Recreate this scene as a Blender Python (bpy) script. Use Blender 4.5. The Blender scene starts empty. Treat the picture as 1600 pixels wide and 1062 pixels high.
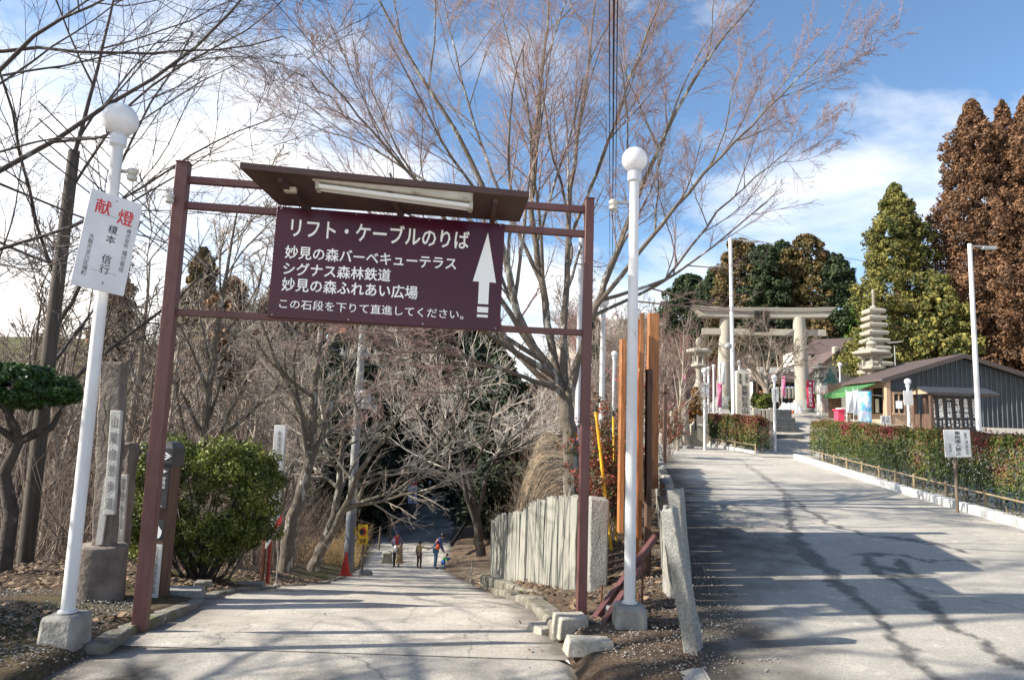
import bpy, bmesh, math, random
import numpy as np
from mathutils import Vector, Matrix

S = bpy.context.scene
COL = S.collection
R = math.radians

# ---------------------------------------------------------------- camera, sky, sun, exposure
F = 1067.0                      # focal length in photograph pixels (1600 wide)
CAMZ = 1.6
PITCH, ROLL = R(7.0), R(1.9)
cam = bpy.data.cameras.new('camera'); cam.sensor_width = 36.0; cam.lens = 36.0 * F / 1600.0
cam.clip_start = 0.05; cam.clip_end = 3000
camo = bpy.data.objects.new('camera', cam); COL.objects.link(camo)
CAMR = (Matrix.Rotation(math.pi / 2 + PITCH, 3, 'X') @ Matrix.Rotation(ROLL, 3, 'Z'))
camo.matrix_world = Matrix.Translation((0, 0, CAMZ)) @ CAMR.to_4x4()
S.camera = camo

SUN_EL, SUN_AZ = R(33.5), R(190.0)       # direction TO the sun, azimuth measured from +X
sdir = Vector((math.cos(SUN_EL) * math.cos(SUN_AZ), math.cos(SUN_EL) * math.sin(SUN_AZ), math.sin(SUN_EL)))
sl = bpy.data.lights.new('sun', 'SUN'); sl.energy = 5.0; sl.angle = R(0.53); sl.color = (1.0, 0.93, 0.82)
so = bpy.data.objects.new('sun', sl); COL.objects.link(so)
so.rotation_euler = (-sdir).to_track_quat('-Z', 'Y').to_euler()

w = bpy.data.worlds.new('World'); S.world = w; w.use_nodes = True
nt = w.node_tree; nt.nodes.clear()
N = nt.nodes.new; LK = nt.links.new
out = N('ShaderNodeOutputWorld'); bg = N('ShaderNodeBackground'); bg.inputs['Strength'].default_value = 0.092
sky = N('ShaderNodeTexSky'); sky.sky_type = 'NISHITA'; sky.sun_disc = False
sky.sun_elevation = SUN_EL
sky.sun_rotation = math.atan2(sdir.x, sdir.y)
sky.altitude = 600; sky.air_density = 1.0; sky.dust_density = 1.5; sky.ozone_density = 1.6
tc = N('ShaderNodeTexCoord'); mp = N('ShaderNodeMapping'); mp.inputs['Scale'].default_value = (1.0, 1.0, 1.9)
mp.inputs['Location'].default_value = (0.35, 0.2, 0.1)
n1 = N('ShaderNodeTexNoise'); n1.inputs['Scale'].default_value = 2.3; n1.inputs['Detail'].default_value = 9; n1.inputs['Roughness'].default_value = 0.56
n1.inputs['Distortion'].default_value = 0.25
LK(tc.outputs['Generated'], mp.inputs['Vector']); LK(mp.outputs['Vector'], n1.inputs['Vector'])
# more cloud to the left (-X) and low, clear to the right
sep = N('ShaderNodeSeparateXYZ'); LK(tc.outputs['Generated'], sep.inputs[0])
def M_(op, a, b, c=None, cl=False):
    m = N('ShaderNodeMath'); m.operation = op; m.use_clamp = cl
    for i, v in enumerate((a, b, c)):
        if v is None: continue
        if isinstance(v, (int, float)): m.inputs[i].default_value = v
        else: LK(v, m.inputs[i])
    return m.outputs[0]
bias = M_('MULTIPLY_ADD', sep.outputs['X'], -0.09, M_('MULTIPLY_ADD', sep.outputs['Z'], -0.55, 0.20))
v = M_('ADD', n1.outputs['Fac'], bias)
rmp = N('ShaderNodeValToRGB'); LK(v, rmp.inputs[0])
rmp.color_ramp.elements[0].position = 0.46; rmp.color_ramp.elements[0].color = (0, 0, 0, 1)
rmp.color_ramp.elements[1].position = 0.72; rmp.color_ramp.elements[1].color = (1, 1, 1, 1)
mix = N('ShaderNodeMixRGB'); LK(rmp.outputs[0], mix.inputs[0]); 
sat = N('ShaderNodeMixRGB'); sat.blend_type = 'MULTIPLY'; sat.inputs[0].default_value = 1; sat.inputs[2].default_value = (1.02, 1.18, 1.26, 1)
LK(sky.outputs[0], sat.inputs[1])
LK(sat.outputs[0], mix.inputs[1]); mix.inputs[2].default_value = (9.2, 8.8, 8.3, 1)
LK(mix.outputs[0], bg.inputs['Color']); LK(bg.outputs[0], out.inputs['Surface'])

S.view_settings.view_transform = 'Standard'; S.view_settings.look = 'None'
S.view_settings.gamma = 1.0; S.view_settings.exposure = 1.02
S.cycles.max_bounces = 5; S.cycles.diffuse_bounces = 3; S.cycles.glossy_bounces = 2
S.cycles.transparent_max_bounces = 4

# ---------------------------------------------------------------- measuring helpers
def ray(px, py):
    d = CAMR @ Vector(((px - 800) / F, -(py - 531) / F, -1.0))
    return d
def P(px, py, d):
    """world point seen at photograph pixel (px,py), at distance d in front of the camera (world Y)"""
    r = ray(px, py); k = d / r.y
    return Vector((r.x * k, d, CAMZ + r.z * k))

def ip(x, xs, ys): return float(np.interp(x, xs, ys))
def sm(t):
    t = np.clip(t, 0, 1); return t * t * (3 - 2 * t)
PCX = ([0, 5, 6, 8, 10, 15, 20, 32, 50, 65, 90], [-1.0, -1.1, -1.145, -1.42, -1.68, -2.18, -2.8, -4.6, -5.9, -6.3, -7])
PWX = ([0, 5, 6, 8, 10, 15, 20, 32, 50, 90], [1.8, 1.55, 1.5, 1.48, 1.53, 1.66, 1.68, 1.75, 3.0, 3.0])
PZX = ([-5, 0, 5.3, 7, 10, 15, 20, 26, 32, 40, 50, 60, 75, 90, 150], [0, 0, 0, -.2, -.85, -1.95, -2.9, -4.0, -5.05, -5.0, -4.6, -3.9, 0, 7, 14])
RLX = ([-8, 0, 4.4, 10.5, 14, 20, 30, 40], [.8, 1.0, 1.24, 2.5, 3.2, 4.2, 5.2, 5.6])
RRX = ([-8, 0, 9.8, 11.5, 14.1, 18.3, 22.8, 23.7, 30.5, 40], [7.0, 7.1, 7.35, 7.55, 7.9, 8.6, 9.35, 8.45, 7.9, 7.4])
def pcx(y): return np.interp(y, *PCX)
def pwx(y): return np.interp(y, *PWX)
def pz(y): return np.interp(y, *PZX)
def rl(y): return np.interp(y, *RLX)
def rr(y): return np.interp(y, *RRX)
def rz(y): return 0.035 * np.clip(y, 0, 27)
def H(x, y):
    """ground height (numpy)"""
    x = np.asarray(x, float); y = np.asarray(y, float)
    pl = pcx(y) - pwx(y); pr = pcx(y) + pwx(y); L = rl(y); Rr = rr(y); zp = pz(y); zr = rz(y)
    # left of the path
    u = pl - x
    verge = zp + (0.06 + sm((8 - y) / 4) * 0.04) * sm(u / .15) - .02 * (1 - sm(u / .1)) + (np.interp(y, [0, 6, 10, 16], [0, .05, .25, .2])) * sm(u / 1.5)
    valley = sm((u - 3.2) / 9) * np.interp(y, [0, 8, 30, 50], [2.0, 4.5, 3, 1])
    hill = sm((y - 42) / 60) * 5 * sm(u / 8) * (1 - .6 * sm((y - 70) / 30)) + sm((u - 30) / 60) * 2
    zl = verge - valley + hill
    # between path and road
    t = x - pr
    top = np.interp(y, [0, 5, 7, 9, 11, 14, 17, 24, 30, 40, 60, 90], [0, .04, .1, .15, .35, .95, 1.38, 1.5, 2.0, 3.0, 4.5, 7])
    low = zp + 0.08 * sm(t / .15) - .02 * (1 - sm(t / .1)) + 0.12 * np.clip(t, 0, 1)
    zm = low + (top - low) * sm((t - np.interp(y, [0, 9, 15, 30], [.1, .25, .12, 2.5])) / np.interp(y, [0, 9, 15, 30, 50], [1., 1.0, 1.1, 2.2, 5]))
    zm = zm - .08 * (1 - sm((y - 4.42) / .16))
    e = sm((x - (L - 1.3)) / 1.2)
    zmid = zm * (1 - e) + np.where(y < 34, zr - 0.02, top) * e
    # right of the road
    v = x - Rr
    plat = np.interp(y, [0, 20, 25.6, 26.6, 27.2, 40, 48, 62, 90], [.05, .0, .0, .5, .95, 2.0, 2.3, 3.2, 15])
    s = sm((x - 12.0) / 1.5) * sm((y - 20) / 3) * (1 - sm((y - 26) / 2)) * 1.0
    zright = zr - .02 + .04 * sm(v / .15) + np.maximum(plat, s) * sm(v / .3)
    zroad = np.where(y > 33, zr + sm((y - 33) / 6) * 2.0 + np.interp(y, [48, 60, 90], [0, 5, 14]), zr)
    z = np.where(x < pl, zl, np.where(x < pr, zp, np.where(x < L, zmid, np.where(x < Rr, zroad, zright))))
    return z
def h(x, y): return float(H(x, y))
def on(x, y, dz=0): return Vector((x, y, h(x, y) + dz))
def G(px, py, lo=3.0, hi=70.0):
    """first hit of the pixel ray with the ground"""
    r = ray(px, py); d = lo
    while d < hi:
        k = d / r.y; z = CAMZ + r.z * k; x = r.x * k
        if z <= h(x, d): break
        d += 0.02
    return Vector((r.x * d / r.y, d, h(r.x * d / r.y, d)))

# ---------------------------------------------------------------- materials
MATS = {}
def mat(name, c1, c2=None, scale=6.0, rough=0.8, bump=0.0, bscale=None, detail=6, metal=0.0, spec=0.4,
        stretch=(1, 1, 1), attr=None, lo=0.35, hi=0.65, coord='Object', trans=0.0, spots=None):
    """base colour c1..c2 mixed by noise (or by a per-leaf attribute), optional bump and stains"""
    if name in MATS: return MATS[name]
    m = bpy.data.materials.new(name); m.use_nodes = True; t = m.node_tree; n = t.nodes; l = t.links
    b = n['Principled BSDF']; b.inputs['Roughness'].default_value = rough; b.inputs['Metallic'].default_value = metal
    b.inputs['Specular IOR Level'].default_value = spec
    c2 = c2 or c1
    co = n.new('ShaderNodeTexCoord'); mpn = n.new('ShaderNodeMapping'); mpn.inputs['Scale'].default_value = stretch
    l.new(co.outputs[coord], mpn.inputs[0])
    ns = n.new('ShaderNodeTexNoise'); ns.inputs['Scale'].default_value = scale; ns.inputs['Detail'].default_value = detail
    ns.inputs['Roughness'].default_value = 0.6
    l.new(mpn.outputs[0], ns.inputs['Vector'])
    rp = n.new('ShaderNodeValToRGB'); e = rp.color_ramp.elements
    e[0].position = lo; e[0].color = (*c1, 1); e[1].position = hi; e[1].color = (*c2, 1)
    if attr:
        at = n.new('ShaderNodeAttribute'); at.attribute_name = attr
        mx = n.new('ShaderNodeMath'); mx.operation = 'MULTIPLY_ADD'; l.new(ns.outputs['Fac'], mx.inputs[0]); mx.inputs[1].default_value = 0.5
        sb = n.new('ShaderNodeMath'); sb.operation = 'SUBTRACT'; l.new(at.outputs['Fac'], sb.inputs[0]); sb.inputs[1].default_value = 0.25
        l.new(sb.outputs[0], mx.inputs[2]); l.new(mx.outputs[0], rp.inputs[0])
    else: l.new(ns.outputs['Fac'], rp.inputs[0])
    col = rp.outputs[0]
    if spots:
        sc, thr, wd, cc = spots
        n2 = n.new('ShaderNodeTexNoise'); n2.inputs['Scale'].default_value = sc; n2.inputs['Detail'].default_value = 8; n2.inputs['Roughness'].default_value = 0.65
        l.new(mpn.outputs[0], n2.inputs['Vector'])
        r2 = n.new('ShaderNodeValToRGB'); r2.color_ramp.elements[0].position = thr; r2.color_ramp.elements[1].position = thr + wd
        l.new(n2.outputs['Fac'], r2.inputs[0])
        mm = n.new('ShaderNodeMixRGB'); l.new(r2.outputs[0], mm.inputs[0]); l.new(col, mm.inputs[1]); mm.inputs[2].default_value = (*cc, 1)
        col = mm.outputs[0]
    l.new(col, b.inputs['Base Color'])
    if trans:
        b.inputs['Subsurface Weight'].default_value = 0.0
        tr = n.new('ShaderNodeBsdfTranslucent'); ms = n.new('ShaderNodeMixShader'); ms.inputs[0].default_value = trans
        l.new(col, tr.inputs['Color']); l.new(b.outputs[0], ms.inputs[1]); l.new(tr.outputs[0], ms.inputs[2])
        l.new(ms.outputs[0], n['Material Output'].inputs['Surface'])
    if bump:
        nb = n.new('ShaderNodeTexNoise'); nb.inputs['Scale'].default_value = bscale or scale * 4; nb.inputs['Detail'].default_value = 8
        l.new(mpn.outputs[0], nb.inputs['Vector'])
        bp = n.new('ShaderNodeBump'); bp.inputs['Strength'].default_value = min(1, bump); bp.inputs['Distance'].default_value = 0.02 * max(1, bump)
        l.new(nb.outputs['Fac'], bp.inputs['Height']); l.new(bp.outputs[0], b.inputs['Normal'])
    MATS[name] = m; return m

white_paint = mat('white_paint', (.70, .70, .70), (.50, .50, .49), 4, .45, .08, 30, stretch=(1, 1, .22), spots=(7, .635, .03, (.27, .18, .11)))
grey_paint = mat('grey_paint', (.50, .52, .55), (.62, .63, .66), 3, .35, .04, 30, spots=(9, .68, .03, (.25, .18, .12)))
globe_m = mat('globe_acrylic', (.85, .84, .84), (.80, .79, .80), 2, .25, spec=.5, trans=.25)
brown_steel = mat('brown_steel', (.105, .042, .040), (.135, .060, .055), 5, .5, .1, 40, stretch=(1, 1, .3), spots=(14, .69, .03, (.22, .13, .10)))
rust = mat('rust', (.16, .06, .03), (.08, .035, .025), 12, .85, .3)
maroon = mat('maroon_panel', (.048, .005, .018), (.060, .007, .022), 2, .2, spec=.35)
letter_white = mat('white_lettering', (.86, .86, .84), None, rough=.5)
letter_black = mat('black_lettering', (.03, .03, .035), (.06, .06, .06), 30, .7)
letter_red = mat('red_lettering', (.62, .04, .05), None, rough=.6)
roof_brown = mat('roof_brown_metal', (.055, .030, .026), (.085, .045, .036), 5, .55, .1)
galv = mat('galvanised', (.42, .42, .40), (.28, .28, .27), 9, .5, .1, metal=.3)
ceramic = mat('ceramic', (.55, .54, .48), (.4, .38, .33), 8, .4)
concrete = mat('concrete', (.33, .32, .29), (.20, .19, .17), 5, .9, .5, 30, spots=(3, .55, .12, (.13, .12, .10)))
old_conc = mat('old_concrete', (.235, .20, .17), (.12, .10, .085), 4, .95, .8, 22, spots=(2.2, .60, .08, (.40, .39, .36)))
moss_conc = mat('mossy_concrete', (.26, .24, .20), (.12, .11, .08), 6, .95, .8, 25, spots=(3.2, .58, .08, (.10, .12, .03)))
granite = mat('granite', (.31, .305, .28), (.17, .17, .16), 60, .85, .25, 60, detail=3, spots=(3, .58, .10, (.16, .16, .14)))
granite_l = mat('pale_granite', (.42, .385, .32), (.28, .255, .205), 30, .85, .3, 60, spots=(1.6, .58, .14, (.24, .22, .18)))
lichen_wood = mat('weathered_picket', (.31, .30, .26), (.20, .20, .17), 5, .95, .3, 20, stretch=(2.5, 2.5, .5), spots=(3, .60, .10, (.17, .20, .13)))
orange_wood = mat('orange_timber', (.44, .19, .07), (.28, .115, .04), 6, .55, .3, 20, stretch=(6, 6, .5))
log_wood = mat('stained_log', (.46, .17, .05), (.30, .10, .03), 6, .5, .3, 20, stretch=(4, 4, .5), spots=(8, .64, .02, (.7, .6, .45)))
dark_wood = mat('dark_timber', (.13, .075, .05), (.07, .04, .03), 6, .75, .3, 20, stretch=(6, 6, .5))
old_wood = mat('grey_timber', (.20, .16, .12), (.11, .085, .06), 5, .9, .4, 20, stretch=(6, 6, .6))
pole_wood = mat('utility_pole_wood', (.105, .09, .075), (.06, .05, .042), 5, .9, .4, 25, stretch=(5, 5, .4))
bamboo = mat('bamboo', (.36, .28, .17), (.24, .18, .11), 7, .55, .1, stretch=(1, 1, 3))
yellow_p = mat('yellow_plastic', (.80, .52, .03), (.62, .40, .04), 5, .5)
bark = mat('grey_bark', (.17, .14, .11), (.07, .06, .048), 6, .95, .9, 25, stretch=(1, 1, .4), spots=(6, .555, .04, (.33, .32, .28)))
bark_pale = mat('pale_bark', (.34, .29, .23), (.22, .18, .145), 6, .9, .5, 25, stretch=(1, 1, .5))
twig_pink = mat('maple_twig', (.33, .225, .20), (.24, .165, .145), 4, .8)
twig_grey = mat('grey_twig', (.44, .385, .32), (.26, .22, .18), 3, .9)
twig_brown = mat('brown_twig', (.25, .195, .155), (.13, .10, .08), 2, .9)
twig_dark = mat('dark_twig', (.105, .085, .08), (.06, .05, .048), 4, .9)
bark_dark = mat('dark_bark', (.09, .075, .065), (.05, .042, .038), 6, .95, .8, 25, spots=(5, .60, .05, (.19, .19, .17)))
twig_rose = mat('rosy_twig', (.34, .19, .17), (.25, .14, .13), 2, .9)
plaster = mat('plaster', (.66, .63, .57), (.55, .53, .48), 3, .9)
tile_roof = mat('tile_roof', (.15, .10, .09), (.09, .07, .065), 8, .7, .4)
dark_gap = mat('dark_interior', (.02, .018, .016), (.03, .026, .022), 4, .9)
blk = mat('black_metal', (.03, .03, .035), (.045, .045, .05), 8, .45)
iron = mat('wire_rubber', (.02, .02, .025), None, rough=.6)

# ---------------------------------------------------------------- mesh helpers
class MB:
    def __init__(s): s.v = []; s.f = []; s.n = 0
    def add(s, vs, fs):
        s.v.extend([tuple(p) for p in vs]); s.f.extend([tuple(i + s.n for i in f) for f in fs]); s.n = len(s.v); return s
    def box(s, c, size, rz_=0.0, mx=None):
        hx, hy, hz = [q / 2 for q in size]
        vs = [Vector((x, y, z)) for z in (-hz, hz) for y in (-hy, hy) for x in (-hx, hx)]
        rot = mx if mx is not None else Matrix.Rotation(rz_, 3, 'Z')
        vs = [rot @ q + Vector(c) for q in vs]
        return s.add(vs, [(0, 2, 3, 1), (4, 5, 7, 6), (0, 1, 5, 4), (2, 6, 7, 3), (0, 4, 6, 2), (1, 3, 7, 5)])
    def hexa(s, b4, t4):
        """solid from 4 bottom and 4 top points (same winding)"""
        return s.add(list(b4) + list(t4), [(3, 2, 1, 0), (4, 5, 6, 7), (0, 1, 5, 4), (1, 2, 6, 5), (2, 3, 7, 6), (3, 0, 4, 7)])
    def bar(s, a, b, wx, wy=None, up=(0, 0, 1)):
        a = Vector(a); b = Vector(b); t = (b - a).normalized(); wy = wy or wx
        u = t.cross(Vector(up))
        if u.length < 1e-4: u = t.cross(Vector((0, 1, 0)))
        u.normalize(); q = u.cross(t)
        c = [(-1, -1), (1, -1), (1, 1), (-1, 1)]
        return s.hexa([a + u * wx / 2 * i + q * wy / 2 * j for i, j in c], [b + u * wx / 2 * i + q * wy / 2 * j for i, j in c])
    def tube(s, pts, rads, n=8, cap=True):
        pts = [Vector(p) for p in pts]
        if isinstance(rads, (int, float)): rads = [rads] * len(pts)
        base = s.n; rings = []
        ref = Vector((0, 0, 1)) if abs((pts[-1] - pts[0]).normalized().z) < .9 else Vector((1, 0, 0))
        vs = []
        for i, p in enumerate(pts):
            t = (pts[min(i + 1, len(pts) - 1)] - pts[max(i - 1, 0)]).normalized()
            u = t.cross(ref).normalized(); q = u.cross(t)
            for k in range(n):
                a = 2 * math.pi * k / n; vs.append(p + (u * math.cos(a) + q * math.sin(a)) * rads[i])
        fs = []
        for i in range(len(pts) - 1):
            for k in range(n):
                a = i * n + k; b = i * n + (k + 1) % n; fs.append((a, a + n, b + n, b))
        if cap: fs.append(tuple(range(n))); fs.append(tuple(reversed(range((len(pts) - 1) * n, len(pts) * n))))
        return s.add(vs, fs)
    def lathe(s, c, prof, n=16, sq=False):
        """prof: list of (r,z)"""
        c = Vector(c); vs = []; off = math.pi / n if sq else 0
        for r, z in prof:
            for k in range(n):
                a = 2 * math.pi * k / n + off; vs.append(c + Vector((math.cos(a) * r, math.sin(a) * r, z)))
        fs = []
        for i in range(len(prof) - 1):
            for k in range(n):
                a = i * n + k; b = i * n + (k + 1) % n; fs.append((a, b, b + n, a + n))
        fs.append(tuple(reversed(range(n)))); fs.append(tuple(range((len(prof) - 1) * n, len(prof) * n)))
        return s.add(vs, fs)
    def sphere(s, c, r, nu=20, nv=12, sz=1.0):
        return s.lathe(c, [(max(r * math.sin(math.pi * i / nv), r * .01), -r * sz * math.cos(math.pi * i / nv)) for i in range(nv + 1)], nu)
    def build(s, name, m, parent=None, smooth=40, bevel=0, attr=None):
        me = bpy.data.meshes.new(name); me.from_pydata(s.v, [], s.f); me.materials.append(m); me.update()
        if smooth:
            me.shade_smooth(); me.set_sharp_from_angle(angle=R(smooth))
        o = bpy.data.objects.new(name, me); COL.objects.link(o)
        if parent is not None: setpar(o, parent)
        if bevel:
            b = o.modifiers.new('bevel', 'BEVEL'); b.width = bevel; b.segments = 2; b.limit_method = 'ANGLE'; b.angle_limit = R(40)
        return o

def setpar(o, p):
    """parent keeping world placement (parents are only ever translated/rotated empties or origin meshes)"""
    o.parent = p; KIDS.setdefault(p.name, []).append(o)
    o.matrix_parent_inverse = wm(p).inverted()
def wm(o):
    m = o.matrix_basis.copy()
    if o.parent is not None: m = wm(o.parent) @ o.matrix_parent_inverse @ m
    return m
def thing(name, label, cat, loc, group=None):
    o = bpy.data.objects.new(name, None); COL.objects.link(o); o.location = loc; o.empty_display_size = .2
    o['label'] = label; o['category'] = cat
    if group: o['group'] = group
    return o
def tag(o, label, cat, group=None, kind=None):
    if label: o['label'] = label
    if cat: o['category'] = cat
    if group: o['group'] = group
    if kind: o['kind'] = kind
    return o
def struct(o, kind='structure'): o['kind'] = kind; return o
KIDS = {}
def kids(o): return KIDS.get(o.name, [])
def copy_tree(o, parent=None):
    c = o.copy(); COL.objects.link(c)
    if parent is not None:
        c.parent = parent; KIDS.setdefault(parent.name, []).append(c)
    for ch in kids(o): copy_tree(ch, c)
    return c

def npmesh(name, verts, faces, m, parent=None, attr=None, smooth=False, kind=None):
    """fast mesh from numpy arrays; faces (M,3) or (M,4)"""
    me = bpy.data.meshes.new(name); nv = len(verts); nf, k = faces.shape
    me.vertices.add(nv); me.vertices.foreach_set('co', np.ascontiguousarray(verts, dtype=np.float32).ravel())
    me.loops.add(nf * k); me.loops.foreach_set('vertex_index', np.ascontiguousarray(faces, dtype=np.int32).ravel())
    me.polygons.add(nf); me.polygons.foreach_set('loop_start', np.arange(0, nf * k, k, dtype=np.int32))
    me.polygons.foreach_set('loop_total', np.full(nf, k, dtype=np.int32))
    me.update(calc_edges=True)
    if smooth: me.shade_smooth()
    if attr:
        for an, av in attr.items():
            a = me.attributes.new(an, 'FLOAT', 'POINT'); a.data.foreach_set('value', np.ascontiguousarray(av, dtype=np.float32))
    for mm in (m if isinstance(m, (list, tuple)) else [m]): me.materials.append(mm)
    o = bpy.data.objects.new(name, me); COL.objects.link(o)
    if parent is not None: setpar(o, parent)
    if kind: o['kind'] = kind
    return o

DG = None
def text_mesh(body, bold=0.0, vertical=False, spacing=1.0, lspace=1.0):
    c = bpy.data.curves.new('lettering', 'FONT')
    c.body = '\n'.join(body) if vertical else body
    c.size = 1.0; c.offset = bold; c.resolution_u = 2; c.space_character = spacing; c.space_line = lspace
    c.align_x = 'CENTER' if vertical else 'LEFT'
    o = bpy.data.objects.new('lettering_src', c); COL.objects.link(o)
    dg = bpy.context.evaluated_depsgraph_get(); me = bpy.data.meshes.new_from_object(o.evaluated_get(dg))
    bpy.data.objects.remove(o); bpy.data.curves.remove(c)
    a = np.empty(len(me.vertices) * 3); me.vertices.foreach_get('co', a); a = a.reshape(-1, 3)
    return me, a
class Plane:
    """a flat rectangle given by three photograph corners and their distances; (u,v) run 0..1 from the top-left"""
    def __init__(s, tl, tr, bl, d0=None, d1=None, pts=None):
        if pts: s.o, a, b = [Vector(q) for q in pts]
        else: s.o = P(*tl, d0); a = P(*tr, d1); b = P(*bl, d0)
        s.X = a - s.o; s.w = s.X.length; x = s.X.normalized(); y = (b - s.o); y = y - x * y.dot(x); s.h = y.length
        s.x = x; s.y = y.normalized(); s.nrm = s.y.cross(s.x).normalized()
        if s.nrm.dot(s.o - Vector((0, 0, CAMZ))) > 0: s.nrm = -s.nrm
    def at(s, u, v, n=0): return s.o + s.x * s.w * u + s.y * s.h * v + s.nrm * n
    def slab(s, mb, u0, v0, u1, v1, n0, n1):
        c = [(u0, v1), (u1, v1), (u1, v0), (u0, v0)]
        return mb.hexa([s.at(u, v, n0) for u, v in c], [s.at(u, v, n1) for u, v in c])
    def text(s, body, u0, v0, u1, v1, m, parent, bold=0.0, vertical=False, n=0.004, name='lettering', lspace=1.0):
        me, a = text_mesh(body, 0, vertical, lspace=lspace)
        mn, mxx = a.min(0), a.max(0); sx = (u1 - u0) / max(1e-6, mxx[0] - mn[0]); sy = (v1 - v0) / max(1e-6, mxx[1] - mn[1])
        U = u0 + (a[:, 0] - mn[0]) * sx; V = v1 - (a[:, 1] - mn[1]) * sy
        W = np.array(s.at(0, 0, n))[None] + np.outer(U * s.w, np.array(s.x)) + np.outer(V * s.h, np.array(s.y))
        if bold:    # heavier strokes: the outline repeated with small shifts
            e = bold * .62 * (v1 - v0) * s.h / max(1e-6, mxx[1] - mn[1]) * (1 if not vertical else 1)
            fs = [tuple(p.vertices) for p in me.polygons]; vv = []; ff = []
            for k, (i, j) in enumerate(((0, 0), (1, 0), (-1, 0), (0, 1), (0, -1), (.7, .7), (-.7, .7), (.7, -.7), (-.7, -.7))):
                o_ = (np.array(s.x) * i + np.array(s.y) * j) * e + np.array(s.nrm) * .00006 * k
                ff += [tuple(q + len(W) * k for q in f) for f in fs]; vv.append(W + o_)
            me = bpy.data.meshes.new(name); me.from_pydata(np.concatenate(vv).tolist(), [], ff)
        else: me.vertices.foreach_set('co', W.astype(np.float32).ravel())
        me.materials.clear(); me.materials.append(m); me.update()
        o = bpy.data.objects.new(name, me); COL.objects.link(o)
        if parent is not None: setpar(o, parent)
        return o
# ================================================================= THE SETTING
rng = np.random.default_rng(5)
def vnoise(x, y, s, seed=0):
    """cheap value noise, numpy"""
    x = np.asarray(x) * s + seed * 17.3; y = np.asarray(y) * s + seed * 9.1
    xi = np.floor(x); yi = np.floor(y); fx = x - xi; fy = y - yi; fx = fx * fx * (3 - 2 * fx); fy = fy * fy * (3 - 2 * fy)
    def hs(a, b): q = np.sin(a * 127.1 + b * 311.7 + seed * 3.1) * 43758.5453; return q - np.floor(q)
    return (hs(xi, yi) * (1 - fx) + hs(xi + 1, yi) * fx) * (1 - fy) + (hs(xi, yi + 1) * (1 - fx) + hs(xi + 1, yi + 1) * fx) * fy
def fbm(x, y, s, seed=0): return (vnoise(x, y, s, seed) * .55 + vnoise(x, y, s * 2.3, seed + 1) * .28 + vnoise(x, y, s * 5.1, seed + 2) * .17) - .5

def grid(name, xs2, ys, zf, m, attrs=None, kind='structure'):
    """xs2: (len(ys), nx) x positions for each y row"""
    ny, nx = xs2.shape; Y = np.repeat(ys[:, None], nx, 1); Z = zf(xs2, Y)
    vs = np.stack([xs2, Y, Z], -1).reshape(-1, 3); i = np.arange(ny - 1)[:, None] * nx + np.arange(nx - 1)[None]
    f = np.stack([i, i + 1, i + nx + 1, i + nx], -1).reshape(-1, 4)
    at = {k: fn(xs2, Y).ravel() for k, fn in (attrs or {}).items()}
    return npmesh(name, vs, f, m, attr=at, smooth=True, kind=kind)

def ground_material():
    m = bpy.data.materials.new('leafy_ground'); m.use_nodes = True; t = m.node_tree; n = t.nodes; l = t.links; b = n['Principled BSDF']
    b.inputs['Roughness'].default_value = .95; b.inputs['Specular IOR Level'].default_value = .15
    co = n.new('ShaderNodeTexCoord')
    def noise(s, d=8, r=.6):
        q = n.new('ShaderNodeTexNoise'); q.inputs['Scale'].default_value = s; q.inputs['Detail'].default_value = d; q.inputs['Roughness'].default_value = r
        l.new(co.outputs['Object'], q.inputs['Vector']); return q.outputs['Fac']
    def ramp(f, els):
        r = n.new('ShaderNodeValToRGB'); e = r.color_ramp.elements
        e[0].position, e[0].color = els[0][0], (*els[0][1], 1); e[1].position, e[1].color = els[-1][0], (*els[-1][1], 1)
        for p, c in els[1:-1]: q = e.new(p); q.color = (*c, 1)
        l.new(f, r.inputs[0]); return r.outputs[0]
    def mixc(f, a, c):
        r = n.new('ShaderNodeMixRGB'); l.new(f, r.inputs[0]); l.new(a, r.inputs[1]); l.new(c, r.inputs[2]); return r.outputs[0]
    soil = ramp(noise(14, 10, .7), [(.32, (.045, .034, .026)), (.5, (.12, .085, .06)), (.68, (.23, .175, .125))])
    litter = ramp(noise(55, 4, .7), [(.36, (.08, .05, .033)), (.5, (.18, .125, .085)), (.66, (.32, .245, .17))])
    mossy = ramp(noise(30), [(.35, (.04, .045, .015)), (.65, (.13, .14, .045))])
    straw = ramp(noise(20), [(.35, (.20, .15, .10)), (.65, (.36, .28, .19))])
    a1 = n.new('ShaderNodeAttribute'); a1.attribute_name = 'moss_tone'; a2 = n.new('ShaderNodeAttribute'); a2.attribute_name = 'straw'
    c = mixc(ramp(noise(3.1), [(.4, (0, 0, 0)), (.6, (1, 1, 1))]), soil, litter)
    c = mixc(a1.outputs['Fac'], c, mossy); c = mixc(a2.outputs['Fac'], c, straw)
    l.new(c, b.inputs['Base Color'])
    bp = n.new('ShaderNodeBump'); bp.inputs['Distance'].default_value = .06; bp.inputs['Strength'].default_value = .9
    l.new(noise(38, 8, .75), bp.inputs['Height']); l.new(bp.outputs[0], b.inputs['Normal'])
    return m
GM = ground_material()
def a_moss_tone(x, y):
    pl = pcx(y) - pwx(y); near = np.exp(-((pl - .7 - x) / .7) ** 2)
    return np.clip(near * 1.1 * (fbm(x, y, 1.2, 4) + .75) - .25 + (vnoise(x, y, .9, 8) > .82) * .3, 0, .85) + sm((y - 40) / 12) * .8  # greenish patches near the path, plus an overall darker tone far off
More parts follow.
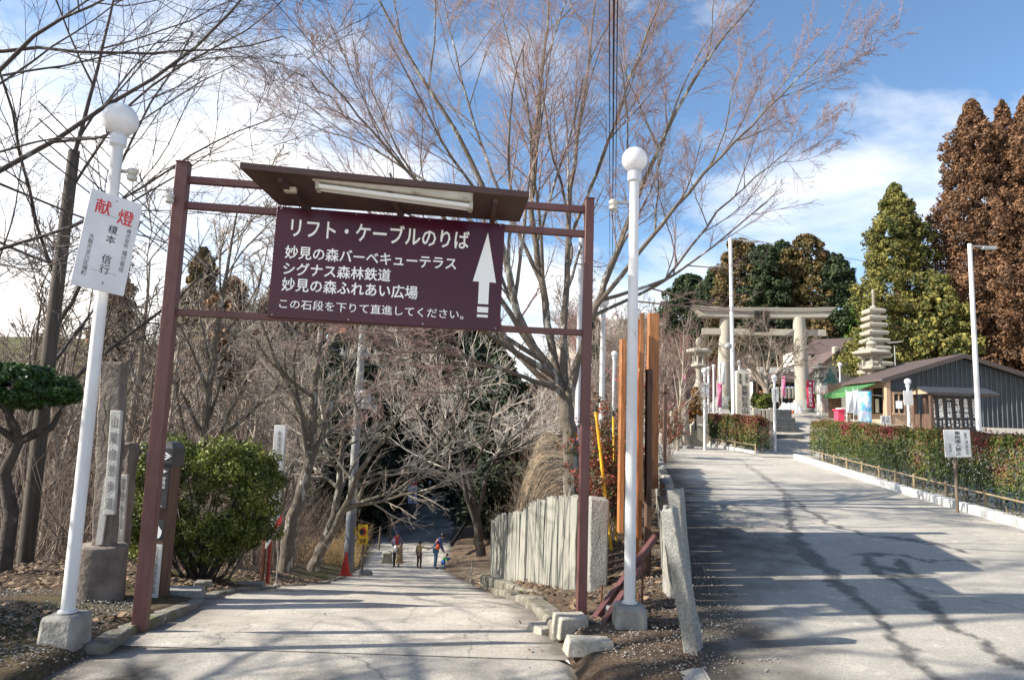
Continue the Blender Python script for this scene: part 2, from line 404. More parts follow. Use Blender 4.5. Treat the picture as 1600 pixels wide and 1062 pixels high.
def a_straw(x, y):
    pr = pcx(y) + pwx(y); return np.clip(sm((x - pr - .3) / .6) * sm((y - 11) / 3) * (1 - .8 * sm((x - pr - 1.3) / .6)) * (1 - sm((y - 30) / 6)) * (.75 + 1.3 * fbm(x, y, 1.5, 7)), 0, 1)
ys = np.concatenate([np.arange(-6, 26, .14), np.arange(26, 60, .5), np.arange(60, 150, 2.5), [180, 240, 400]])
# near ground is split left of path / between / right so the edges stay crisp
tt = np.concatenate([-(np.linspace(0, 1, 90)[::-1] ** 2.6) * 90])
def gz(off):
    def f(x, y): return H(x, y) + fbm(x, y, 2.2, 3) * .07 * off - .012
    return f
PL = pcx(ys) - pwx(ys); PR = pcx(ys) + pwx(ys); RLa = rl(ys); RRa = rr(ys)
grid('ground', PL[:, None] - .001 + tt[None], ys, gz(1), GM, {'moss_tone': a_moss_tone, 'straw': a_straw})
mid = np.linspace(0, 1, 46)[None]
def zmid(x, y): return H(np.clip(x, (pcx(y) + pwx(y)) + 1e-3, rl(y) - 1e-3), y) + fbm(x, y, 2.2, 3) * .06 - .012
grid('bank', PR[:, None] + (RLa - PR)[:, None] * mid, ys, zmid, GM, {'moss_tone': lambda x, y: a_moss_tone(x, y) * .4, 'straw': a_straw})
rt = np.linspace(0, 1, 70) ** 2.2 * 110
def zright_(x, y): return H(np.maximum(x, rr(y) + 1e-3), y) - .012
grid('ground', RRa[:, None] + rt[None], ys, zright_, mat('courtyard_earth', (.40, .37, .32), (.28, .25, .21), 4, .95, .5, 30), None)

# ---- asphalt road with wet streaks, cracks and dirty verge
def seg_dist(x, y, pts):
    d = np.full(x.shape, 1e9)
    for (x0, y0), (x1, y1) in zip(pts[:-1], pts[1:]):
        dx, dy = x1 - x0, y1 - y0; t = np.clip(((x - x0) * dx + (y - y0) * dy) / (dx * dx + dy * dy), 0, 1)
        d = np.minimum(d, np.hypot(x - x0 - t * dx, y - y0 - t * dy))
    return d
def pxline(pts): return [tuple(G(a, b)[:2]) for a, b in pts]
ST = [(pxline([(1165, 728), (1225, 765), (1240, 832), (1262, 862), (1300, 893), (1325, 925), (1372, 968), (1410, 1010), (1462, 1062)]), .055),
      (pxline([(1238, 838), (1262, 870), (1312, 910)]), .12),
      (pxline([(1150, 715), (1190, 740), (1250, 788), (1292, 818), (1350, 836), (1440, 846), (1510, 862)]), .05),
      (pxline([(1350, 870), (1372, 895), (1420, 925), (1455, 950), (1500, 985), (1560, 1020), (1600, 1050)]), .06),
      (pxline([(1345, 868), (1400, 866), (1450, 876)]), .13), (pxline([(1360, 884), (1405, 892), (1450, 900)]), .09),
      (pxline([(1400, 874), (1432, 900), (1390, 902)]), .07), (pxline([(1450, 872), (1530, 880)]), .03)]
def a_stain(x, y):
    wv = fbm(x, y, 5.1, 2) * .3; s = np.zeros(x.shape)
    for pts, wd in ST: s = np.maximum(s, 1 - sm((seg_dist(x + wv, y + wv, pts) - wd * .62 * (.1 + 1.2 * vnoise(x, y, 2.6, 9))) / .05))
    return s * np.interp(y, [9, 13, 20], [1, .75, .35])
def a_dirt(x, y):
    e = x - rl(y); return np.clip(1.25 - e / (.55 + .9 * vnoise(x, y, .8, 5) * np.interp(y, [4, 6, 9, 12], [.5, 1, 1.5, .8])) + fbm(x, y, 4, 6) * .8, 0, 1)
def pave_material(name, c1, c2, scale, patch, joints=False):
    m = bpy.data.materials.new(name); m.use_nodes = True; t = m.node_tree; n = t.nodes; l = t.links; b = n['Principled BSDF']
    co = n.new('ShaderNodeTexCoord')
    def noise(s, d=8, r=.6, mpv=None):
        q = n.new('ShaderNodeTexNoise'); q.inputs['Scale'].default_value = s; q.inputs['Detail'].default_value = d; q.inputs['Roughness'].default_value = r
        l.new(co.outputs['Object'], q.inputs['Vector']); return q.outputs['Fac']
    def ramp(f, a, ca, bb, cb):
        r = n.new('ShaderNodeValToRGB'); e = r.color_ramp.elements; e[0].position = a; e[0].color = (*ca, 1); e[1].position = bb; e[1].color = (*cb, 1)
        l.new(f, r.inputs[0]); return r.outputs[0]
    def mixc(f, a, c, mode='MIX'):
        r = n.new('ShaderNodeMixRGB'); r.blend_type = mode
        if isinstance(f, float): r.inputs[0].default_value = f
        else: l.new(f, r.inputs[0])
        for i, q in ((1, a), (2, c)):
            if isinstance(q, tuple): r.inputs[i].default_value = (*q, 1)
            else: l.new(q, r.inputs[i])
        return r.outputs[0]
    c = ramp(noise(scale, 3, .8), .3, c1, .7, c2)
    c = mixc(ramp(noise(1.3, 8, .65), .42, (0, 0, 0), .68, (.7, .7, .7)), c, patch)
    c = mixc(ramp(noise(5.5, 9, .7), .55, (0, 0, 0), .75, (.5, .5, .5)), c, tuple(q * 1.35 for q in c2))
    # crack web
    vo = n.new('ShaderNodeTexVoronoi'); vo.feature = 'DISTANCE_TO_EDGE'; vo.inputs['Scale'].default_value = .33 if not joints else .6
    dv = n.new('ShaderNodeMixRGB'); dv.inputs[0].default_value = .30
    q = n.new('ShaderNodeTexNoise'); q.inputs['Scale'].default_value = 3; q.inputs['Detail'].default_value = 8; l.new(co.outputs['Object'], q.inputs['Vector'])
    l.new(co.outputs['Object'], dv.inputs[1]); l.new(q.outputs['Color'], dv.inputs[2]); l.new(dv.outputs[0], vo.inputs['Vector'])
    ck = ramp(vo.outputs['Distance'], .0, (.6, .6, .6), .004, (0, 0, 0)); c = mixc(ck, c, tuple(q * .32 for q in c1))
    if joints:
        br = n.new('ShaderNodeTexBrick'); br.inputs['Scale'].default_value = 1.0; br.inputs['Mortar Size'].default_value = .012; br.inputs['Mortar Smooth'].default_value = .1
        br.inputs['Brick Width'].default_value = 1.15; br.inputs['Row Height'].default_value = .62; br.inputs['Color1'].default_value = (1, 1, 1, 1); br.inputs['Color2'].default_value = (.72, .72, .70, 1); br.inputs['Mortar'].default_value = (.22, .2, .17, 1)
        q2 = n.new('ShaderNodeTexNoise'); q2.inputs['Scale'].default_value = 1.7; l.new(co.outputs['Object'], q2.inputs['Vector'])
        d2 = n.new('ShaderNodeMixRGB'); d2.inputs[0].default_value = .17; l.new(co.outputs['Object'], d2.inputs[1]); l.new(q2.outputs['Color'], d2.inputs[2]); l.new(d2.outputs[0], br.inputs['Vector'])
        c = mixc(.22, c, br.outputs['Color'], 'MULTIPLY')
    at = n.new('ShaderNodeAttribute'); at.attribute_name = 'dirt'
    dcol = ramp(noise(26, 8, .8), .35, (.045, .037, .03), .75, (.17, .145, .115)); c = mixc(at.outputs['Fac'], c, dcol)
    st = n.new('ShaderNodeAttribute'); st.attribute_name = 'stain'
    sf = n.new('ShaderNodeMath'); sf.operation = 'MULTIPLY'; l.new(st.outputs['Fac'], sf.inputs[0]); l.new(ramp(noise(9, 9, .75), .3, (.45, .45, .45), .6, (1, 1, 1)), sf.inputs[1])
    c = mixc(sf.outputs[0], c, (.06, .06, .06)); l.new(c, b.inputs['Base Color'])
    rg = n.new('ShaderNodeMapRange'); l.new(sf.outputs[0], rg.inputs[0]); rg.inputs[3].default_value = .9; rg.inputs[4].default_value = .45; l.new(rg.outputs[0], b.inputs['Roughness'])
    b.inputs['Specular IOR Level'].default_value = .25
    bp = n.new('ShaderNodeBump'); bp.inputs['Distance'].default_value = .012; bp.inputs['Strength'].default_value = .8
    l.new(noise(scale * 1.2, 6, .8), bp.inputs['Height']); l.new(bp.outputs[0], b.inputs['Normal'])
    return m
ASPH = pave_material('old_asphalt', (.26, .238, .205), (.62, .57, .49), 75, (.34, .32, .29))
STONE = pave_material('path_concrete', (.34, .31, .265), (.66, .615, .53), 55, (.31, .28, .235), True)
yr = np.concatenate([np.arange(-6, 3, .3), np.arange(3, 14, .045), np.arange(14, 42, .12)])
xr = np.linspace(0, 1, 150)[None]; A = rl(yr)[:, None] - .02; B = np.where(yr < 22.8, rr(yr), np.where(yr < 26, np.minimum(rr(yr), 99), rr(yr)))[:, None]
def roadz(x, y): return np.where(y > 33, rz(y) + sm((y - 33) / 6) * 2.0, rz(y)) + .004
grid('road', A + (B - A) * xr, yr, roadz, ASPH, {'stain': a_stain, 'dirt': a_dirt})
ap = np.arange(22.6, 26.0, .15); ax = np.linspace(8.3, 12.3, 30)[None].repeat(len(ap), 0)
grid('courtyard_apron', ax, ap, lambda x, y: rz(y) + .026, ASPH)
# forecourt in front, left of the road
ya = np.arange(-6, 5.01, .1); xa = np.linspace(0, 1, 60)[None]; a0 = np.interp(ya, [-6, 3.2, 4.3, 5.3], [-14, -5, -3.15, -2.9])[:, None]; b0 = rl(ya)[:, None]
def a_apdirt(x, y): return np.clip(sm((-2.15 - x + fbm(x, y, 1.8, 3) * 1.3) / .45) + sm((y - 4.7 + fbm(x, y, 2, 5) * .6) / .3) * sm((x - .3) / .4) + .25 * (vnoise(x, y, 2, 1) > .6), 0, 1)
grid('forecourt', np.where(xa > -1, a0 + (b0 - a0) * xa, 0), ya, lambda x, y: .0 * x + .006 + np.where(x > .3, rz(y) * sm((x - rl(y) + .5) / .5), 0) - .08 * sm((y - 4.42) / .1) * sm((x - .42) / .1), ASPH, {'dirt': a_apdirt})

# ---- the path: shallow steps first, then a slope
def stepz(y):
    z = pz(y); k = 1.25; f = ((y - 5.3) / k) % 1.0
    return np.where((y > 5.3) & (y < 31), z + (f * k) * .055 * sm((y - 5.3) / 1.5) - .03, z)
yp = []
y0 = 4.9
while y0 < 31:
    yp += [y0]; y0 += .06 if y0 < 14 else .125
yp = sorted(set([round(a, 4) for a in yp] + [round(5.3 + 1.25 * i + e, 4) for i in range(1, 21) for e in (-.012, .004)])) + list(np.arange(31.2, 90, .8)) + [95, 110, 130, 150, 200, 400]
yp = np.array(yp); xp = np.linspace(0, 1, 40)[None]; A = (pcx(yp) - pwx(yp))[:, None] - np.interp(yp, [6, 30, 40], [.03, .05, .3])[:, None]; B = (pcx(yp) + pwx(yp))[:, None] + np.interp(yp, [6, 30, 40], [.03, .05, .3])[:, None]
def a_pdirt(x, y):
    e = np.minimum(x - (pcx(y) - pwx(y)), pcx(y) + pwx(y) - x)
    f = (y - 5.3) / 1.25 % 1.0
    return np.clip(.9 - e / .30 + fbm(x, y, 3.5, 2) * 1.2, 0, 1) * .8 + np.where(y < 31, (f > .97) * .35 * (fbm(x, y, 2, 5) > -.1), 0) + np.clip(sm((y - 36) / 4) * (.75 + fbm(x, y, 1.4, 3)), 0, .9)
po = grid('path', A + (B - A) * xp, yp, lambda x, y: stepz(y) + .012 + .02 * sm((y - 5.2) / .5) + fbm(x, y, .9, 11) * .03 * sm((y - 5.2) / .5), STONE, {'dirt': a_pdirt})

# ---- kerbs
def kerb(name, pts, wd, ht, m, block=.6, zf=None, jit=.01, bev=.012, lean=0):
    mb = MB(); rd = random.Random(3); pts = [Vector((a, b, 0)) for a, b in pts]; i = 0; cur = pts[0].copy(); L = 0
    dense = []
    for a, b in zip(pts[:-1], pts[1:]):
        k = max(1, int((b - a).length / block))
        for j in range(k): dense.append((a + (b - a) * (j / k), a + (b - a) * ((j + 1) / k)))
    for a, b in dense:
        t = (b - a).normalized(); n_ = Vector((-t.y, t.x, 0)); za = zf(a.x, a.y); zb = zf(b.x, b.y); g = .006
        a2 = a + t * g; b2 = b - t * g; hh = ht + rd.uniform(-jit, jit); o = rd.uniform(-jit, jit)
        def q(p, s, z): return Vector((p.x, p.y, z)) + n_ * (s * wd / 2 + o)
        mb.hexa([q(a2, -1, za - .15), q(b2, -1, zb - .15), q(b2, 1, zb - .15), q(a2, 1, za - .15)], [q(a2, -1, za + hh), q(b2, -1, zb + hh), q(b2, 1, zb + hh), q(a2, 1, za + hh)])
    o = mb.build(name, m, bevel=bev); return struct(o)
kp = [(-2.68, 4.72)] + [(float(pcx(y) - pwx(y)) - .07, y) for y in (5.1, 5.6, 6.2, 7.0, 8, 9, 10, 12, 14, 17, 20)]
kerb('path_kerb', kp, .16, .075, moss_conc, .5, lambda x, y: max(float(pz(y)), h(x, y) - .05) , .012, .02)
kerb('road_kerb', [(float(rr(y)) + .09, y) for y in (2, 6, 9.8, 11.5, 14.1, 16, 18.3, 20.5, 22.6)], .16, .13, mat('white_kerb', (.66, .66, .64), (.48, .48, .46), 6, .8, .3, 40, spots=(6, .6, .06, (.30, .29, .27))), .6, lambda x, y: float(rz(y)))
kerb('road_kerb', [(float(rr(y)) + .09, y) for y in (23.8, 26, 28, 30.5, 33)], .16, .12, MATS['white_kerb'], .6, lambda x, y: float(rz(y)))
# right of the path: a stepped plinth the picket fence stands on
FN = [P(897, 927, 7.0)[:2], P(765, 893, 15.0)[:2]]
def fence_xy(t): return (FN[0][0] + (FN[1][0] - FN[0][0]) * t, 7.0 + 8.0 * t)
kerb('path_kerb', [G(884, 985)[:2], G(862, 962)[:2], G(815, 938)[:2], G(768, 912)[:2], G(742, 900)[:2], G(722, 891)[:2]], .20, .12, moss_conc, .55, lambda x, y: float(pz(y)), .02, .03)
kerb('fence_plinth', [fence_xy(-.06), fence_xy(.25), fence_xy(.5), fence_xy(.75), fence_xy(1.02)], .34, .02, moss_conc, .8, lambda x, y: ip(y, [6, 7, 15, 16], [-.05, -.10, -1.63, -1.75]), .012, .03)

def scatter(name, n, xr_, yr_, size, m, seed, cond=None, thick=False, zoff=.012, label=None, cat='', aspect=1.6):
    r = np.random.default_rng(seed); x = r.uniform(*xr_, n); y = r.uniform(*yr_, n)
    if cond is not None: k = cond(x, y, r); x, y = x[k], y[k]
    n = len(x); z = H(x, y) + zoff; c = np.stack([x, y, z], -1)
    a = r.uniform(0, 2 * np.pi, n); til = r.uniform(-.6, .6, n); sz = size * r.uniform(.5, 1.4, n)
    u = np.stack([np.cos(a), np.sin(a), til], -1) * sz[:, None]; v_ = np.stack([-np.sin(a), np.cos(a), r.uniform(-.6, .6, n)], -1) * (sz / aspect)[:, None]
    tone = r.uniform(0, 1, n)
    if thick:   # small stones: flattened octahedra
        w_ = np.stack([np.zeros(n), np.zeros(n), sz * .45], -1); u[:, 2] *= .3; v_[:, 2] *= .3
        vs = np.stack([c + u, c + v_, c - u, c - v_, c + w_, c - w_], 1).reshape(-1, 3)
        base = np.arange(n)[:, None, None] * 6; f = np.array([[0, 1, 4], [1, 2, 4], [2, 3, 4], [3, 0, 4], [1, 0, 5], [2, 1, 5], [3, 2, 5], [0, 3, 5]])[None] + base
        o = npmesh(name, vs, f.reshape(-1, 3), m, attr={'tone': np.repeat(tone, 6)})
    else:
        vs = np.stack([c - u, c - v_ * .9 + u * .1, c + u, c + v_], 1).reshape(-1, 3); f = np.arange(n * 4).reshape(-1, 4)
        o = npmesh(name, vs, f, m, attr={'tone': np.repeat(tone, 4)})
    o['kind'] = 'stuff'
    if label: o['label'] = label; o['category'] = cat
    return o
leafm = mat('fallen_leaf', (.06, .04, .03), (.25, .17, .105), 3, .8, attr='tone', lo=.1, hi=.9)
stonem = mat('pebble', (.10, .09, .08), (.32, .30, .27), 3, .9, attr='tone', lo=.1, hi=.9)
scatter('fallen_leaves', 26000, (-9, -2.2), (4.6, 16), .028, leafm, 1, lambda x, y, r: (x < pcx(y) - pwx(y) - .12) & (fbm(x, y, 1.4, 1) > -.12), label='brown fallen leaves littering the verge left of the path', cat='leaf litter')
scatter('fallen_leaves', 16000, (-1.5, 5), (5.4, 20), .028, leafm, 2, lambda x, y, r: (x > pcx(y) + pwx(y) + .25) & (x < rl(y) - .25), label='dry leaves on the bank between the path and the road', cat='leaf litter')
scatter('fallen_leaves', 1500, (-5, 2), (4.6, 22), .022, leafm, 12, lambda x, y, r: (x > pcx(y) - pwx(y)) & (x < pcx(y) + pwx(y)) & (r.random(len(x)) < np.clip(1.2 - np.minimum(x - pcx(y) + pwx(y), pcx(y) + pwx(y) - x) / .35, .04, 1)), zoff=.03, label='few dry leaves along the edges of the paved path', cat='leaf litter')
scatter('gravel', 9000, (-6, -2.4), (4.2, 6.2), .010, stonem, 3, lambda x, y, r: (x < -2.75 - .25 * (y - 5)) & (fbm(x, y, 1.8, 6) > -.2), True, .004, 'loose gravel around the left lamp base', 'gravel')
scatter('gravel', 6000, (.3, 2.0), (4.3, 8), .010, stonem, 4, lambda x, y, r: (x < rl(y) + .35 + .2 * vnoise(x, y, 2, 1)) & (x > np.interp(y, [4, 5, 5.6], [1.0, .5, .6])) & (fbm(x, y, 2.2, 9) > -.15), True, .008, 'loose gravel beside the leaning granite slab', 'gravel')
def straw_fibres():
    r = np.random.default_rng(8); n = 2600; y = r.uniform(12, 25, n); x = pcx(y) + pwx(y) + r.uniform(.2, 1.9, n); z = H(x, y); c = np.stack([x, y, z + .03], -1)
    u = np.stack([r.normal(.4, .5, n), r.normal(.0, .6, n), r.normal(1.0, .3, n)], -1); u /= np.linalg.norm(u, axis=1)[:, None]
    e = .15; gx = (H(x + e, y) - z) / e; u[:, 2] = u[:, 0] * gx + r.normal(.05, .12, n); u *= r.uniform(.07, .22, n)[:, None] / np.linalg.norm(u, axis=1)[:, None]
    v_ = np.tile([[0.0, .009, .004]], (n, 1)); vs = np.stack([c - u, c - u + v_, c + u + v_, c + u], 1).reshape(-1, 3)
    o = npmesh('dry_straw', vs, np.arange(n * 4).reshape(-1, 4), mat('straw', (.20, .145, .09), (.42, .34, .23), 3, .9, attr='tone', lo=.1, hi=.9), attr={'tone': np.repeat(r.uniform(0, 1, n), 4)})
    o['kind'] = 'stuff'; o['label'] = 'dry straw covering the steep bank right of the path'; o['category'] = 'straw'
straw_fibres()
# ================================================================= FOREGROUND
# ---- sign gate over the path
GA, GB = Vector((-2.80, 5.20, 0)), Vector((.60, 5.60, 0)); gdir = (GB - GA).normalized(); gn = Vector((gdir.y, -gdir.x, 0))   # gn points to the camera
def PG(px, py, off=0.0):
    r = ray(px, py); o = GA + gn * off; k = (o.x * gn.x + o.y * gn.y) / (r.x * gn.x + r.y * gn.y); q = r * k; return Vector((q.x, q.y, CAMZ + q.z))
gate = thing('sign_gate', 'brown steel gate over the descending path carrying the maroon Japanese direction board', 'sign gate', (GA + GB) / 2)
GROT = math.atan2(gdir.y, gdir.x)
def gpost(pb, pt, w_):
    a = PG(*pb); b = PG(*pt); zb = h(a.x, a.y) - .05; mb = MB(); c = Vector(((a.x + b.x) / 2, (a.y + b.y) / 2, (zb + b.z) / 2))
    mb.box(c, (w_, w_ * .9, b.z - zb), GROT); mb.build('post', brown_steel, gate, bevel=.005)
    mb = MB(); mb.box((c.x, c.y, b.z + .006), (w_ + .008, w_ * .9 + .008, .012), GROT); mb.build('post_cap', brown_steel, gate, bevel=.003)
gpost((219, 972), (288, 256), .096); gpost((909, 966), (920, 312), .074)
for a, b, t in (((290, 281), (916, 328), .055), ((290, 321), (914, 366), .055), ((276, 488), (912, 520), .05)):
    A_, B_ = PG(*a, -.02), PG(*b, -.02); mb = MB(); mb.bar(A_, B_, .05, t); mb.build('crossbeam', brown_steel, gate, bevel=.003)
SB = Plane(None, None, None, pts=(PG(433, 322, .05), PG(789, 350, .05), PG(421, 495, .05)))
mb = MB(); SB.slab(mb, 0, 0, 1, 1, -.025, 0); board = mb.build('sign_board', maroon, gate, bevel=.003)
for body, u0, v0, u1, v1, bd in (('リフト・ケーブルのりば', .068, .095, .842, .265, .022), ('妙見の森バーベキューテラス', .052, .352, .790, .468, .026), ('シグナス森林鉄道', .050, .502, .506, .616, .026),
                             ('妙見の森ふれあい広場', .050, .642, .628, .760, .026), ('この石段を下りて直進してください。', .046, .832, .835, .918, .010)):
    SB.text(body, u0, v0, u1, v1, letter_white, board, bd)
mb = MB()
def flat(pl, mb, poly, n=.004):
    mb.add([pl.at(u, v, n) for u, v in poly], [tuple(range(len(poly)))])
flat(SB, mb, [(.925, .095), (.868, .56), (.896, .56), (.896, .765), (.942, .765), (.942, .56), (.972, .56)])
flat(SB, mb, [(.894, .79), (.894, .842), (.943, .842), (.943, .79)]); flat(SB, mb, [(.894, .862), (.894, .886), (.943, .886), (.943, .862)])
mb.build('arrow', letter_white, board, smooth=0)
for u in (.02, .34, .66, .98):
    for v in (.02, .98): MB().lathe(SB.at(u, v, .003), [(.006, -.004), (.006, .004), (.002, .006)], 8).build('rivet', galv, board)
# roof over the board (seen from below)
ra, rb = PG(374, 263, .55), PG(827, 309, .50); rc, rd_ = PG(812, 347, .03), PG(436, 321, .03); th = Vector((0, 0, .05))
mb = MB(); mb.hexa([ra, rb, rc, rd_], [ra + th, rb + th, rc + th * 1.2, rd_ + th * 1.2]); rf = mb.build('roof', roof_brown, gate, bevel=.004)
dn = Vector((0, 0, -.035))
for t in (.12, .5, .88):
    mb = MB(); p = ra.lerp(rb, t); q = rd_.lerp(rc, t); mb.bar(p.lerp(q, .12) + dn * .6, q + dn * .6, .04, .045); mb.build('rafter', roof_brown, rf)
la, lb = PG(490, 285, .42), PG(738, 318, .42); mb = MB(); e1 = (lb - la)
fl = MB(); fl.bar(la + Vector((0, 0, .035)), lb + Vector((0, 0, .035)), .15, .085); light = fl.build('fluorescent_lamp', mat('lamp_housing', (.50, .46, .38), (.36, .32, .26), 7, .6, .1, spots=(7, .6, .06, (.22, .16, .10))), gate, bevel=.012)
x0 = la + e1 * .03; x1 = lb - e1 * .01
for o_ in (-.035, .035):
    MB().tube([x0 + Vector((0, o_, -.032)), x1 + Vector((0, o_, -.032))], .019, 12).build('tube', mat('lamp_tube', (.72, .70, .66), None, rough=.3), light)
for p in (x0, x1): MB().box(p + Vector((0, 0, -.025)), (.03, .11, .07), GROT).build('socket', MATS['lamp_housing'], light, bevel=.006)
jb = PG(454, 297, .35); mb = MB(); mb.box(jb, (.09, .06, .04), GROT); mb.build('junction_box', mat('beige_plastic', (.45, .40, .30), None), gate, bevel=.006)
mb = MB(); mb.tube([jb, jb + Vector((.06, .05, -.05)), jb + Vector((.03, .14, -.10)), jb + Vector((.10, .2, -.05))], .004, 5); mb.build('cable', iron, gate)
mb = MB(); q = PG(276, 312, .02); mb.lathe(q + gdir * -.03 + gn * .06, [(.02, -.05), (.032, -.04), (.032, -.015), (.022, -.01), (.032, 0), (.032, .02), (.02, .03)], 12); mb.build('insulator', ceramic, gate)

# ---- globe lamps
def globe_lamp(base, top_z, r0, r1, gr, label, block=True, group=None, bands=True, n=20, name='globe_lamp'):
    t = thing(name, label, 'street lamp', base, group); b = Vector(base); mb = MB()
    bz = b.z + (.17 if block else -.03); hz = top_z - 2 * gr
    mb.lathe((b.x, b.y, 0), [(r0 * 1.35, bz), (r0 * 1.35, bz + .012), (r0, bz + .014), (r0 * .98, bz + (hz - bz) * .3), (r1, hz - .08)], n); mb.build('pole', white_paint, t)
    mb = MB(); mb.lathe((b.x, b.y, 0), [(r1 * 1.05, hz - .09), (r1 * 1.45, hz - .075), (r1 * 1.45, hz - .01), (r1 * 1.2, hz), (r1 * 1.6, hz + gr * .12), (r1 * 1.35, hz + gr * .14)], n); mb.build('collar', grey_paint, t)
    mb = MB(); mb.sphere((b.x, b.y, hz + gr * .98), gr, 28, 16); mb.build('globe', globe_m, t)
    if block:
        mb = MB(); s = .112; mb.hexa([Vector((b.x + i * s * 1.12, b.y + j * s * 1.12, b.z - .15)) for i, j in ((-1, -1), (1, -1), (1, 1), (-1, 1))],
                          [Vector((b.x + i * s, b.y + j * s, b.z + .165)) for i, j in ((-1, -1), (1, -1), (1, 1), (-1, 1))]); mb.build('base_block', concrete, t, bevel=.03)
    return t
bL = P(97, 1003, 4.72); bL.z = h(bL.x, bL.y); tzL = P(196, 163, 4.72).z; xL = P(145, 600, 4.72).x
lampL = globe_lamp(on(bL.x + .015, bL.y), tzL, .043, .038, .118, 'nearest white globe lamp on the left carrying a small white donor plate', name='globe_lamp')
bR = P(983, 990, 5.3); tzR = P(978, 230, 5.3).z; lampR = globe_lamp(on(bR.x, 5.3, -.02), tzR, .043, .038, .103, 'white globe lamp right of the sign gate standing on a concrete block')
def insul(c, parent, dirx=1):
    mb = MB(); c = Vector(c); mb.bar(c + Vector((-.10 * dirx, 0, 0)), c + Vector((.02 * dirx, 0, 0)), .02, .02); mb.build('bracket', galv, parent)
    mb = MB(); mb.lathe(c + Vector((.02 * dirx, 0, -.04)), [(.018, -.03), (.034, -.02), (.034, .005), (.022, .012), (.034, .022), (.036, .05), (.02, .062)], 14); mb.build('insulator', ceramic, parent)
insul(P(203, 268, 4.75), lampL); insul(P(962, 316, 5.3), lampR, -1)
DP = Plane((143, 294), (223, 320), (118, 446), 4.49, 4.74)
mb = MB(); DP.slab(mb, 0, 0, 1, 1, -.006, .003); pl_ = mb.build('plate', mat('plate_white', (.74, .74, .75), (.64, .64, .66), 4, .45, spots=(6, .68, .05, (.42, .36, .30))), lampL, bevel=.002)
DP.text('献', .14, .075, .42, .225, letter_red, pl_, .02); DP.text('燈', .58, .115, .88, .275, letter_red, pl_, .02)
DP.text('榎本', .45, .31, .63, .50, letter_black, pl_, .012, True, lspace=1.1); DP.text('信行', .45, .62, .63, .82, letter_black, pl_, .012, True, lspace=1.0)
DP.text('株式会社', .80, .30, .89, .50, letter_black, pl_, .005, True); DP.text('福巳商店', .80, .53, .89, .76, letter_black, pl_, .005, True)
DP.text('大阪市淀川区福町', .14, .45, .23, .88, letter_black, pl_, .005, True)
mb = MB(); flat(DP, mb, [(.49, .045), (.51, .045), (.51, .06), (.49, .06)]); mb.build('screw', iron, pl_, smooth=0); mb = MB(); flat(DP, mb, [(.55, .905), (.575, .905), (.575, .925), (.55, .925)]); mb.build('screw', iron, pl_, smooth=0)
for v in (.22, .8): MB().bar(DP.at(.3, v, -.012), DP.at(.75, v, -.012), .03, .008).build('plate_clamp', galv, lampL)

# ---- concrete trail monument, left
mon = thing('trail_monument', 'tall cracked concrete pillar with a white inscribed strip behind the left lamp', 'monument', on(-3.35, 6.0))
def rough_block(mb, b4, t4, k=5, amp=.012, seed=1):
    """slab with slightly irregular faces"""
    rd = random.Random(seed); b4 = [Vector(q) for q in b4]; t4 = [Vector(q) for q in t4]; vs = []; n = 4 * 4
    for j in range(k + 1):
        t = j / k
        c = [b4[i].lerp(t4[i], t) for i in range(4)]; ring = []
        for i in range(4):
            for s in range(4): ring.append(c[i].lerp(c[(i + 1) % 4], s / 4))
        vs += [q + Vector((rd.uniform(-amp, amp), rd.uniform(-amp, amp), rd.uniform(-amp, amp) * .5)) for q in ring]
    fs = []
    for j in range(k):
        for i in range(n): fs.append((j * n + i, j * n + (i + 1) % n, (j + 1) * n + (i + 1) % n, (j + 1) * n + i))
    fs.append(tuple(reversed(range(n)))); fs.append(tuple(range(k * n, (k + 1) * n)))
    mb.add(vs, fs)
def pillar(pbl, pbr, ptl, ptr, d, th_, seed):
    bl, br, tl, tr = P(*pbl, d), P(*pbr, d), P(*ptl, d), P(*ptr, d); D = Vector((.0, th_, 0)); mb = MB()
    bl.z = br.z = min(bl.z, br.z)
    rough_block(mb, [bl, br, br + D, bl + D], [tl, tr, tr + D, tl + D], 14, .009, seed); return mb
mb = pillar((141, 862), (172, 862), (156, 566), (190, 566), 6.0, .12, 3); pm = mb.build('pillar', old_conc, mon, smooth=30, bevel=.012)
pc_ = Plane((176, 640), (190, 640), (151, 803), 5.975, 5.975); mb = MB()
pc_ = Plane(None, None, None, pts=(P(173, 641, 5.97), P(190, 641, 5.97), P(153, 804, 5.97)))
mb = MB(); pc_.slab(mb, 0, 0, 1, 1, -.03, .006); st = mb.build('inscribed_strip', mat('strip_cement', (.50, .49, .46), (.38, .37, .34), 9, .9, .2, 40), mon, bevel=.006)
for i_, ch_ in enumerate('山陽自然歩道'):
    pc_.text(ch_, .22, .06 + i_ * .155, .80, .06 + i_ * .155 + .105, mat('ink_grey', (.14, .14, .15), (.22, .22, .22), 30, .9), st, .018, n=.009)
mb = MB(); rough_block(mb, [P(126, 960, 5.85), P(150, 966, 5.72), P(182, 962, 5.8), P(180, 945, 6.45)], [P(118, 868, 5.8), P(150, 872, 5.68), P(191, 862, 5.8), P(190, 850, 6.4)], 4, .01, 5)
mb = MB(); c = P(154, 900, 6.08); zt = P(154, 862, 5.75).z; mb.lathe((c.x, c.y, 0), [(.222, h(c.x, c.y) - .1), (.215, .05), (.21, zt - .3), (.208, zt - .05), (.198, zt - .01), (.18, zt)], 22)
bs = mb.build('base', old_conc, mon, smooth=35)
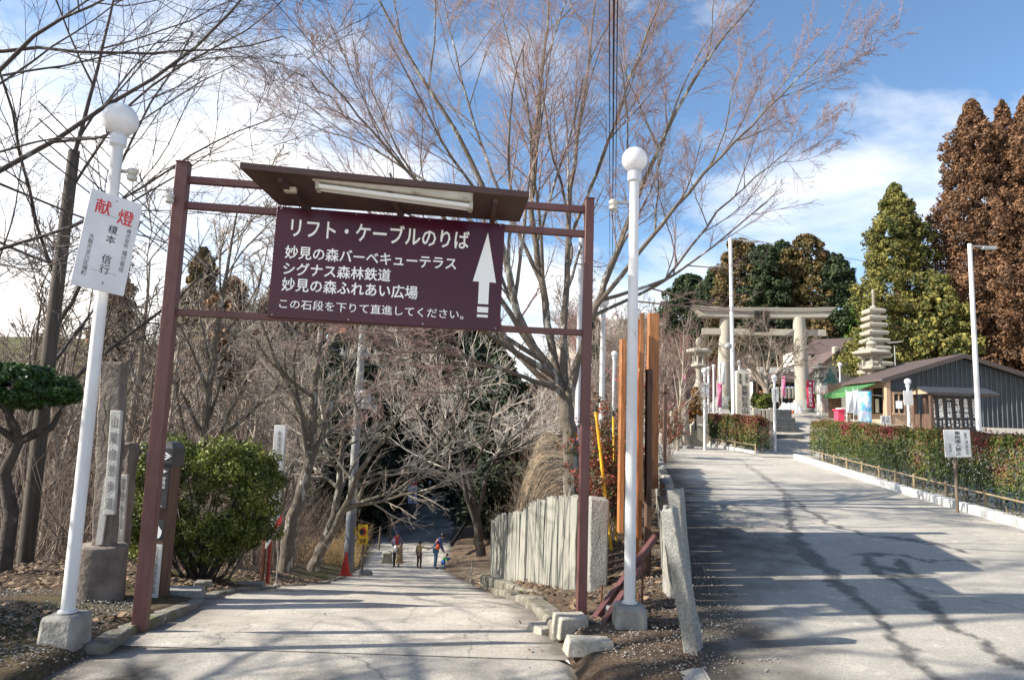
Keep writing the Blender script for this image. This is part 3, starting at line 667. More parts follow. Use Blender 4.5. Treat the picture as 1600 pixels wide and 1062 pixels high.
# plaster repair streaks
for a in (((161, 745), (169, 745), (141, 850), 5.985),):
    q = Plane(None, None, None, pts=(P(*a[0], a[3]), P(*a[1], a[3]), P(*a[2], a[3]))); mb = MB(); mb.add([q.at(.5, 0, .012), q.at(1.3, .1, .012), q.at(1.2, .6, .012), q.at(.8, 1, .012), q.at(-.4, 1, .012), q.at(0, .5, .012), q.at(.5, 0, -.01), q.at(1.3, .1, -.01), q.at(1.2, .6, -.01), q.at(.8, 1, -.01), q.at(-.4, 1, -.01), q.at(0, .5, -.01)],
       [(0, 5, 4, 3, 2, 1)] + [(i, (i + 1) % 6, (i + 1) % 6 + 6, i + 6) for i in range(6)]); mb.build('plaster_patch', MATS['strip_cement'], mon, smooth=0)
# crack: thin dark groove ribbon
mb = MB(); cr = [(165, 612), (162, 630), (166, 650), (161, 668), (164, 684), (158, 700), (160, 712)]; pts = [P(a, b, 5.99) for a, b in cr]
mb.tube(pts, [.002, .004, .005, .004, .005, .003, .002], 5); mb.build('crack', dark_gap, mon)
mon2 = thing('stone_marker', 'short concrete pillar with a faded white inscribed strip beside the tall monument', 'monument', on(-3.4, 6.6))
mb = pillar((164, 862), (188, 862), (186, 692), (204, 692), 6.5, .16, 9); mb.build('pillar', old_conc, mon2, smooth=30, bevel=.01)
q2 = Plane(None, None, None, pts=(P(187, 741, 6.48), P(200, 741, 6.48), P(172, 852, 6.48))); mb = MB(); q2.slab(mb, 0, 0, 1, 1, -.02, .006); s2 = mb.build('inscribed_strip', MATS['strip_cement'], mon2, bevel=.004)
q2.text('能勢妙見山', .2, .04, .8, .95, MATS['ink_grey'], s2, .012, True, n=.009)

# ---- dark trail signpost behind the left gate post
sp = thing('trail_signpost', 'dark wooden trail signpost with white arrows behind the left gate post', 'signpost', on(-3.0, 6.2))
def vbox(name, px0, px1, pyt, pyb, d, th_, m, parent, lean=0, bevel=.006, ground=False):
    """upright box spanning the given photograph columns/rows at distance d"""
    a = P(px0, (pyt + pyb) / 2, d); b = P(px1, (pyt + pyb) / 2, d); c = P((px0 + px1) / 2, (pyt + pyb) / 2, d)
    zt = P((px0 + px1) / 2, pyt, d).z; zb = P((px0 + px1) / 2, pyb, d).z
    if ground: zb = h(c.x, d) - .08
    mb = MB(); mb.box((c.x, d + th_ / 2, (zt + zb) / 2), (abs(b.x - a.x), th_, zt - zb)); return mb.build(name, m, parent, bevel=bevel)
d_ = 6.25; a = P(243, 780, d_); sw = .20
zt = P(252, 697, d_).z; zg = h(a.x, d_); sx = P(240, 815, d_).x
mb = MB(); mb.box((sx, d_ + .12, (zg - .1 + zt - .12) / 2), (sw, sw, zt - .12 - zg + .1)); mb.build('post', dark_wood, sp, bevel=.01)
mb = MB(); mb.box((sx, d_ + .12, zt - .10), (sw + .03, sw + .03, .16)); mb.lathe((sx, d_ + .12, 0), [((sw + .03) * .70, zt - .021), (.12, zt + .035), (.10, zt + .04)], 4, True); cap = mb.build('cap', blk, sp, bevel=.004)
def face(z0, z1, m, name, dx0=-.1, dx1=.1):
    q = Plane(None, None, None, pts=(Vector((sx + dx0, d_ - .004, z1)), Vector((sx + dx1, d_ - .004, z1)), Vector((sx + dx0, d_ - .004, z0))))
    mb = MB(); q.slab(mb, 0, 0, 1, 1, -.01, .008); return q, mb.build(name, m, sp, bevel=.002)
z1 = P(255, 730, d_).z; z0 = P(255, 795, d_).z; qf, panel = face(z0, z1, blk, 'sign_panel')
def arrow(q, mb, u0, u1, vc, hh, n=.012):
    flat(q, mb, [(u0, vc - hh * .12), (u0, vc + hh * .12), (u1 - .04, vc + hh * .12), (u1 - .04, vc - hh * .12)], n)
    flat(q, mb, [(u1 - .22, vc - hh), (u1 - .3, vc - hh * .8), (u1 - .1, vc), (u1 - .3, vc + hh * .8), (u1 - .22, vc + hh), (u1, vc)], n)
mb = MB(); arrow(qf, mb, .45, .95, .09, .05); mb.build('arrow', letter_white, panel, smooth=0)
qf.text('ケｌブル下', .52, .25, .66, .72, letter_white, panel, .01, True, n=.012); qf.text('妙見山', .76, .22, .90, .50, letter_white, panel, .01, True, n=.012); qf.text('1.5km', .5, .9, .85, .94, letter_white, panel, .005, n=.012)
qc, pc2 = face(zt - .15, zt - .04, blk, 'cap_panel', -.12, .12); mb = MB(); arrow(qc, mb, .55, .98, .4, .3); mb.build('arrow', letter_white, pc2, smooth=0)
q3, p3_ = face(P(250, 845, d_).z, P(250, 812, d_).z, blk, 'emblem_panel', .015, .1); mb = MB()
flat(q3, mb, [(.5 + .36 * math.cos(t), .5 + .36 * math.sin(t)) for t in [math.pi * 2 * k / 16 * .72 for k in range(16)]], .012); mb.build('emblem', letter_white, p3_, smooth=0)
q4, p4_ = face(P(245, 935, d_).z, P(250, 850, d_).z, mat('panel_grey', (.50, .50, .48), None), 'name_panel', .015, .1)
q4.text('近畿自然歩道', .25, .05, .75, .9, MATS['ink_grey'], p4_, .012, True, n=.012)

# ---- brown steel braces and rebar stakes by the right lamp
br_ = thing('steel_brace', 'low crossed reddish brown steel braces leaning between the right gate post and lamp', 'brace', on(.95, 5.6))
for a, b, da, db in (((1024, 838), (930, 966), 6.1, 5.5), ((1005, 880), (928, 998), 5.9, 5.25)):
    mb = MB(); mb.bar(P(*a, da), P(*b, db), .045, .05); mb.build('brace', brown_steel, br_, bevel=.003)
rb_ = thing('rebar_stake', 'pair of thin rusty stakes driven into the soil behind the right lamp', 'stake', on(1.15, 5.9))
for (px, y0, y1, d) in ((1003, 880, 980, 5.7), (996, 926, 985, 5.5), (939, 913, 948, 5.9)):
    a = P(px, y0, d); mb = MB(); mb.tube([(a.x, d, h(a.x, d) - .1), (a.x + .01, d, a.z)], .009, 7); mb.build('stake', rust, rb_)
# ---- loose kerb stones around the right foot
def stone(name, label, px, py, d, size, rz_, m, seed, group=None, cat='stone'):
    rd = random.Random(seed); c = P(px, py, d); x, y = c.x, c.y; z = h(x, y); mb = MB(); sx_, sy_, sz_ = size; rt = Matrix.Rotation(rz_, 3, 'Z')
    b4 = [Vector((i * sx_ / 2 * rd.uniform(.9, 1.1), j * sy_ / 2 * rd.uniform(.9, 1.1), -.05)) for i, j in ((-1, -1), (1, -1), (1, 1), (-1, 1))]; t4 = [q * rd.uniform(.8, .95) + Vector((0, 0, sz_ * rd.uniform(.9, 1.05) + .05)) for q in b4]
    rough_block(mb, [rt @ q + Vector((x, y, z)) for q in b4], [rt @ q + Vector((x, y, z)) for q in t4], 3, min(size) * .06, seed)
    o = mb.build(name, m, smooth=50, bevel=min(size) * .12); return tag(o, label, cat, group)
stone('kerb_stone', 'rounded kerb stone at the foot of the right gate post', 893, 985, 5.35, (.26, .20, .10), .3, granite_l, 2)
stone('kerb_stone', 'flat pale kerb stone lying left of the right lamp block', 922, 1018, 4.85, (.34, .15, .05), .05, granite_l, 4)
stone('kerb_stone', 'pale slab edging the path left of the right gate post', 855, 962, 5.75, (.28, .22, .06), .5, granite_l, 8)
stone('field_stone', 'small grey stone on the soil in front of the red braces', 952, 965, 5.6, (.14, .10, .07), .8, granite, 14)
stone('field_stone', 'flat stone in the verge beneath the round evergreen bush', 285, 940, 6.6, (.36, .18, .06), .2, granite, 5)
stone('field_stone', 'rounded yellowish stone on the verge right of the dark signpost', 318, 915, 7.3, (.18, .14, .08), .2, moss_conc, 6)
stone('field_stone', 'flat stone on the verge farther up behind the bush', 392, 887, 9.2, (.38, .2, .05), .2, granite, 7)
tag(MB().box(P(996, 1048, 4.55) * 1 - Vector((0, 0, P(996, 1048, 4.55).z - .03)), (.03, .022, .02), .5).build('litter', mat('litter_red', (.55, .05, .05), None)), 'tiny red scrap of litter on the asphalt near the right lamp', 'litter')

# ---- granite pillar and grey picket fence beside the path
q = P(934, 915, 6.75); mb = MB(); zt = P(936, 777, 6.7).z; g0 = h(q.x, 6.7) - .15
rough_block(mb, [(q.x - .10, 6.62, g0), (q.x + .075, 6.62, g0), (q.x + .075, 6.84, g0), (q.x - .10, 6.84, g0)], [(q.x - .10, 6.62, zt), (q.x + .08, 6.62, zt - .01), (q.x + .08, 6.84, zt - .01), (q.x - .10, 6.84, zt)], 6, .006, 12)
tag(mb.build('stone_pillar', granite, smooth=30, bevel=.015), 'square granite pillar ending the grey picket fence next to the right gate post', 'stone pillar')
pf = thing('picket_fence', 'fence of grey weathered upright stone pickets along the right of the path', 'fence', Vector((*fence_xy(.5), -.8)))
rd = random.Random(11); npk = 27; t0 = 0.0
for i in range(npk):
    ta = (i / npk); tb = (i + .84) / npk; tm = (ta + tb) / 2; x0, y0 = fence_xy(ta); x1, y1 = fence_xy(tb); D = Vector((.07, .01, 0))
    yb = ip((y0 + y1) / 2, [7, 15], [-.10, -1.63]) - .05
    top = P(895 - 130 * (1 - (7.0 / (7 + 8 * tm)) * (1 + 0)) / (1 - 7 / 15), 0, 7 + 8 * tm)
    px = 800 + (fence_xy(tm)[0]) / (7 + 8 * tm) * F
    pyt = ip(px, [765, 790, 822, 838, 860, 900], [826, 806, 799, 786, 779, 777]) + rd.uniform(-2.5, 2.5)
    zt = P(px, pyt, 7 + 8 * tm).z; ln = rd.uniform(-.015, .015)
    mb = MB(); rough_block(mb, [(x0, y0, yb), (x0 + .075, y0 + .01, yb), (x1 + .075, y1 + .01, yb), (x1, y1, yb)], [(x0 + ln, y0, zt), (x0 + .075 + ln, y0 + .01, zt), (x1 + .075 + ln, y1, zt + rd.uniform(-.02, .02)), (x1 + ln, y1, zt)], 5, .006, i)
    mb.build('picket', lichen_wood, pf, smooth=30, bevel=.006)

# ---- granite slabs standing between the bank and the road
def slab(pts_b, pts_t, d0, d1, th_, label, seed, m=granite, group='granite slabs fencing the road'):
    a = P(*pts_b[0], d0); b = P(*pts_b[1], d1); c = P(*pts_t[0], d0); d = P(*pts_t[1], d1); T = Vector((0, 0, 0)); nrm = Vector((-(b - a).y, (b - a).x, 0)).normalized() * th_
    z0 = min(h(a.x, a.y), h(b.x, b.y)) - .12; a.z = b.z = z0
    mb = MB(); rough_block(mb, [a, b, b + nrm, a + nrm], [c, d, d + nrm, c + nrm], 8, .006, seed); o = mb.build('granite_slab', m, smooth=30, bevel=.014)
    return tag(o, label, 'stone slab', group)
slab([(1072, 1040), (1098, 1042)], [(1031, 797), (1050, 793)], 4.75, 4.68, .10, 'tall leaning granite slab standing nearest of the row at the road edge', 21)
slab([(1062, 975), (1082, 965)], [(1040, 765), (1062, 762)], 5.7, 5.65, .12, 'second granite slab just behind the leaning one at the road edge', 22)
slab([(1050, 900), (1066, 890)], [(1030, 776), (1042, 776)], 7.2, 7.2, .12, 'third granite slab in the row at the road edge', 23)
for i, (px, pyt, d) in enumerate(((1036, 700, 9.6), (1048, 702, 11.2))):
    pass
# low weathered stake fences further up the left side of the road
sf = thing('stake_fence', 'dark weathered stake fence between the nandina and the road', 'fence', on(2.7, 12))
rd = random.Random(4)
for i in range(11):     # granite posts with narrow gaps, nearer part of the same fence
    y = 6.0 + i * .285; x = float(rl(y)) - .17; z = h(x, y); zt = rz(y) + .70 + rd.uniform(-.03, .03); mb = MB()
    rough_block(mb, [(x, y, z - .1), (x + .10, y, z - .1), (x + .10, y + .24, z - .1), (x, y + .24, z - .1)], [(x, y, zt), (x + .10, y, zt), (x + .10, y + .24, zt), (x, y + .24, zt)], 3, .006, 50 + i)
    mb.build('stake', granite if i % 2 else concrete, sf, smooth=30, bevel=.012)
for i in range(26):
    y = 9.2 + i * .32; x = float(rl(y)) - .18; z = h(x, y); zt = rz(y) + ip(y, [9, 12, 17], [.55, .62, .85]) + rd.uniform(-.04, .04); mb = MB()
    rough_block(mb, [(x, y, z - .1), (x + .09, y, z - .1), (x + .09, y + .26, z - .1), (x, y + .26, z - .1)], [(x, y, zt), (x + .09, y, zt), (x + .09, y + .26, zt), (x, y + .26, zt)], 3, .008, i)
    mb.build('stake', lichen_wood if i % 3 else concrete, sf, smooth=30, bevel=.008)

# ---- big notice board seen edge-on: its wide face runs away from the camera
nb_ = thing('timber_notice_board', 'large orange timber board seen edge on behind the right lamp', 'notice board', on(1.35, 7.6))
def epost(px, pyt, d, w_, t_, m, name='post', zb=None):
    c = P(px, 700, d); zt = P(px, pyt, d).z; zb = h(c.x, d) - .1 if zb is None else zb; mb = MB(); mb.box((c.x, d, (zb + zt) / 2), (w_, t_, zt - zb)); return mb.build(name, m, nb_, bevel=.008)
epost(971, 530, 6.55, .05, .12, orange_wood, zb=P(971, 832, 6.55).z); epost(1019, 490, 8.7, .135, .13, orange_wood, 'end_post', zb=P(1019, 762, 8.7).z)
c = P(996, 700, 7.3); mb = MB(); mb.lathe((c.x, 7.3, 0), [(.058, h(c.x, 7.3) - .1), (.055, 1.2), (.05, P(996, 500, 7.3).z), (.03, P(996, 499, 7.3).z)], 16); mb.build('log_post', log_wood, nb_)
epost(1013, 577, 6.9, .055, .11, dark_wood, 'brace_post')
a = P(1000, 500, 6.7); b = P(1003, 500, 8.6)
mb = MB(); za, zb_ = .92, 2.72; mb.hexa([(a.x - .02, 6.6, za), (a.x + .025, 6.6, za), (b.x + .025, 8.62, za), (b.x - .02, 8.62, za)], [(a.x - .02, 6.6, zb_), (a.x + .025, 6.6, zb_), (b.x + .025, 8.62, zb_ + .12), (b.x - .02, 8.62, zb_ + .12)]); mb.build('panel', orange_wood, nb_, bevel=.004)
q0, q1 = P(984, 560, 5.75), P(990, 560, 6.36); mb = MB(); mb.hexa([(q0.x - .02, 5.75, .95), (q0.x + .02, 5.75, .95), (q1.x + .02, 6.36, .95), (q1.x - .02, 6.36, .95)], [(q0.x - .02, 5.75, 2.3), (q0.x + .02, 5.75, 2.3), (q1.x + .02, 6.36, 2.3), (q1.x - .02, 6.36, 2.3)]); mb.build('side_panel', orange_wood, nb_, bevel=.004)  # extra panel added behind the lamp pole to widen the road shadow
# ================================================================= VEGETATION
def tubes(name, groups, m, parent=None):
    """groups: list of (points (M,n,3), radii (M,n), sides) -> one mesh"""
    V = []; Fc = []; off = 0
    for Pn, Rn, k in groups:
        M_n, n = Rn.shape
        if M_n == 0: continue
        T = np.empty_like(Pn); T[:, 1:-1] = Pn[:, 2:] - Pn[:, :-2]; T[:, 0] = Pn[:, 1] - Pn[:, 0]; T[:, -1] = Pn[:, -1] - Pn[:, -2]
        T /= np.linalg.norm(T, axis=2, keepdims=True) + 1e-9
        D = Pn[:, -1] - Pn[:, 0]; D /= np.linalg.norm(D, axis=1, keepdims=True) + 1e-9
        ref = np.where(np.abs(D[:, 2:3]) < .9, np.array([[0, 0, 1.0]]), np.array([[1.0, 0, 0]]))[:, None]
        U = np.cross(T, ref); U /= np.linalg.norm(U, axis=2, keepdims=True) + 1e-9; W = np.cross(T, U)
        a = np.arange(k) / k * 2 * np.pi
        vs = Pn[:, :, None] + (U[:, :, None] * np.cos(a)[None, None, :, None] + W[:, :, None] * np.sin(a)[None, None, :, None]) * Rn[:, :, None, None]
        V.append(vs.reshape(-1, 3)); idx = off + np.arange(M_n)[:, None, None] * n * k + np.arange(n - 1)[None, :, None] * k + np.arange(k)[None, None]
        nx = off + np.arange(M_n)[:, None, None] * n * k + np.arange(n - 1)[None, :, None] * k + ((np.arange(k) + 1) % k)[None, None]
        Fc.append(np.stack([idx, idx + k, nx + k, nx], -1).reshape(-1, 4)); off += M_n * n * k
    return npmesh(name, np.concatenate(V), np.concatenate(Fc), m, parent, smooth=True)
def walk(p, d, L, r0, r1, n, wander, up, rg, curl=0):
    """p,d (M,3); L,r0,r1 (M,) -> polylines"""
    Mn = len(p); Pn = np.empty((Mn, n + 1, 3)); Pn[:, 0] = p; Rn = r0[:, None] + (r1 - r0)[:, None] * np.linspace(0, 1, n + 1)[None] ** .85
    d = d / (np.linalg.norm(d, axis=1, keepdims=True) + 1e-9); st = (L / n)[:, None]
    for i in range(n):
        d = d + rg.normal(0, wander, (Mn, 3)); d[:, 2] += up; d /= np.linalg.norm(d, axis=1, keepdims=True) + 1e-9
        Pn[:, i + 1] = Pn[:, i] + d * st
    return Pn, Rn
def sprout(Pn, Rn, k, t0, ang, asd, Lf, rr_, n, wander, up, rg, tipr=.3, minr=.0022, t1=1.0):
    """k children per parent; Lf(t, parentLength) -> length"""
    Mn, n0, _ = Pn.shape; t = t0 + (t1 - t0) * (np.arange(k)[None] + rg.uniform(0, 1, (Mn, k))) / k; t = np.clip(t, 0, .999)
    f = t * (n0 - 1); i = f.astype(int); fr = (f - i)[..., None]; ar = np.arange(Mn)[:, None]
    a = Pn[ar, i]; b = Pn[ar, i + 1]; pos = a * (1 - fr) + b * fr; T = b - a; T /= np.linalg.norm(T, axis=2, keepdims=True) + 1e-9
    rad = Rn[ar, i] * (1 - fr[..., 0]) + Rn[ar, i + 1] * fr[..., 0]
    rv = rg.normal(0, 1, T.shape); side = np.cross(T, rv); side /= np.linalg.norm(side, axis=2, keepdims=True) + 1e-9
    an = rg.normal(ang, asd, (Mn, k))[..., None]; d = T * np.cos(an) + side * np.sin(an)
    PLen = np.linalg.norm(Pn[:, 1:] - Pn[:, :-1], axis=2).sum(1)[:, None]
    L = Lf(t, PLen) * rg.uniform(.65, 1.25, (Mn, k)); r0 = np.maximum(rad * rr_, minr)
    return walk(pos.reshape(-1, 3), d.reshape(-1, 3), L.ravel(), r0.ravel(), np.maximum(r0.ravel() * tipr, minr * .7), n, wander, up, rg)

def bare_tree(name, label, loc, trunks, rg_seed, limbs, mt, mtw, group=None, cat='tree', lv=(9, 9, 5), lens=(.42, .36, .38), twigr=.0025, spread=(.75, .22), up=(.04, .03, .02), limb_len=.62, t0=.35, wander=.09, rrat=(.62, .55, .6), finer=True):
    """trunks: list of (points, radii) in world space; limbs: number sprouting on each trunk"""
    rg = np.random.default_rng(rg_seed); t = thing(name, label, cat, loc, group) if name else None
    big = []; fine = []
    for pts, rad in trunks:
        pts = np.array([list(q) for q in pts], float); k = len(pts)
        f = np.linspace(0, k - 1, (k - 1) * 4 + 1); Pn = np.stack([np.interp(f, range(k), pts[:, j]) for j in range(3)], -1)
        Pn[1:-1] = (Pn[:-2] + Pn[1:-1] * 2 + Pn[2:]) / 4; Pn[1:-1] += rg.normal(0, .012, Pn[1:-1].shape); Rn = np.interp(f, range(k), rad)
        big.append((Pn[None], Rn[None], 10))
        P1, R1 = sprout(Pn[None], Rn[None], limbs, t0, spread[0], spread[1], lambda a, L: L * limb_len * (1.15 - .55 * a), rrat[0], 9, wander, up[0], rg)
        big.append((P1, R1, 6))
        P2, R2 = sprout(P1, R1, lv[0], .18, .62, .2, lambda a, L: L * lens[0] * (1.1 - .6 * a), rrat[1], 6, wander * 1.1, up[1], rg, minr=twigr * 1.5); fine.append((P2, R2, 4))
        P3, R3 = sprout(P2, R2, lv[1], .15, .6, .22, lambda a, L: L * lens[1] * (1.1 - .5 * a), rrat[2], 4, wander * 1.3, up[2], rg, minr=twigr); fine.append((P3, R3, 3))
        if lv[2]:
            P4, R4 = sprout(P3, R3, lv[2], .15, .62, .25, lambda a, L: L * lens[2] * (1.1 - .4 * a), .7, 2, wander * 1.5, up[2], rg, minr=twigr * .8); fine.append((P4, R4, 3))
    tr = tubes('trunk', big, mt, t); cr = tubes('crown', fine, mtw, t)
    return t

# ---- the large maple between path and road
mb0 = P(897, 760, 11.0)
def mp_(px, py, d): q = P(px, py, d); return (q.x, q.y, q.z)
base = (mb0.x, 11.0, h(mb0.x, 11.0) - .15)
Z = (mp_(893, 700, 11.0), mp_(886, 640, 11.05))
maple_trunks = [
    ([base, Z[0], Z[1], mp_(872, 590, 11.1), mp_(815, 520, 11.0), mp_(790, 400, 10.9), mp_(740, 250, 10.8), mp_(640, 90, 10.5), mp_(560, -60, 10.3)], [.20, .165, .155, .12, .10, .085, .06, .035, .02]),
    ([Z[1], mp_(868, 570, 11.3), mp_(845, 440, 11.5), mp_(830, 330, 11.6), mp_(838, 180, 11.8), mp_(860, 0, 12), mp_(850, -160, 12.2)], [.13, .11, .09, .075, .055, .035, .02]),
    ([Z[1], mp_(880, 560, 11.2), mp_(885, 440, 11.6), mp_(890, 300, 12.2), mp_(915, 130, 12.8), mp_(935, -40, 13.4)], [.12, .10, .08, .065, .045, .025]),
    ([Z[1], mp_(900, 570, 10.9), mp_(930, 480, 10.8), mp_(960, 400, 10.8), mp_(1020, 250, 10.6), mp_(1090, 110, 10.3), mp_(1180, 0, 10.0)], [.12, .10, .085, .07, .05, .035, .015]),
    ([mp_(930, 480, 10.8), mp_(1010, 380, 10.5), mp_(1100, 270, 10.0), mp_(1200, 170, 9.6), mp_(1290, 80, 9.2)], [.06, .05, .035, .02, .01]),
    ([mp_(935, 470, 10.8), mp_(1040, 440, 10.9), mp_(1120, 330, 11.2), mp_(1200, 260, 11.6), mp_(1260, 210, 11.8)], [.05, .035, .026, .016, .008]),
    ([mp_(872, 590, 11.1), mp_(790, 540, 10.6), mp_(720, 500, 10.0), mp_(640, 470, 9.4), mp_(560, 470, 8.9)], [.09, .06, .045, .025, .01]),
    ([mp_(876, 610, 11.1), mp_(820, 590, 10.5), mp_(750, 565, 9.9), mp_(680, 545, 9.4), mp_(610, 570, 9.0)], [.08, .05, .035, .02, .008]),
    ([mp_(815, 520, 11.0), mp_(740, 400, 10.6), mp_(650, 280, 10.0), mp_(560, 180, 9.6), mp_(480, 90, 9.2)], [.07, .05, .035, .022, .01]),
    ([mp_(790, 400, 10.9), mp_(690, 300, 11.6), mp_(580, 230, 12.2), mp_(500, 200, 12.6), mp_(440, 180, 13)], [.05, .04, .025, .015, .008]),
    ([mp_(845, 440, 11.5), mp_(770, 280, 12.5), mp_(720, 120, 13.2), mp_(690, -20, 13.8)], [.06, .04, .03, .015]),
    ([mp_(888, 380, 12), mp_(940, 250, 11.2), mp_(985, 120, 10.5), mp_(1040, -20, 9.8)], [.05, .04, .03, .015]),
]
maple_trunks = [(p, [r_ * (.78 if r_ > .15 else .66) for r_ in q]) for p, q in maple_trunks]
bare_tree('maple_tree', 'large leafless maple with fanning pinkish twigs between the path and the road', base, maple_trunks, 7, 9, bark, twig_pink, lv=(10, 9, 5), lens=(.52, .44, .42), limb_len=.42, spread=(.52, .15), up=(.05, .04, .03), t0=.28, wander=.07, twigr=.0027)

# ---- lichen trees left of the path, tree right of the path
tl_ = [([mp_(445, 893, 12.0), mp_(452, 830, 12.0), mp_(478, 745, 12.0), mp_(487, 690, 12.1), mp_(492, 600, 12.2), mp_(500, 520, 12.4), mp_(515, 430, 12.6)], [.14, .11, .09, .075, .06, .045, .025]),
       ([mp_(487, 690, 12.1), mp_(460, 620, 11.9), mp_(430, 560, 11.6), mp_(405, 490, 11.4)], [.06, .05, .035, .015])]
bare_tree('lichen_tree', 'leafless tree with a thick lichen spotted trunk left of the path', tl_[0][0][0], tl_, 21, 9, bark, twig_grey, lv=(9, 7, 4), limb_len=.55, spread=(.8, .2), t0=.3, lens=(.5, .42, .4), group='lichen trees lining the path')
tl_ = [([mp_(490, 888, 13.0), mp_(500, 860, 13.0), mp_(525, 805, 13.0), mp_(530, 740, 13.1), mp_(536, 680, 13.2), mp_(540, 600, 13.3)], [.125, .095, .075, .055, .04, .025]),
       ([mp_(498, 868, 13.0), mp_(520, 830, 12.7), mp_(545, 780, 12.4), mp_(556, 740, 12.3), mp_(610, 670, 12.0), mp_(660, 610, 11.8)], [.08, .07, .06, .048, .03, .015])]
bare_tree('lichen_tree', 'leafless tree forking into two leaning trunks beside the red cone', tl_[0][0][0], tl_, 22, 9, bark, twig_grey, lv=(9, 7, 4), limb_len=.75, spread=(.85, .2), t0=.35, up=(.03, .02, .02), lens=(.5, .42, .4), group='lichen trees lining the path')
zb = G(752, 866, 8, 30)
tl_ = [([mp_(752, 868, 18.5), mp_(745, 815, 18.5), mp_(735, 750, 18.5), mp_(715, 690, 18.4), mp_(700, 640, 18.2), mp_(660, 590, 18)], [.14, .11, .085, .065, .045, .015]),
       ([mp_(745, 815, 18.5), mp_(760, 740, 18.4), mp_(790, 690, 18.2), mp_(830, 660, 18)], [.07, .05, .035, .015]),
       ([mp_(745, 825, 18.5), mp_(725, 760, 18.3), mp_(718, 700, 18.1), mp_(730, 640, 17.8)], [.07, .055, .04, .015])]
bare_tree('lichen_tree', 'small spreading leafless tree with pale twigs at the foot of the straw bank', tl_[0][0][0], tl_, 23, 8, bark_dark, mat('pale_twig', (.62, .56, .49), (.42, .37, .32), 3, .9), lv=(8, 7, 4), limb_len=.8, spread=(.9, .2), t0=.3, up=(.02, .0, .0), lens=(.5, .42, .4), twigr=.005, group='lichen trees lining the path')

# ---- branches of the cherry tree reaching in from the left
def gtrunk(x, y, pts): return [(x, y, h(x, y) - .2)] + pts
tl_ = [(gtrunk(-7.4, 7.2, [(-7.1, 7.2, 2.0), (-6.8, 7.1, 3.6), (-6.2, 7.0, 5.2), (-5.2, 6.8, 6.6), (-4.0, 6.4, 7.6)]), [.20, .15, .12, .08, .05, .03]),
       ([(-6.9, 7.1, 3.2), (-5.9, 6.6, 4.2), (-4.7, 6.2, 5.2), (-3.5, 5.9, 5.6)], [.08, .055, .035, .01]),
       ([(-7.0, 7.1, 2.4), (-6.2, 7.0, 3.0), (-5.2, 7.0, 3.3), (-4.2, 7.0, 3.7), (-2.9, 6.9, 4.55)], [.08, .05, .038, .025, .008])]
tl_ = [(p, [r_ * .48 for r_ in q]) for p, q in tl_]
bare_tree('cherry_tree', 'leafless cherry tree at the far left with bare branches reaching over the left lamp', tl_[0][0][0], tl_, 41, 8, bark_dark, twig_dark, lv=(7, 6, 3), limb_len=.6, spread=(.8, .25), t0=.25, up=(.02, .01, .03), lens=(.5, .4, .35), wander=.10)
tl_ = [(gtrunk(-9.0, 12.5, [(-8.7, 12.5, 1.0), (-8.3, 12.4, 3.2), (-8.4, 12.3, 5.5), (-8.0, 12.2, 8.0), (-7.6, 12, 10)]), [.2, .16, .13, .10, .06, .03]),
       ([(-8.6, 12.5, 1.4), (-9.8, 12.0, 3.2), (-10.8, 11.5, 5.0), (-11.5, 11, 7)], [.1, .07, .04, .02])]
tl_ = [(p, [r_ * .48 for r_ in q]) for p, q in tl_]
bare_tree('cherry_tree', 'dense leafless tree behind the left lamp and wooden pole', tl_[0][0][0], tl_, 43, 12, bark_dark, twig_dark, lv=(10, 8, 4), limb_len=.5, spread=(.9, .25), t0=.2, up=(.02, .0, .0), lens=(.5, .42, .4), twigr=.003)

# ---- foliage clouds
def leaves(c, n_out, size, rg, tone, aspect=1.8, flat_=.0):
    """c (N,3) leaf centres, n_out (N,3) outward directions -> verts, faces, tone"""
    n = len(c); nn = n_out / (np.linalg.norm(n_out, axis=1, keepdims=True) + 1e-9); nn = nn + rg.normal(0, .55, nn.shape); nn /= np.linalg.norm(nn, axis=1, keepdims=True)
    rv = rg.normal(0, 1, nn.shape); u = np.cross(nn, rv); u /= np.linalg.norm(u, axis=1, keepdims=True) + 1e-9; v_ = np.cross(nn, u)
    s = size * rg.uniform(.6, 1.4, n)[:, None]; u = u * s; v_ = v_ * s / aspect; b = nn * s * .18
    vs = np.stack([c - u, c - v_ + b, c + u, c + v_ + b], 1).reshape(-1, 3)
    return vs, np.arange(n * 4).reshape(-1, 4), np.repeat(tone, 4)
def clump_cloud(cc, rad, m, size, rg, shell=.35, tone_c=None, squash=.75):
    """m leaves round each clump centre"""
    N_ = len(cc); d = rg.normal(0, 1, (N_, m, 3)); d /= np.linalg.norm(d, axis=2, keepdims=True); r = (rg.uniform(shell, 1, (N_, m, 1))) ** .6
    d2 = d * r * rad[:, None, None]; d2[..., 2] *= squash; c = (cc[:, None] + d2).reshape(-1, 3)
    tc_ = (tone_c if tone_c is not None else rg.uniform(.2, .8, N_))[:, None] + rg.uniform(-.22, .22, (N_, m))
    nd = d.copy(); nd[..., 2] += .35
    return leaves(c, nd.reshape(-1, 3), size, rg, tc_.ravel())
cedar_brown = mat('cedar_rust_foliage', (.055, .032, .020), (.27, .145, .075), 1.2, .8, attr='tone', lo=.1, hi=.9, trans=.15)
cedar_green = mat('cedar_dark_foliage', (.012, .028, .012), (.060, .085, .030), 1.2, .8, attr='tone', lo=.1, hi=.9, trans=.12)
cedar_mixed = mat('cedar_mixed_foliage', (.05, .055, .018), (.20, .13, .05), 1.2, .8, attr='tone', lo=.1, hi=.9, trans=.12)
cedar_gold = mat('cedar_gold_foliage', (.026, .046, .012), (.27, .24, .06), .8, .8, attr='tone', lo=.15, hi=.85, trans=.15)
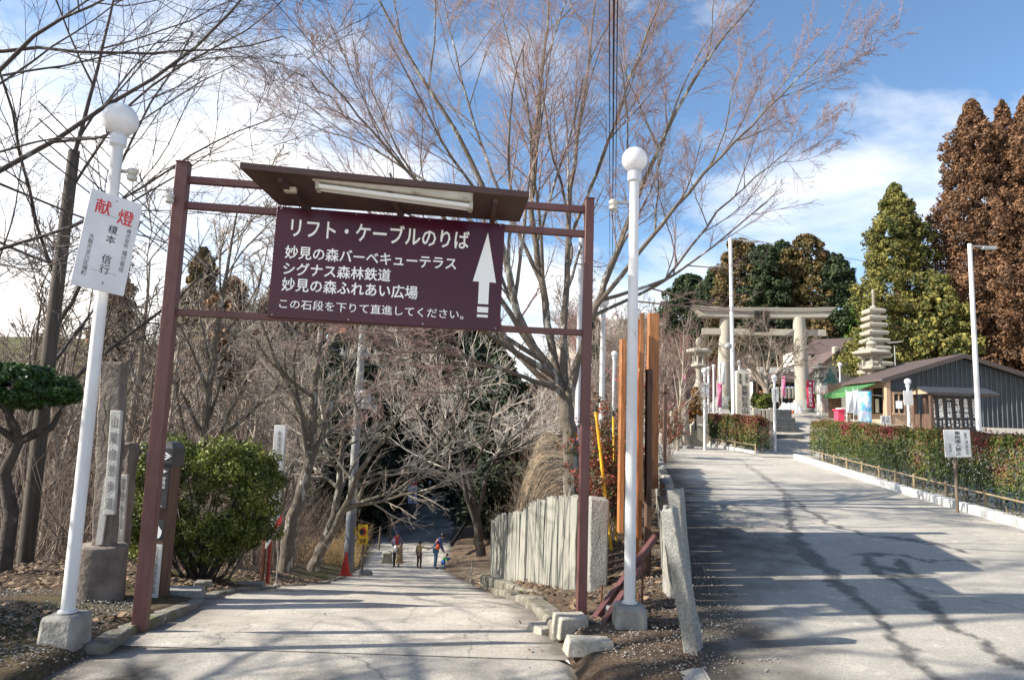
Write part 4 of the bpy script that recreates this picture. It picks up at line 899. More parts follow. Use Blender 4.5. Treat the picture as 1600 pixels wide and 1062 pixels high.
broad_green = mat('broadleaf_foliage', (.04, .09, .015), (.20, .32, .06), 1.5, .45, attr='tone', lo=.1, hi=.9, trans=.2)
def conifer(name, label, x, y, ht, rb, mat_, seed, nc=330, m=70, ls=.22, rc=.75, sq=.9, sag=.25, pw=.75, group=None, gap=.0, z=None, minr=.25):
    rg = np.random.default_rng(seed); z0 = h(x, y) if z is None else z; t = thing(name, label, 'tree', (x, y, z0), group)
    tr = np.array([[[x, y, z0 - .5], [x + .05, y, z0 + ht * .5], [x, y, z0 + ht * .97]]]); b1 = tubes('trunk', [(tr, np.array([[rb * .11, rb * .07, .03]]), 8)], mat('cedar_bark', (.16, .08, .05), (.09, .05, .035), 5, .95, .6, stretch=(4, 4, .3)), t)
    f = np.sort(rg.uniform(0, 1, nc)) ; f = 1 - (1 - f) ** 1.0
    prof = ((1 - f) ** pw) * (1 - .25 * np.exp(-f * 12)) * rb; prof *= 1 + .18 * np.sin(f * 23 + seed) + .12 * np.sin(f * 51 + seed * 2)
    a = rg.uniform(0, 2 * np.pi, nc); q = rg.uniform(.25, 1, nc) ** .5; rr2 = prof * q * (1 + .16 * np.sin(a * 3 + seed)) * rg.uniform(.85, 1.18, nc)
    cc = np.stack([x + np.cos(a) * rr2, y + np.sin(a) * rr2, z0 + ht * (.06 + gap + (.94 - gap) * f) - sag * rr2 * .4], -1)
    rad = rc * (minr + (1 - minr) * (1 - f) ** .5) * rg.uniform(.7, 1.25, nc)
    v, fc, to = clump_cloud(cc, rad, m, ls, rg, squash=sq)
    o = npmesh('crown', v, fc, mat_, t, attr={'tone': to}); return t
# big rusty cedars on the right
def X(px, d): return P(px, 600, d).x
def topz(px, py, d): return P(px, py, d).z
def con_px(name, label, px, pyt, d, wpx, mat_, seed, **k):
    x = X(px, d); z0 = h(x, d); zt = topz(px, pyt, d); return conifer(name, label, P(px, (pyt + 600) / 2, d).x, d, zt - z0, wpx / 2 / F * d, mat_, seed, **k)
con_px('cedar_tree', 'tall rust brown cedar, the tallest tree at the right, behind the dark shed', 1528, 158, 46, 205, cedar_brown, 51, nc=2000, m=60, ls=.10, rc=.50, pw=.62, sq=1.25)
con_px('cedar_tree', 'rust brown cedar cut by the right edge of the view', 1618, 150, 44, 190, cedar_brown, 52, nc=1700, m=55, ls=.10, rc=.50, pw=.6, sq=1.25)
con_px('cedar_tree', 'rust brown cedar top peeking between the two tallest cedars', 1578, 160, 54, 120, cedar_brown, 57, nc=800, m=40, ls=.15, rc=.55, pw=.6, sq=1.25)
con_px('cedar_tree', 'golden green cedar behind the stone pagoda', 1402, 288, 47, 195, cedar_gold, 53, nc=1500, m=55, ls=.10, rc=.55, pw=.66)
con_px('cedar_tree', 'green gold evergreen filling the gap right of the stone pagoda', 1468, 430, 44, 110, cedar_gold, 54, nc=600, m=40, ls=.13, rc=.55, pw=.5)
for i, (px, py, d, wp, mm, lb) in enumerate(((1157, 375, 58, 105, cedar_mixed, 'reddish green cedar at the left end of the row above the torii'), (1195, 384, 56, 80, cedar_green, 'narrow dark cedar second from the left above the torii'), (1222, 378, 60, 90, cedar_green, 'dark cedar in the middle of the row above the torii'),
                                   (1262, 368, 57, 115, cedar_mixed, 'broad olive cedar, tallest of the row above the torii'), (1305, 398, 55, 90, cedar_green, 'dark cedar at the right end of the row above the torii'), (1120, 420, 62, 90, cedar_green, 'low dark cedar left of the row above the torii'), (1075, 430, 66, 90, cedar_green, 'dark cedar half hidden behind the maple branches'))):
    con_px('cedar_tree', lb, px, py, d + 9, wp * 1.15, mm, 60 + i, nc=700, m=50, ls=.15, rc=.7, pw=.36, group='cedars above the torii')
con_px('cedar_tree', 'dark evergreen mass beside the temple roof', 1345, 470, 66, 90, cedar_green, 70, nc=220, m=70, ls=.2, rc=.9, pw=.5)
def broad(name, label, x, y, z0, r, hh, mat_, seed, nc=120, m=90, ls=.12, group=None, cat='tree', rc=.4, trunk=True, trunk_r=.09, mt=None, squash=.75):
    rg = np.random.default_rng(seed); t = thing(name, label, cat, (x, y, z0), group); d = rg.normal(0, 1, (nc, 3)); d /= np.linalg.norm(d, axis=1, keepdims=True); d *= rg.uniform(.45, 1, (nc, 1)) ** .4
    cc = np.array([x, y, z0 + hh * .55]) + d * np.array([r, r, hh * .45])
    if trunk:
        g = [(np.array([[[x, y, z0 - .3], [x + .05, y, z0 + hh * .3], [x, y, z0 + hh * .6]]]), np.array([[trunk_r, trunk_r * .8, trunk_r * .4]]), 8)]
        e = cc[rg.permutation(nc)[:24]]; s0 = np.repeat([[x, y, z0 + hh * .12]], 24, 0); md = (s0 + e) / 2 + [0, 0, -.05 * hh]; g.append((np.stack([s0, md, e], 1), np.tile([[trunk_r * .45, trunk_r * .3, trunk_r * .1]], (24, 1)), 5)); tubes('trunk', g, mt or bark_dark, t)
    v, f, to = clump_cloud(cc, np.full(nc, rc) * rg.uniform(.7, 1.3, nc), m, ls, rg, squash=squash)
    npmesh('crown', v, f, mat_, t, attr={'tone': to}); return t
q = P(1350, 520, 63); broad('broadleaf_tree', 'bright green broadleaf tree between the temple roof and the stone pagoda', q.x, 63, h(q.x, 63), 2.6, topz(1350, 470, 63) - h(q.x, 63), broad_green, 71, nc=130, m=80, ls=.16, rc=.75)

# ---- round evergreen bush left of the path
bush_m = mat('bush_foliage', (.02, .04, .008), (.24, .27, .05), 5, .5, attr='tone', lo=.05, hi=.95, trans=.2)
bx = P(324, 780, 8.8).x; bz0 = h(bx, 8.8) - .05; zt = P(330, 684, 8.8).z
t = thing('evergreen_bush', 'large rounded evergreen bush behind the left gate post', 'bush', (bx, 8.8, bz0)); rg = np.random.default_rng(90)
d = rg.normal(0, 1, (420, 3)); d /= np.linalg.norm(d, axis=1, keepdims=True); d = np.sign(d) * np.abs(d) ** .6; d[:, 2] = np.where(d[:, 2] < 0, d[:, 2] * .9, d[:, 2]); d *= rg.uniform(.5, 1, (420, 1)) ** .35; d += rg.normal(0, .035, d.shape)
cc = np.array([bx, 8.8, (bz0 + zt) / 2 + .12]) + d * np.array([.82, .70, (zt - bz0) / 2 * .80]) * (1 + .06 * np.sin(d[:, :1] * 7))
v, f, to = clump_cloud(cc, rg.uniform(.08, .17, 420), 135, .021, rg, squash=.9); npmesh('crown', v, f, bush_m, t, attr={'tone': to})
g = []; s0 = np.repeat([[bx, 8.8, bz0 - .1]], 40, 0) + rg.normal(0, .07, (40, 3)) * [1, 1, 0]; e = cc[rg.permutation(420)[:40]]; md = s0 * .5 + e * .5 + [0, 0, -.15]; g.append((np.stack([s0, md, e], 1), np.tile([[.022, .014, .005]], (40, 1)), 5)); tubes('stem', g, bark_dark, t)
# ---- cloud-pruned pine at the left edge
t = thing('pruned_pine', 'dark green cloud pruned tree pad with a twisted dark trunk at the left edge', 'tree', on(-6.1, 7.6)); rg = np.random.default_rng(91)
cx, cz = P(40, 600, 7.4).x, P(40, 600, 7.4).z
d = rg.normal(0, 1, (330, 3)); d /= np.linalg.norm(d, axis=1, keepdims=True); cc = np.array([cx - .18, 7.4, cz - .10]) + d * np.array([.66, .6, .22]) * rg.uniform(.5, 1, (330, 1)) ** .4 + np.array([0, 0, .08]) * (1 - d[:, :1] ** 2)
v, f, to = clump_cloud(cc, rg.uniform(.05, .11, 330), 110, .02, rg, squash=.7); npmesh('crown', v, f, mat('pine_foliage', (.012, .03, .008), (.06, .14, .025), 6, .5, attr='tone', lo=.05, hi=.95, trans=.1), t, attr={'tone': to})
pz_ = [mp_(4, 905, 7.4), mp_(18, 800, 7.4), mp_(6, 740, 7.4), mp_(30, 690, 7.4), mp_(14, 650, 7.4), mp_(20, 620, 7.4)]
g = [(np.array([pz_]), np.array([[.08, .07, .062, .05, .04, .03]]), 9)]
for a in ((-.5, .5), (.45, .3), (.2, -.4), (-.3, -.3), (.5, -.1)):
    g.append((np.array([[pz_[3], (pz_[3][0] + a[0] * .5, 7.4 + a[1] * .5, pz_[3][2] + .15), (cx - .18 + a[0], 7.4 + a[1], cz - .15)]]), np.array([[.045, .035, .015]]), 6))
tubes('trunk', g, bark_dark, t)

# ---- clipped photinia hedges
hedge_m = mat('hedge_foliage', (.035, .060, .015), (.21, .035, .045), 5, .6, spec=.25, attr='tone', lo=.30, hi=.90, trans=.18)
hm = hedge_m.node_tree; rp = [n for n in hm.nodes if n.type == 'VALTORGB'][0].color_ramp
e = rp.elements.new(.48); e.color = (.11, .15, .03, 1); e = rp.elements.new(.64); e.color = (.17, .12, .045, 1)
def hedge(label, pts, wd, ht, base_gap, n, ls, seed, gap=.25):
    rg = np.random.default_rng(seed); c0 = pts[len(pts) // 2]; t = thing('hedge', label, 'hedge', Vector((c0[0], c0[1], c0[2])), 'red tipped clipped hedges')
    pts = np.array(pts, float); sl_ = np.r_[0, np.cumsum(np.linalg.norm(np.diff(pts[:, :2], axis=0), axis=1))]; L = sl_[-1]
    s = rg.uniform(0, L, n); x = np.interp(s, sl_, pts[:, 0]); y = np.interp(s, sl_, pts[:, 1]); z0 = np.interp(s, sl_, pts[:, 2]); hh = ht if np.isscalar(ht) else np.interp(s, sl_, ht)
    dx = np.gradient(pts[:, 0]); dy = np.gradient(pts[:, 1]); nx = np.interp(s, sl_, -dy); ny = np.interp(s, sl_, dx); nl = np.hypot(nx, ny); nx /= nl; ny /= nl
    kind = rg.uniform(0, 1, n); q = rg.uniform(-1, 1, n); hz = rg.uniform(0, 1, n)
    q = np.where(kind < .55, np.sign(q) * (1 - .16 * rg.random(n) ** 1.5), q); hz = np.where((kind >= .55) & (kind < .85), 1 - .10 * rg.random(n) ** 1.5, hz)
    bump = (vnoise(s, hz * 3, 1.6, seed) - .5) * .16; topb = (vnoise(s, q, 2.1, seed + 1) - .5) * .13 + (vnoise(s, q * 2, 7, seed + 2) - .5) * .08
    thin = sm((hz - base_gap) / .22); keep = rg.random(n) < np.clip(.16 + thin, 0, 1); off = q * (wd / 2) * (1 + bump) * (.8 + .2 * np.sin(np.pi * np.clip(hz, .1, .9)))
    zz = z0 + hz * hh + topb * hz; c = np.stack([x + nx * off, y + ny * off, zz], -1) + rg.normal(0, .02, (n, 3))
    pop = rg.random(n) < .03; c[pop, 2] += rg.uniform(0, .12, pop.sum()) * hz[pop]
    tone = .10 + .62 * hz ** 1.5 + (vnoise(s, hz * 2, 1.3, seed + 5) - .5) * .6 + rg.normal(0, .16, n)
    no = np.stack([nx * q, ny * q, (hz > .85) * 1.0 + .2], -1); c, no, tone = c[keep], no[keep], tone[keep]
    v, f, to = leaves(c, no, ls, rg, np.clip(tone, 0, 1), 2.0); npmesh('foliage', v, f, hedge_m, t, attr={'tone': to})
    k = int(L / .16); s = (np.arange(k) + rg.uniform(0, 1, k)) * L / k; x = np.interp(s, sl_, pts[:, 0]) + rg.normal(0, .07, k); y = np.interp(s, sl_, pts[:, 1]) + rg.normal(0, .07, k); z0 = np.interp(s, sl_, pts[:, 2])
    a = np.stack([x, y, z0 - .1], -1); b = a + np.stack([rg.normal(0, .06, k), rg.normal(0, .06, k), np.full(k, .5)], -1); c2 = b + np.stack([rg.normal(0, .1, k), rg.normal(0, .1, k), np.full(k, .55)], -1)
    g = [(np.stack([a, b, c2], 1), np.tile([[.011, .009, .004]], (k, 1)), 5)]; P1, R1 = sprout(g[0][0], g[0][1], 5, .3, .6, .2, lambda a_, L_: np.full_like(a_, .4), .6, 3, .12, .02, rg); g.append((P1, R1, 3)); tubes('stem', g, twig_brown, t); return t
def zr1(y): return float(rz(y))
hy = [5.5, 7, 9.8, 11.5, 14.1, 16, 18.3, 20.5, 22.2]
hp = [(float(rr(y)) + .75, y, zr1(y) + .02) for y in hy]
hedge('long red tipped clipped hedge along the right of the road', hp, .62, 1.22, .17, 125000, .025, 31)
hp2 = [(float(rr(y)) + .34, y, zr1(y) + .02) for y in (23.8, 25.5, 27, 28.5, 30, 31.5)]
hedge('short red tipped clipped hedge in front of the inscribed stone pillar', hp2, .5, 1.25, .10, 30000, .038, 32)
def rail(label, hpx, off, zoff):
    t = thing('bamboo_rail', label, 'rail fence', Vector((hpx[len(hpx) // 2][0] - off, hpx[len(hpx) // 2][1], hpx[0][2])), 'bamboo rails along the hedges')
    pts = [Vector((a - off, b, c + zoff)) for a, b, c in hpx]
    for i in range(len(pts) - 1): MB().tube([pts[i], pts[i + 1] + (pts[i + 1] - pts[i]) * .03], [.017, .014], 7).build('rail', bamboo, t)
    L = 0
    for a, b in zip(pts[:-1], pts[1:]):
        k = max(1, round((b - a).length / 1.25))
        for j in range(k): q = a.lerp(b, j / k) + Vector((.035, 0, 0)); MB().lathe((q.x, q.y, q.z - zoff - .08), [(.024, 0), (.024, zoff + .12), (.012, zoff + .13)], 8).build('post', bamboo, t)
rail('low bamboo rail in front of the long hedge', hp[1:], .42, .30); rail('low bamboo rail in front of the short hedge', hp2, .30, .30)

# ---- distant woods: prototypes copied as individuals
def proto_bare(seed, mt, mtw, ht=9.0, lean=.3, limbs=12, lv=(6, 6, 3), twigr=.012, spread=(.55, .2), up=.05, multi=1):
    rg = np.random.default_rng(seed); tr = []
    for k in range(multi):
        a = rg.uniform(0, 6.28); ln = lean * (1 + (multi > 1)); tr.append(([(0, 0, -.4), (math.cos(a) * ln * .3, math.sin(a) * ln * .3, ht * .25), (math.cos(a) * ln, math.sin(a) * ln, ht * .55), (math.cos(a) * ln * 1.3 + rg.normal(0, .2), math.sin(a) * ln * 1.3, ht * .9)], [.13, .10, .07, .02]))
    t = bare_tree('bare_tree', 'x', (0, 0, 0), tr, seed, limbs, mt, mtw, lv=lv, limb_len=.42, spread=spread, t0=.22, up=(up, up * .6, .02), lens=(.5, .45, .45), twigr=twigr); return t
protos = [proto_bare(201, bark_pale, twig_brown), proto_bare(202, bark_pale, twig_brown, 10, .6), proto_bare(203, bark, twig_grey, 8, .5, multi=2, limbs=8), proto_bare(204, bark_pale, twig_rose, 7, .4, multi=3, limbs=6, twigr=.012), proto_bare(205, bark, twig_grey, 11, .8, limbs=14)]
def place(pr, x, y, s, rot, label, group, cat='tree', z=None, sz=None):
    c = copy_tree(pr); c.location = (x, y, h(x, y) if z is None else z); c.scale = (s, s, sz or s); c.rotation_euler = (0, 0, rot); c['label'] = label; c['group'] = group; c['category'] = cat; return c
rg = np.random.default_rng(77); cnt = 0; spots = []
def try_place(px, d, s, kinds, label, group, lo_d=.0):
    global cnt
    x = X(px, d); place(protos[kinds[int(rg.integers(len(kinds)))]], x, d, s * rg.uniform(.85, 1.2), rg.uniform(0, 6.28), label, group); cnt += 1
LW = 'leafless grey brown tree in the wood left of the path'
for i in range(92):     # left wood, from the bush back to the dark conifers
    d = rg.uniform(13.5, 46); px = rg.uniform(-60, 530 - max(0, (20 - d)) * 12)
    if X(px, d) > pcx(d) - pwx(d) - 1.8: continue
    try_place(px, d, .62 + .004 * d, (0, 1, 2, 4), LW, 'leafless trees in the wood left of the path')
for i in range(40):
    d = rg.uniform(44, 75); px = rg.uniform(-40, 620); try_place(px, d, 1.05, (0, 1, 3, 4), LW, 'leafless trees in the wood left of the path')
RW = 'rosy leafless tree on the slope behind the torii'
for i in range(46):
    d = rg.uniform(61, 74); px = rg.uniform(985, 1330); try_place(px, d, .62, (3, 3, 1), RW, 'rosy leafless trees behind the torii')
for i in range(16):
    d = rg.uniform(24, 38); px = rg.uniform(930, 1075); 
    if X(px, d) < rl(d) + 3.5: try_place(px, d, .42, (2, 3, 1), 'small leafless tree on the slope left of the stone lantern', 'small leafless trees left of the lantern')
for i in range(18):
    d = rg.uniform(36, 62); px = rg.uniform(800, 1010); try_place(px, d, .7, (0, 1, 3), 'leafless brown tree on the slope behind the maple', 'leafless trees behind the maple')
for pr in protos:
    for o in [pr] + kids(pr): bpy.data.objects.remove(o)
# undergrowth thicket, uncountable twigs
def thicket(label, n, xr_, yr_, L, m, seed, cond, r=.006, k=6, upv=1.0):
    rg = np.random.default_rng(seed); x = rg.uniform(*xr_, n); y = rg.uniform(*yr_, n); q = cond(x, y); x, y = x[q], y[q]; n = len(x); z = H(x, y)
    d = np.stack([rg.normal(0, .5, n), rg.normal(0, .5, n), np.full(n, upv)], -1); P0, R0 = walk(np.stack([x, y, z - .05], -1), d, rg.uniform(.5, 1.2, n) * L, np.full(n, r * 1.6), np.full(n, r * .6), 5, .16, .0, rg)
    P1, R1 = sprout(P0, R0, k, .2, .6, .25, lambda a, l: l * .5, .7, 3, .16, 0, rg, minr=r * .6)
    o = tubes('undergrowth', [(P0, R0, 3), (P1, R1, 3)], m); tag(o, label, 'undergrowth', kind='stuff')
thicket('tangle of brown bare undergrowth left of the path', 3400, (-24, -3.6), (9.5, 30), 2.2, twig_brown, 5, lambda x, y: (x < pcx(y) - pwx(y) - 1.6 - .0 * y) & ((y > 10.5) | (x < -5.2)))
thicket('bare undergrowth on the far slope left of the path', 2600, (-50, -6), (30, 62), 3.4, twig_brown, 6, lambda x, y: x < pcx(y) - pwx(y) - 1.5, r=.013, k=5)
thicket('tan dry grass beside the lower path', 1500, (-8.5, -5.2), (27, 38), .9, mat('dry_grass', (.42, .28, .13), (.55, .40, .20), 5, .9), 7, lambda x, y: (x < pcx(y) - pwx(y) - .2), r=.006, k=3, upv=1.6)
thicket('rosy undergrowth on the slope behind the torii', 4200, (5, 38), (60, 76), 3.0, twig_rose, 9, lambda x, y: x > 2, r=.016, k=5)
thicket('bare undergrowth on the bank above the straw slope', 900, (.2, 4.5), (19, 40), 1.6, twig_brown, 10, lambda x, y: (x > pcx(y) + pwx(y) + 2.4) & (x < rl(y) - .3), r=.006)
# dark conifers closing the valley; the first prototype's foliage colour includes valley shade
cps = [conifer('conifer', 'x', 0, 0, 12.5, 3.1, mat('valley_shade_foliage', (.006, .014, .007), (.030, .045, .018), 1.2, .85, attr='tone', lo=.1, hi=.9), 301, nc=300, m=70, ls=.26, rc=1.15, pw=.5, z=0), conifer('conifer', 'x', 0, 0, 15, 2.7, cedar_mixed, 302, nc=280, m=70, ls=.26, rc=1.1, pw=.55, z=0), conifer('conifer', 'x', 0, 0, 14, 3.0, cedar_brown, 303, nc=280, m=70, ls=.26, rc=1.1, pw=.55, z=0)]
cl = [(590, 66, 0, 1.0), (640, 60, 0, .95), (690, 64, 0, 1.0), (740, 58, 0, 1.0), (790, 62, 0, .8), (560, 58, 0, .85), (620, 74, 0, 1.2), (670, 78, 0, 1.2), (720, 76, 0, 1.2), (765, 75, 0, 1.0), (600, 50, 0, .8), (780, 48, 0, .85), (812, 44, 0, .6), (545, 72, 1, 1.0), (860, 50, 0, .35), (835, 50, 0, .45), (582, 44, 0, .62), (535, 40, 0, .75), (560, 47, 0, .85), (500, 46, 0, .8), (520, 56, 0, .9), (480, 60, 0, .9), (555, 52, 0, .8), (925, 56, 0, .35), (985, 60, 0, .4), (640, 92, 0, 1.25), (700, 95, 0, 1.25), (745, 92, 0, 1.0), (800, 40, 0, .7)]
for px, d, k, s in cl: place(cps[k], X(px, d), d, s, rg.uniform(0, 6.28), 'dark evergreen conifer in the shaded valley where the path disappears', 'dark conifers closing the valley')
for px, d, k, s, lb in ((352, 62, 2, 1.2, 'rusty conifer standing above the left wood, seen under the sign'), (425, 66, 2, 1.15, 'rusty conifer just left of the maroon board'), (300, 80, 1, 1.1, 'olive conifer far off behind the left wood'), (470, 72, 1, 1.1, 'olive conifer rising behind the maroon board'), (170, 85, 2, .9, 'distant rusty conifer left of the gate')):
    place(cps[k], X(px, d), d, s, px * .1, lb, None if False else 'conifers behind the left wood')
for pr in cps:
    for o in [pr] + kids(pr): bpy.data.objects.remove(o)
# nandina by the road fence
nm = mat('nandina_foliage', (.05, .08, .02), (.35, .10, .07), 6, .5, attr='tone', lo=.2, hi=.8, trans=.15)
for i, (px, py0, d, hh, lb) in enumerate(((948, 720, 8.6, 1.5, 'thin nandina with reddish leaves behind the right gate post'), (958, 640, 9.6, 1.9, 'taller nandina with red leaves beside the yellow poles'), (1046, 640, 21, 1.9, 'green shrub at the bend of the road above the stake fence'))):
    x = X(px, d); z0 = h(x, d); rg = np.random.default_rng(400 + i); t = thing('nandina_shrub', lb, 'shrub', (x, d, z0)); k = 14
    P0, R0 = walk(np.repeat([[x, d, z0 - .05]], k, 0) + rg.normal(0, .06, (k, 3)) * [1, 1, 0], np.stack([rg.normal(0, .16, k), rg.normal(0, .16, k), np.ones(k)], -1), rg.uniform(.6, 1.1, k) * hh, np.full(k, .008), np.full(k, .004), 6, .05, .02, rg); P1, R1 = sprout(P0, R0, 8, .35, .8, .2, lambda a, l: l * .22, .6, 3, .1, 0, rg)
    tubes('stem', [(P0, R0, 5), (P1, R1, 3)], twig_brown, t); e = P1[:, 1:].reshape(-1, 3); v, f, to = clump_cloud(e, np.full(len(e), .07), 14, .022, rg); npmesh('foliage', v, f, nm, t, attr={'tone': to})
tl_ = [(gtrunk(-8.6, 2.2, [(-8.4, 2.2, 2.0), (-8.2, 2.3, 4.0), (-7.8, 2.4, 6.2), (-7.4, 2.5, 8)]), [.2, .17, .13, .09, .04]), ([(-8.4, 2.2, 2.2), (-7.4, 2.6, 3.4), (-6.6, 2.9, 4.6)], [.1, .07, .03])]
bare_tree('cherry_tree', 'unseen leafless tree added left of the viewpoint to shadow the forecourt', tl_[0][0][0], tl_, 45, 11, bark_dark, twig_dark, lv=(9, 8, 3), limb_len=.6, spread=(.85, .25), t0=.25, up=(.02, .01, .0), lens=(.5, .4, .4), twigr=.004)  # bare tree outside the view, added for its twig shadows
broad('evergreen_bush', 'unseen tall evergreen bush added left of the viewpoint to shade the verge', -8.0, 3.9, h(-8.0, 3.9), 1.3, 3.6, bush_m, 95, nc=200, m=70, ls=.05, rc=.32, cat='bush')  # out of view; added to cast shade on the left verge
# ================================================================= RIGHT SIDE: SHRINE APPROACH
def zat(px, py, d): return P(px, py, d).z
def vb(name, px0, px1, py0, py1, d, th_, m, parent, zb=None, bevel=.01, rot=0):
    """upright box whose front face spans those photograph columns/rows at distance d"""
    pm_ = (py0 + py1) / 2; a = P(px0, pm_, d); b = P(px1, pm_, d); c = (a + b) / 2; z1 = zat((px0 + px1) / 2, py0, d); z0 = zat((px0 + px1) / 2, py1, d) if zb is None else zb
    return MB().box((c.x, d + th_ / 2, (z0 + z1) / 2), (b.x - a.x, th_, z1 - z0), rot).build(name, m, parent, bevel=bevel)
def gnd(px, py, d): x = P(px, py, d).x; return x, h(x, d)
# ---- torii
xl, zl_ = gnd(1131, 600, 38.8); xr_, zr_ = gnd(1254, 600, 38.0); ztop = zat(1192, 497, 38.4)
tor = thing('torii', 'large weathered stone torii gate above the steps', 'torii', ((xl + xr_) / 2, 38.4, (zl_ + zr_) / 2))
for x, y, z, lean in ((xl, 38.8, zl_, .12), (xr_, 38.0, zr_, -.14)):
    p = MB(); p.tube([(x, y, z - .2), (x + lean * .4, y, z + (ztop - z) * .5), (x + lean, y, ztop + .03)], [.40, .37, .33], 24).build('pillar', granite_l, tor)
    MB().lathe((x, y, 0), [(.62, z - .2), (.62, z + .12), (.58, z + .16), (.50, z + .62), (.46, z + .66)], 20).build('plinth', granite, tor, bevel=.02)
def beam(name, pxa, pxb, dz, hgt, wd, curve, m, slant=.25, over=0):
    a = P(pxa, 500, 38.9); b = P(pxb, 500, 37.9); n_ = 16; V = []; F_ = []
    for i in range(n_ + 1):
        t = i / n_; s = (t - .5) * 2; c = a.lerp(b, t); z = dz + curve * s ** 4
        ex = slant * (1 if i == n_ else -1 if i == 0 else 0)
        V += [(c.x, c.y - wd / 2, z), (c.x, c.y + wd / 2, z), (c.x + ex, c.y + wd / 2 + over, z + hgt), (c.x + ex, c.y - wd / 2 - over, z + hgt)]
    for i in range(n_):
        for k in range(4): F_.append((i * 4 + k, i * 4 + (k + 1) % 4, i * 4 + 4 + (k + 1) % 4, i * 4 + 4 + k))
    F_ += [(3, 2, 1, 0), tuple(n_ * 4 + k for k in range(4))]; return MB().add(V, F_).build(name, m, tor, bevel=.02, smooth=30)
beam('lintel', 1094, 1290, ztop, .30, .62, .05, granite_l); beam('top_cap', 1089, 1295, ztop + .303, .24, .78, .07, granite_l, .3, .06)
beam('tie_beam', 1097, 1289, zat(1192, 524, 38.4), .36, .26, 0, granite_l, 0)
q = Plane(None, None, None, pts=(P(1180, 487, 37.7), P(1201, 487, 37.7), P(1180, 517, 37.9))); mb = MB(); q.slab(mb, 0, 0, 1, 1, -.08, 0); tp = mb.build('plaque', mat('plaque_stone', (.05, .045, .035), (.03, .028, .022), 8, .8), tor, bevel=.01)
mb = MB()
for u0, v0, u1, v1 in ((-.08, -.06, 1.08, .06), (-.08, .94, 1.08, 1.06), (-.08, .06, .1, .94), (.9, .06, 1.08, .94)): q.slab(mb, u0, v0, u1, v1, -.06, .05)
mb.build('plaque_frame', MATS['plaque_stone'], tor); q.text('妙見宮', .32, .14, .68, .86, mat('faded_gold', (.24, .21, .13), None), tp, .01, True)

# ---- stairs, side wall, balustrade
st = thing('stone_stairs', 'short flight of stone steps climbing to the torii', 'stairs', (10.6, 26, .9)); x0, x1 = X(1211, 26), X(1262, 26)
for i in range(6):
    MB().box(((x0 + x1) / 2, 26.0 + i * .34, .45 + .085 + i * .165), (x1 - x0, .36, .90 + i * .33 - .2)).build('step', mat('step_stone', (.11, .115, .115), (.07, .07, .07), 6, .9, .3), st, bevel=.015)
    MB().box(((x0 + x1) / 2, 25.83 + i * .34, .90 + i * .33 / 2 + i * .165 / 2 + .0), (x1 - x0, .02, .02)) if False else None
wl = thing('stone_wall', 'low granite block wall with short posts left of the steps', 'wall', (X(1196, 25.8), 25.8, .9))
wx0, wx1 = X(1178, 25.8), X(1210, 25.8); bh = .3
for r_ in range(4):
    k = 2 if r_ % 2 else 3
    for j in range(k):
        a = wx0 + (wx1 - wx0) * j / k; b = wx0 + (wx1 - wx0) * (j + 1) / k; MB().box(((a + b) / 2, 26.0 + random.Random(r_ * 7 + j).uniform(-.01, .01), .9 + bh * r_), (b - a - .015, .5, bh - .015)).build('block', granite_l, wl, bevel=.02)
zc = .9 + bh * 3.5; MB().box(((wx0 + wx1) / 2, 25.98, zc + .04), (wx1 - wx0 + .1, .58, .09)).build('coping', granite_l, wl, bevel=.015)
for j in range(5): MB().box((wx0 + .08 + (wx1 - wx0 - .16) * j / 4, 25.95, zc + .32), (.17 if j in (0, 4) else .11, .16, .5 if j in (0, 4) else .42)).build('baluster', granite_l, wl, bevel=.015)
# ---- inscribed stone pillar
sp_ = thing('inscribed_pillar', 'tall square stone pillar carved with black characters behind the short hedge', 'stone pillar', (X(1161, 27.6), 27.6, 1.8))
vb('pillar', 1151, 1172, 581, 650, 27.6, .5, mat('carved_stone', (.56, .50, .40), (.44, .39, .31), 5, .9, .3, 30), sp_, zb=1.0, bevel=.015)
a = P(1151, 590, 27.6); b = P(1172, 590, 27.6); zt = zat(1161, 581, 27.6); cx = (a.x + b.x) / 2; hw = (b.x - a.x) / 2
MB().lathe((cx, 27.85, 0), [(hw * 1.2, zt - .002), (hw * .7, zt + .09), (hw * .12, zt + .14)], 4, True).build('top', granite, sp_)
q = Plane(None, None, None, pts=(Vector((a.x, 27.595, zt)), Vector((b.x, 27.595, zt)), Vector((a.x, 27.595, zat(1161, 646, 27.6)))))
q.text('能勢妙見山', .36, .32, .84, .99, letter_black, sp_, .03, True); q.text('日蓮宗', .60, .04, .84, .26, letter_black, sp_, .02, True); q.text('霊場', .16, .05, .36, .30, letter_black, sp_, .02, True)
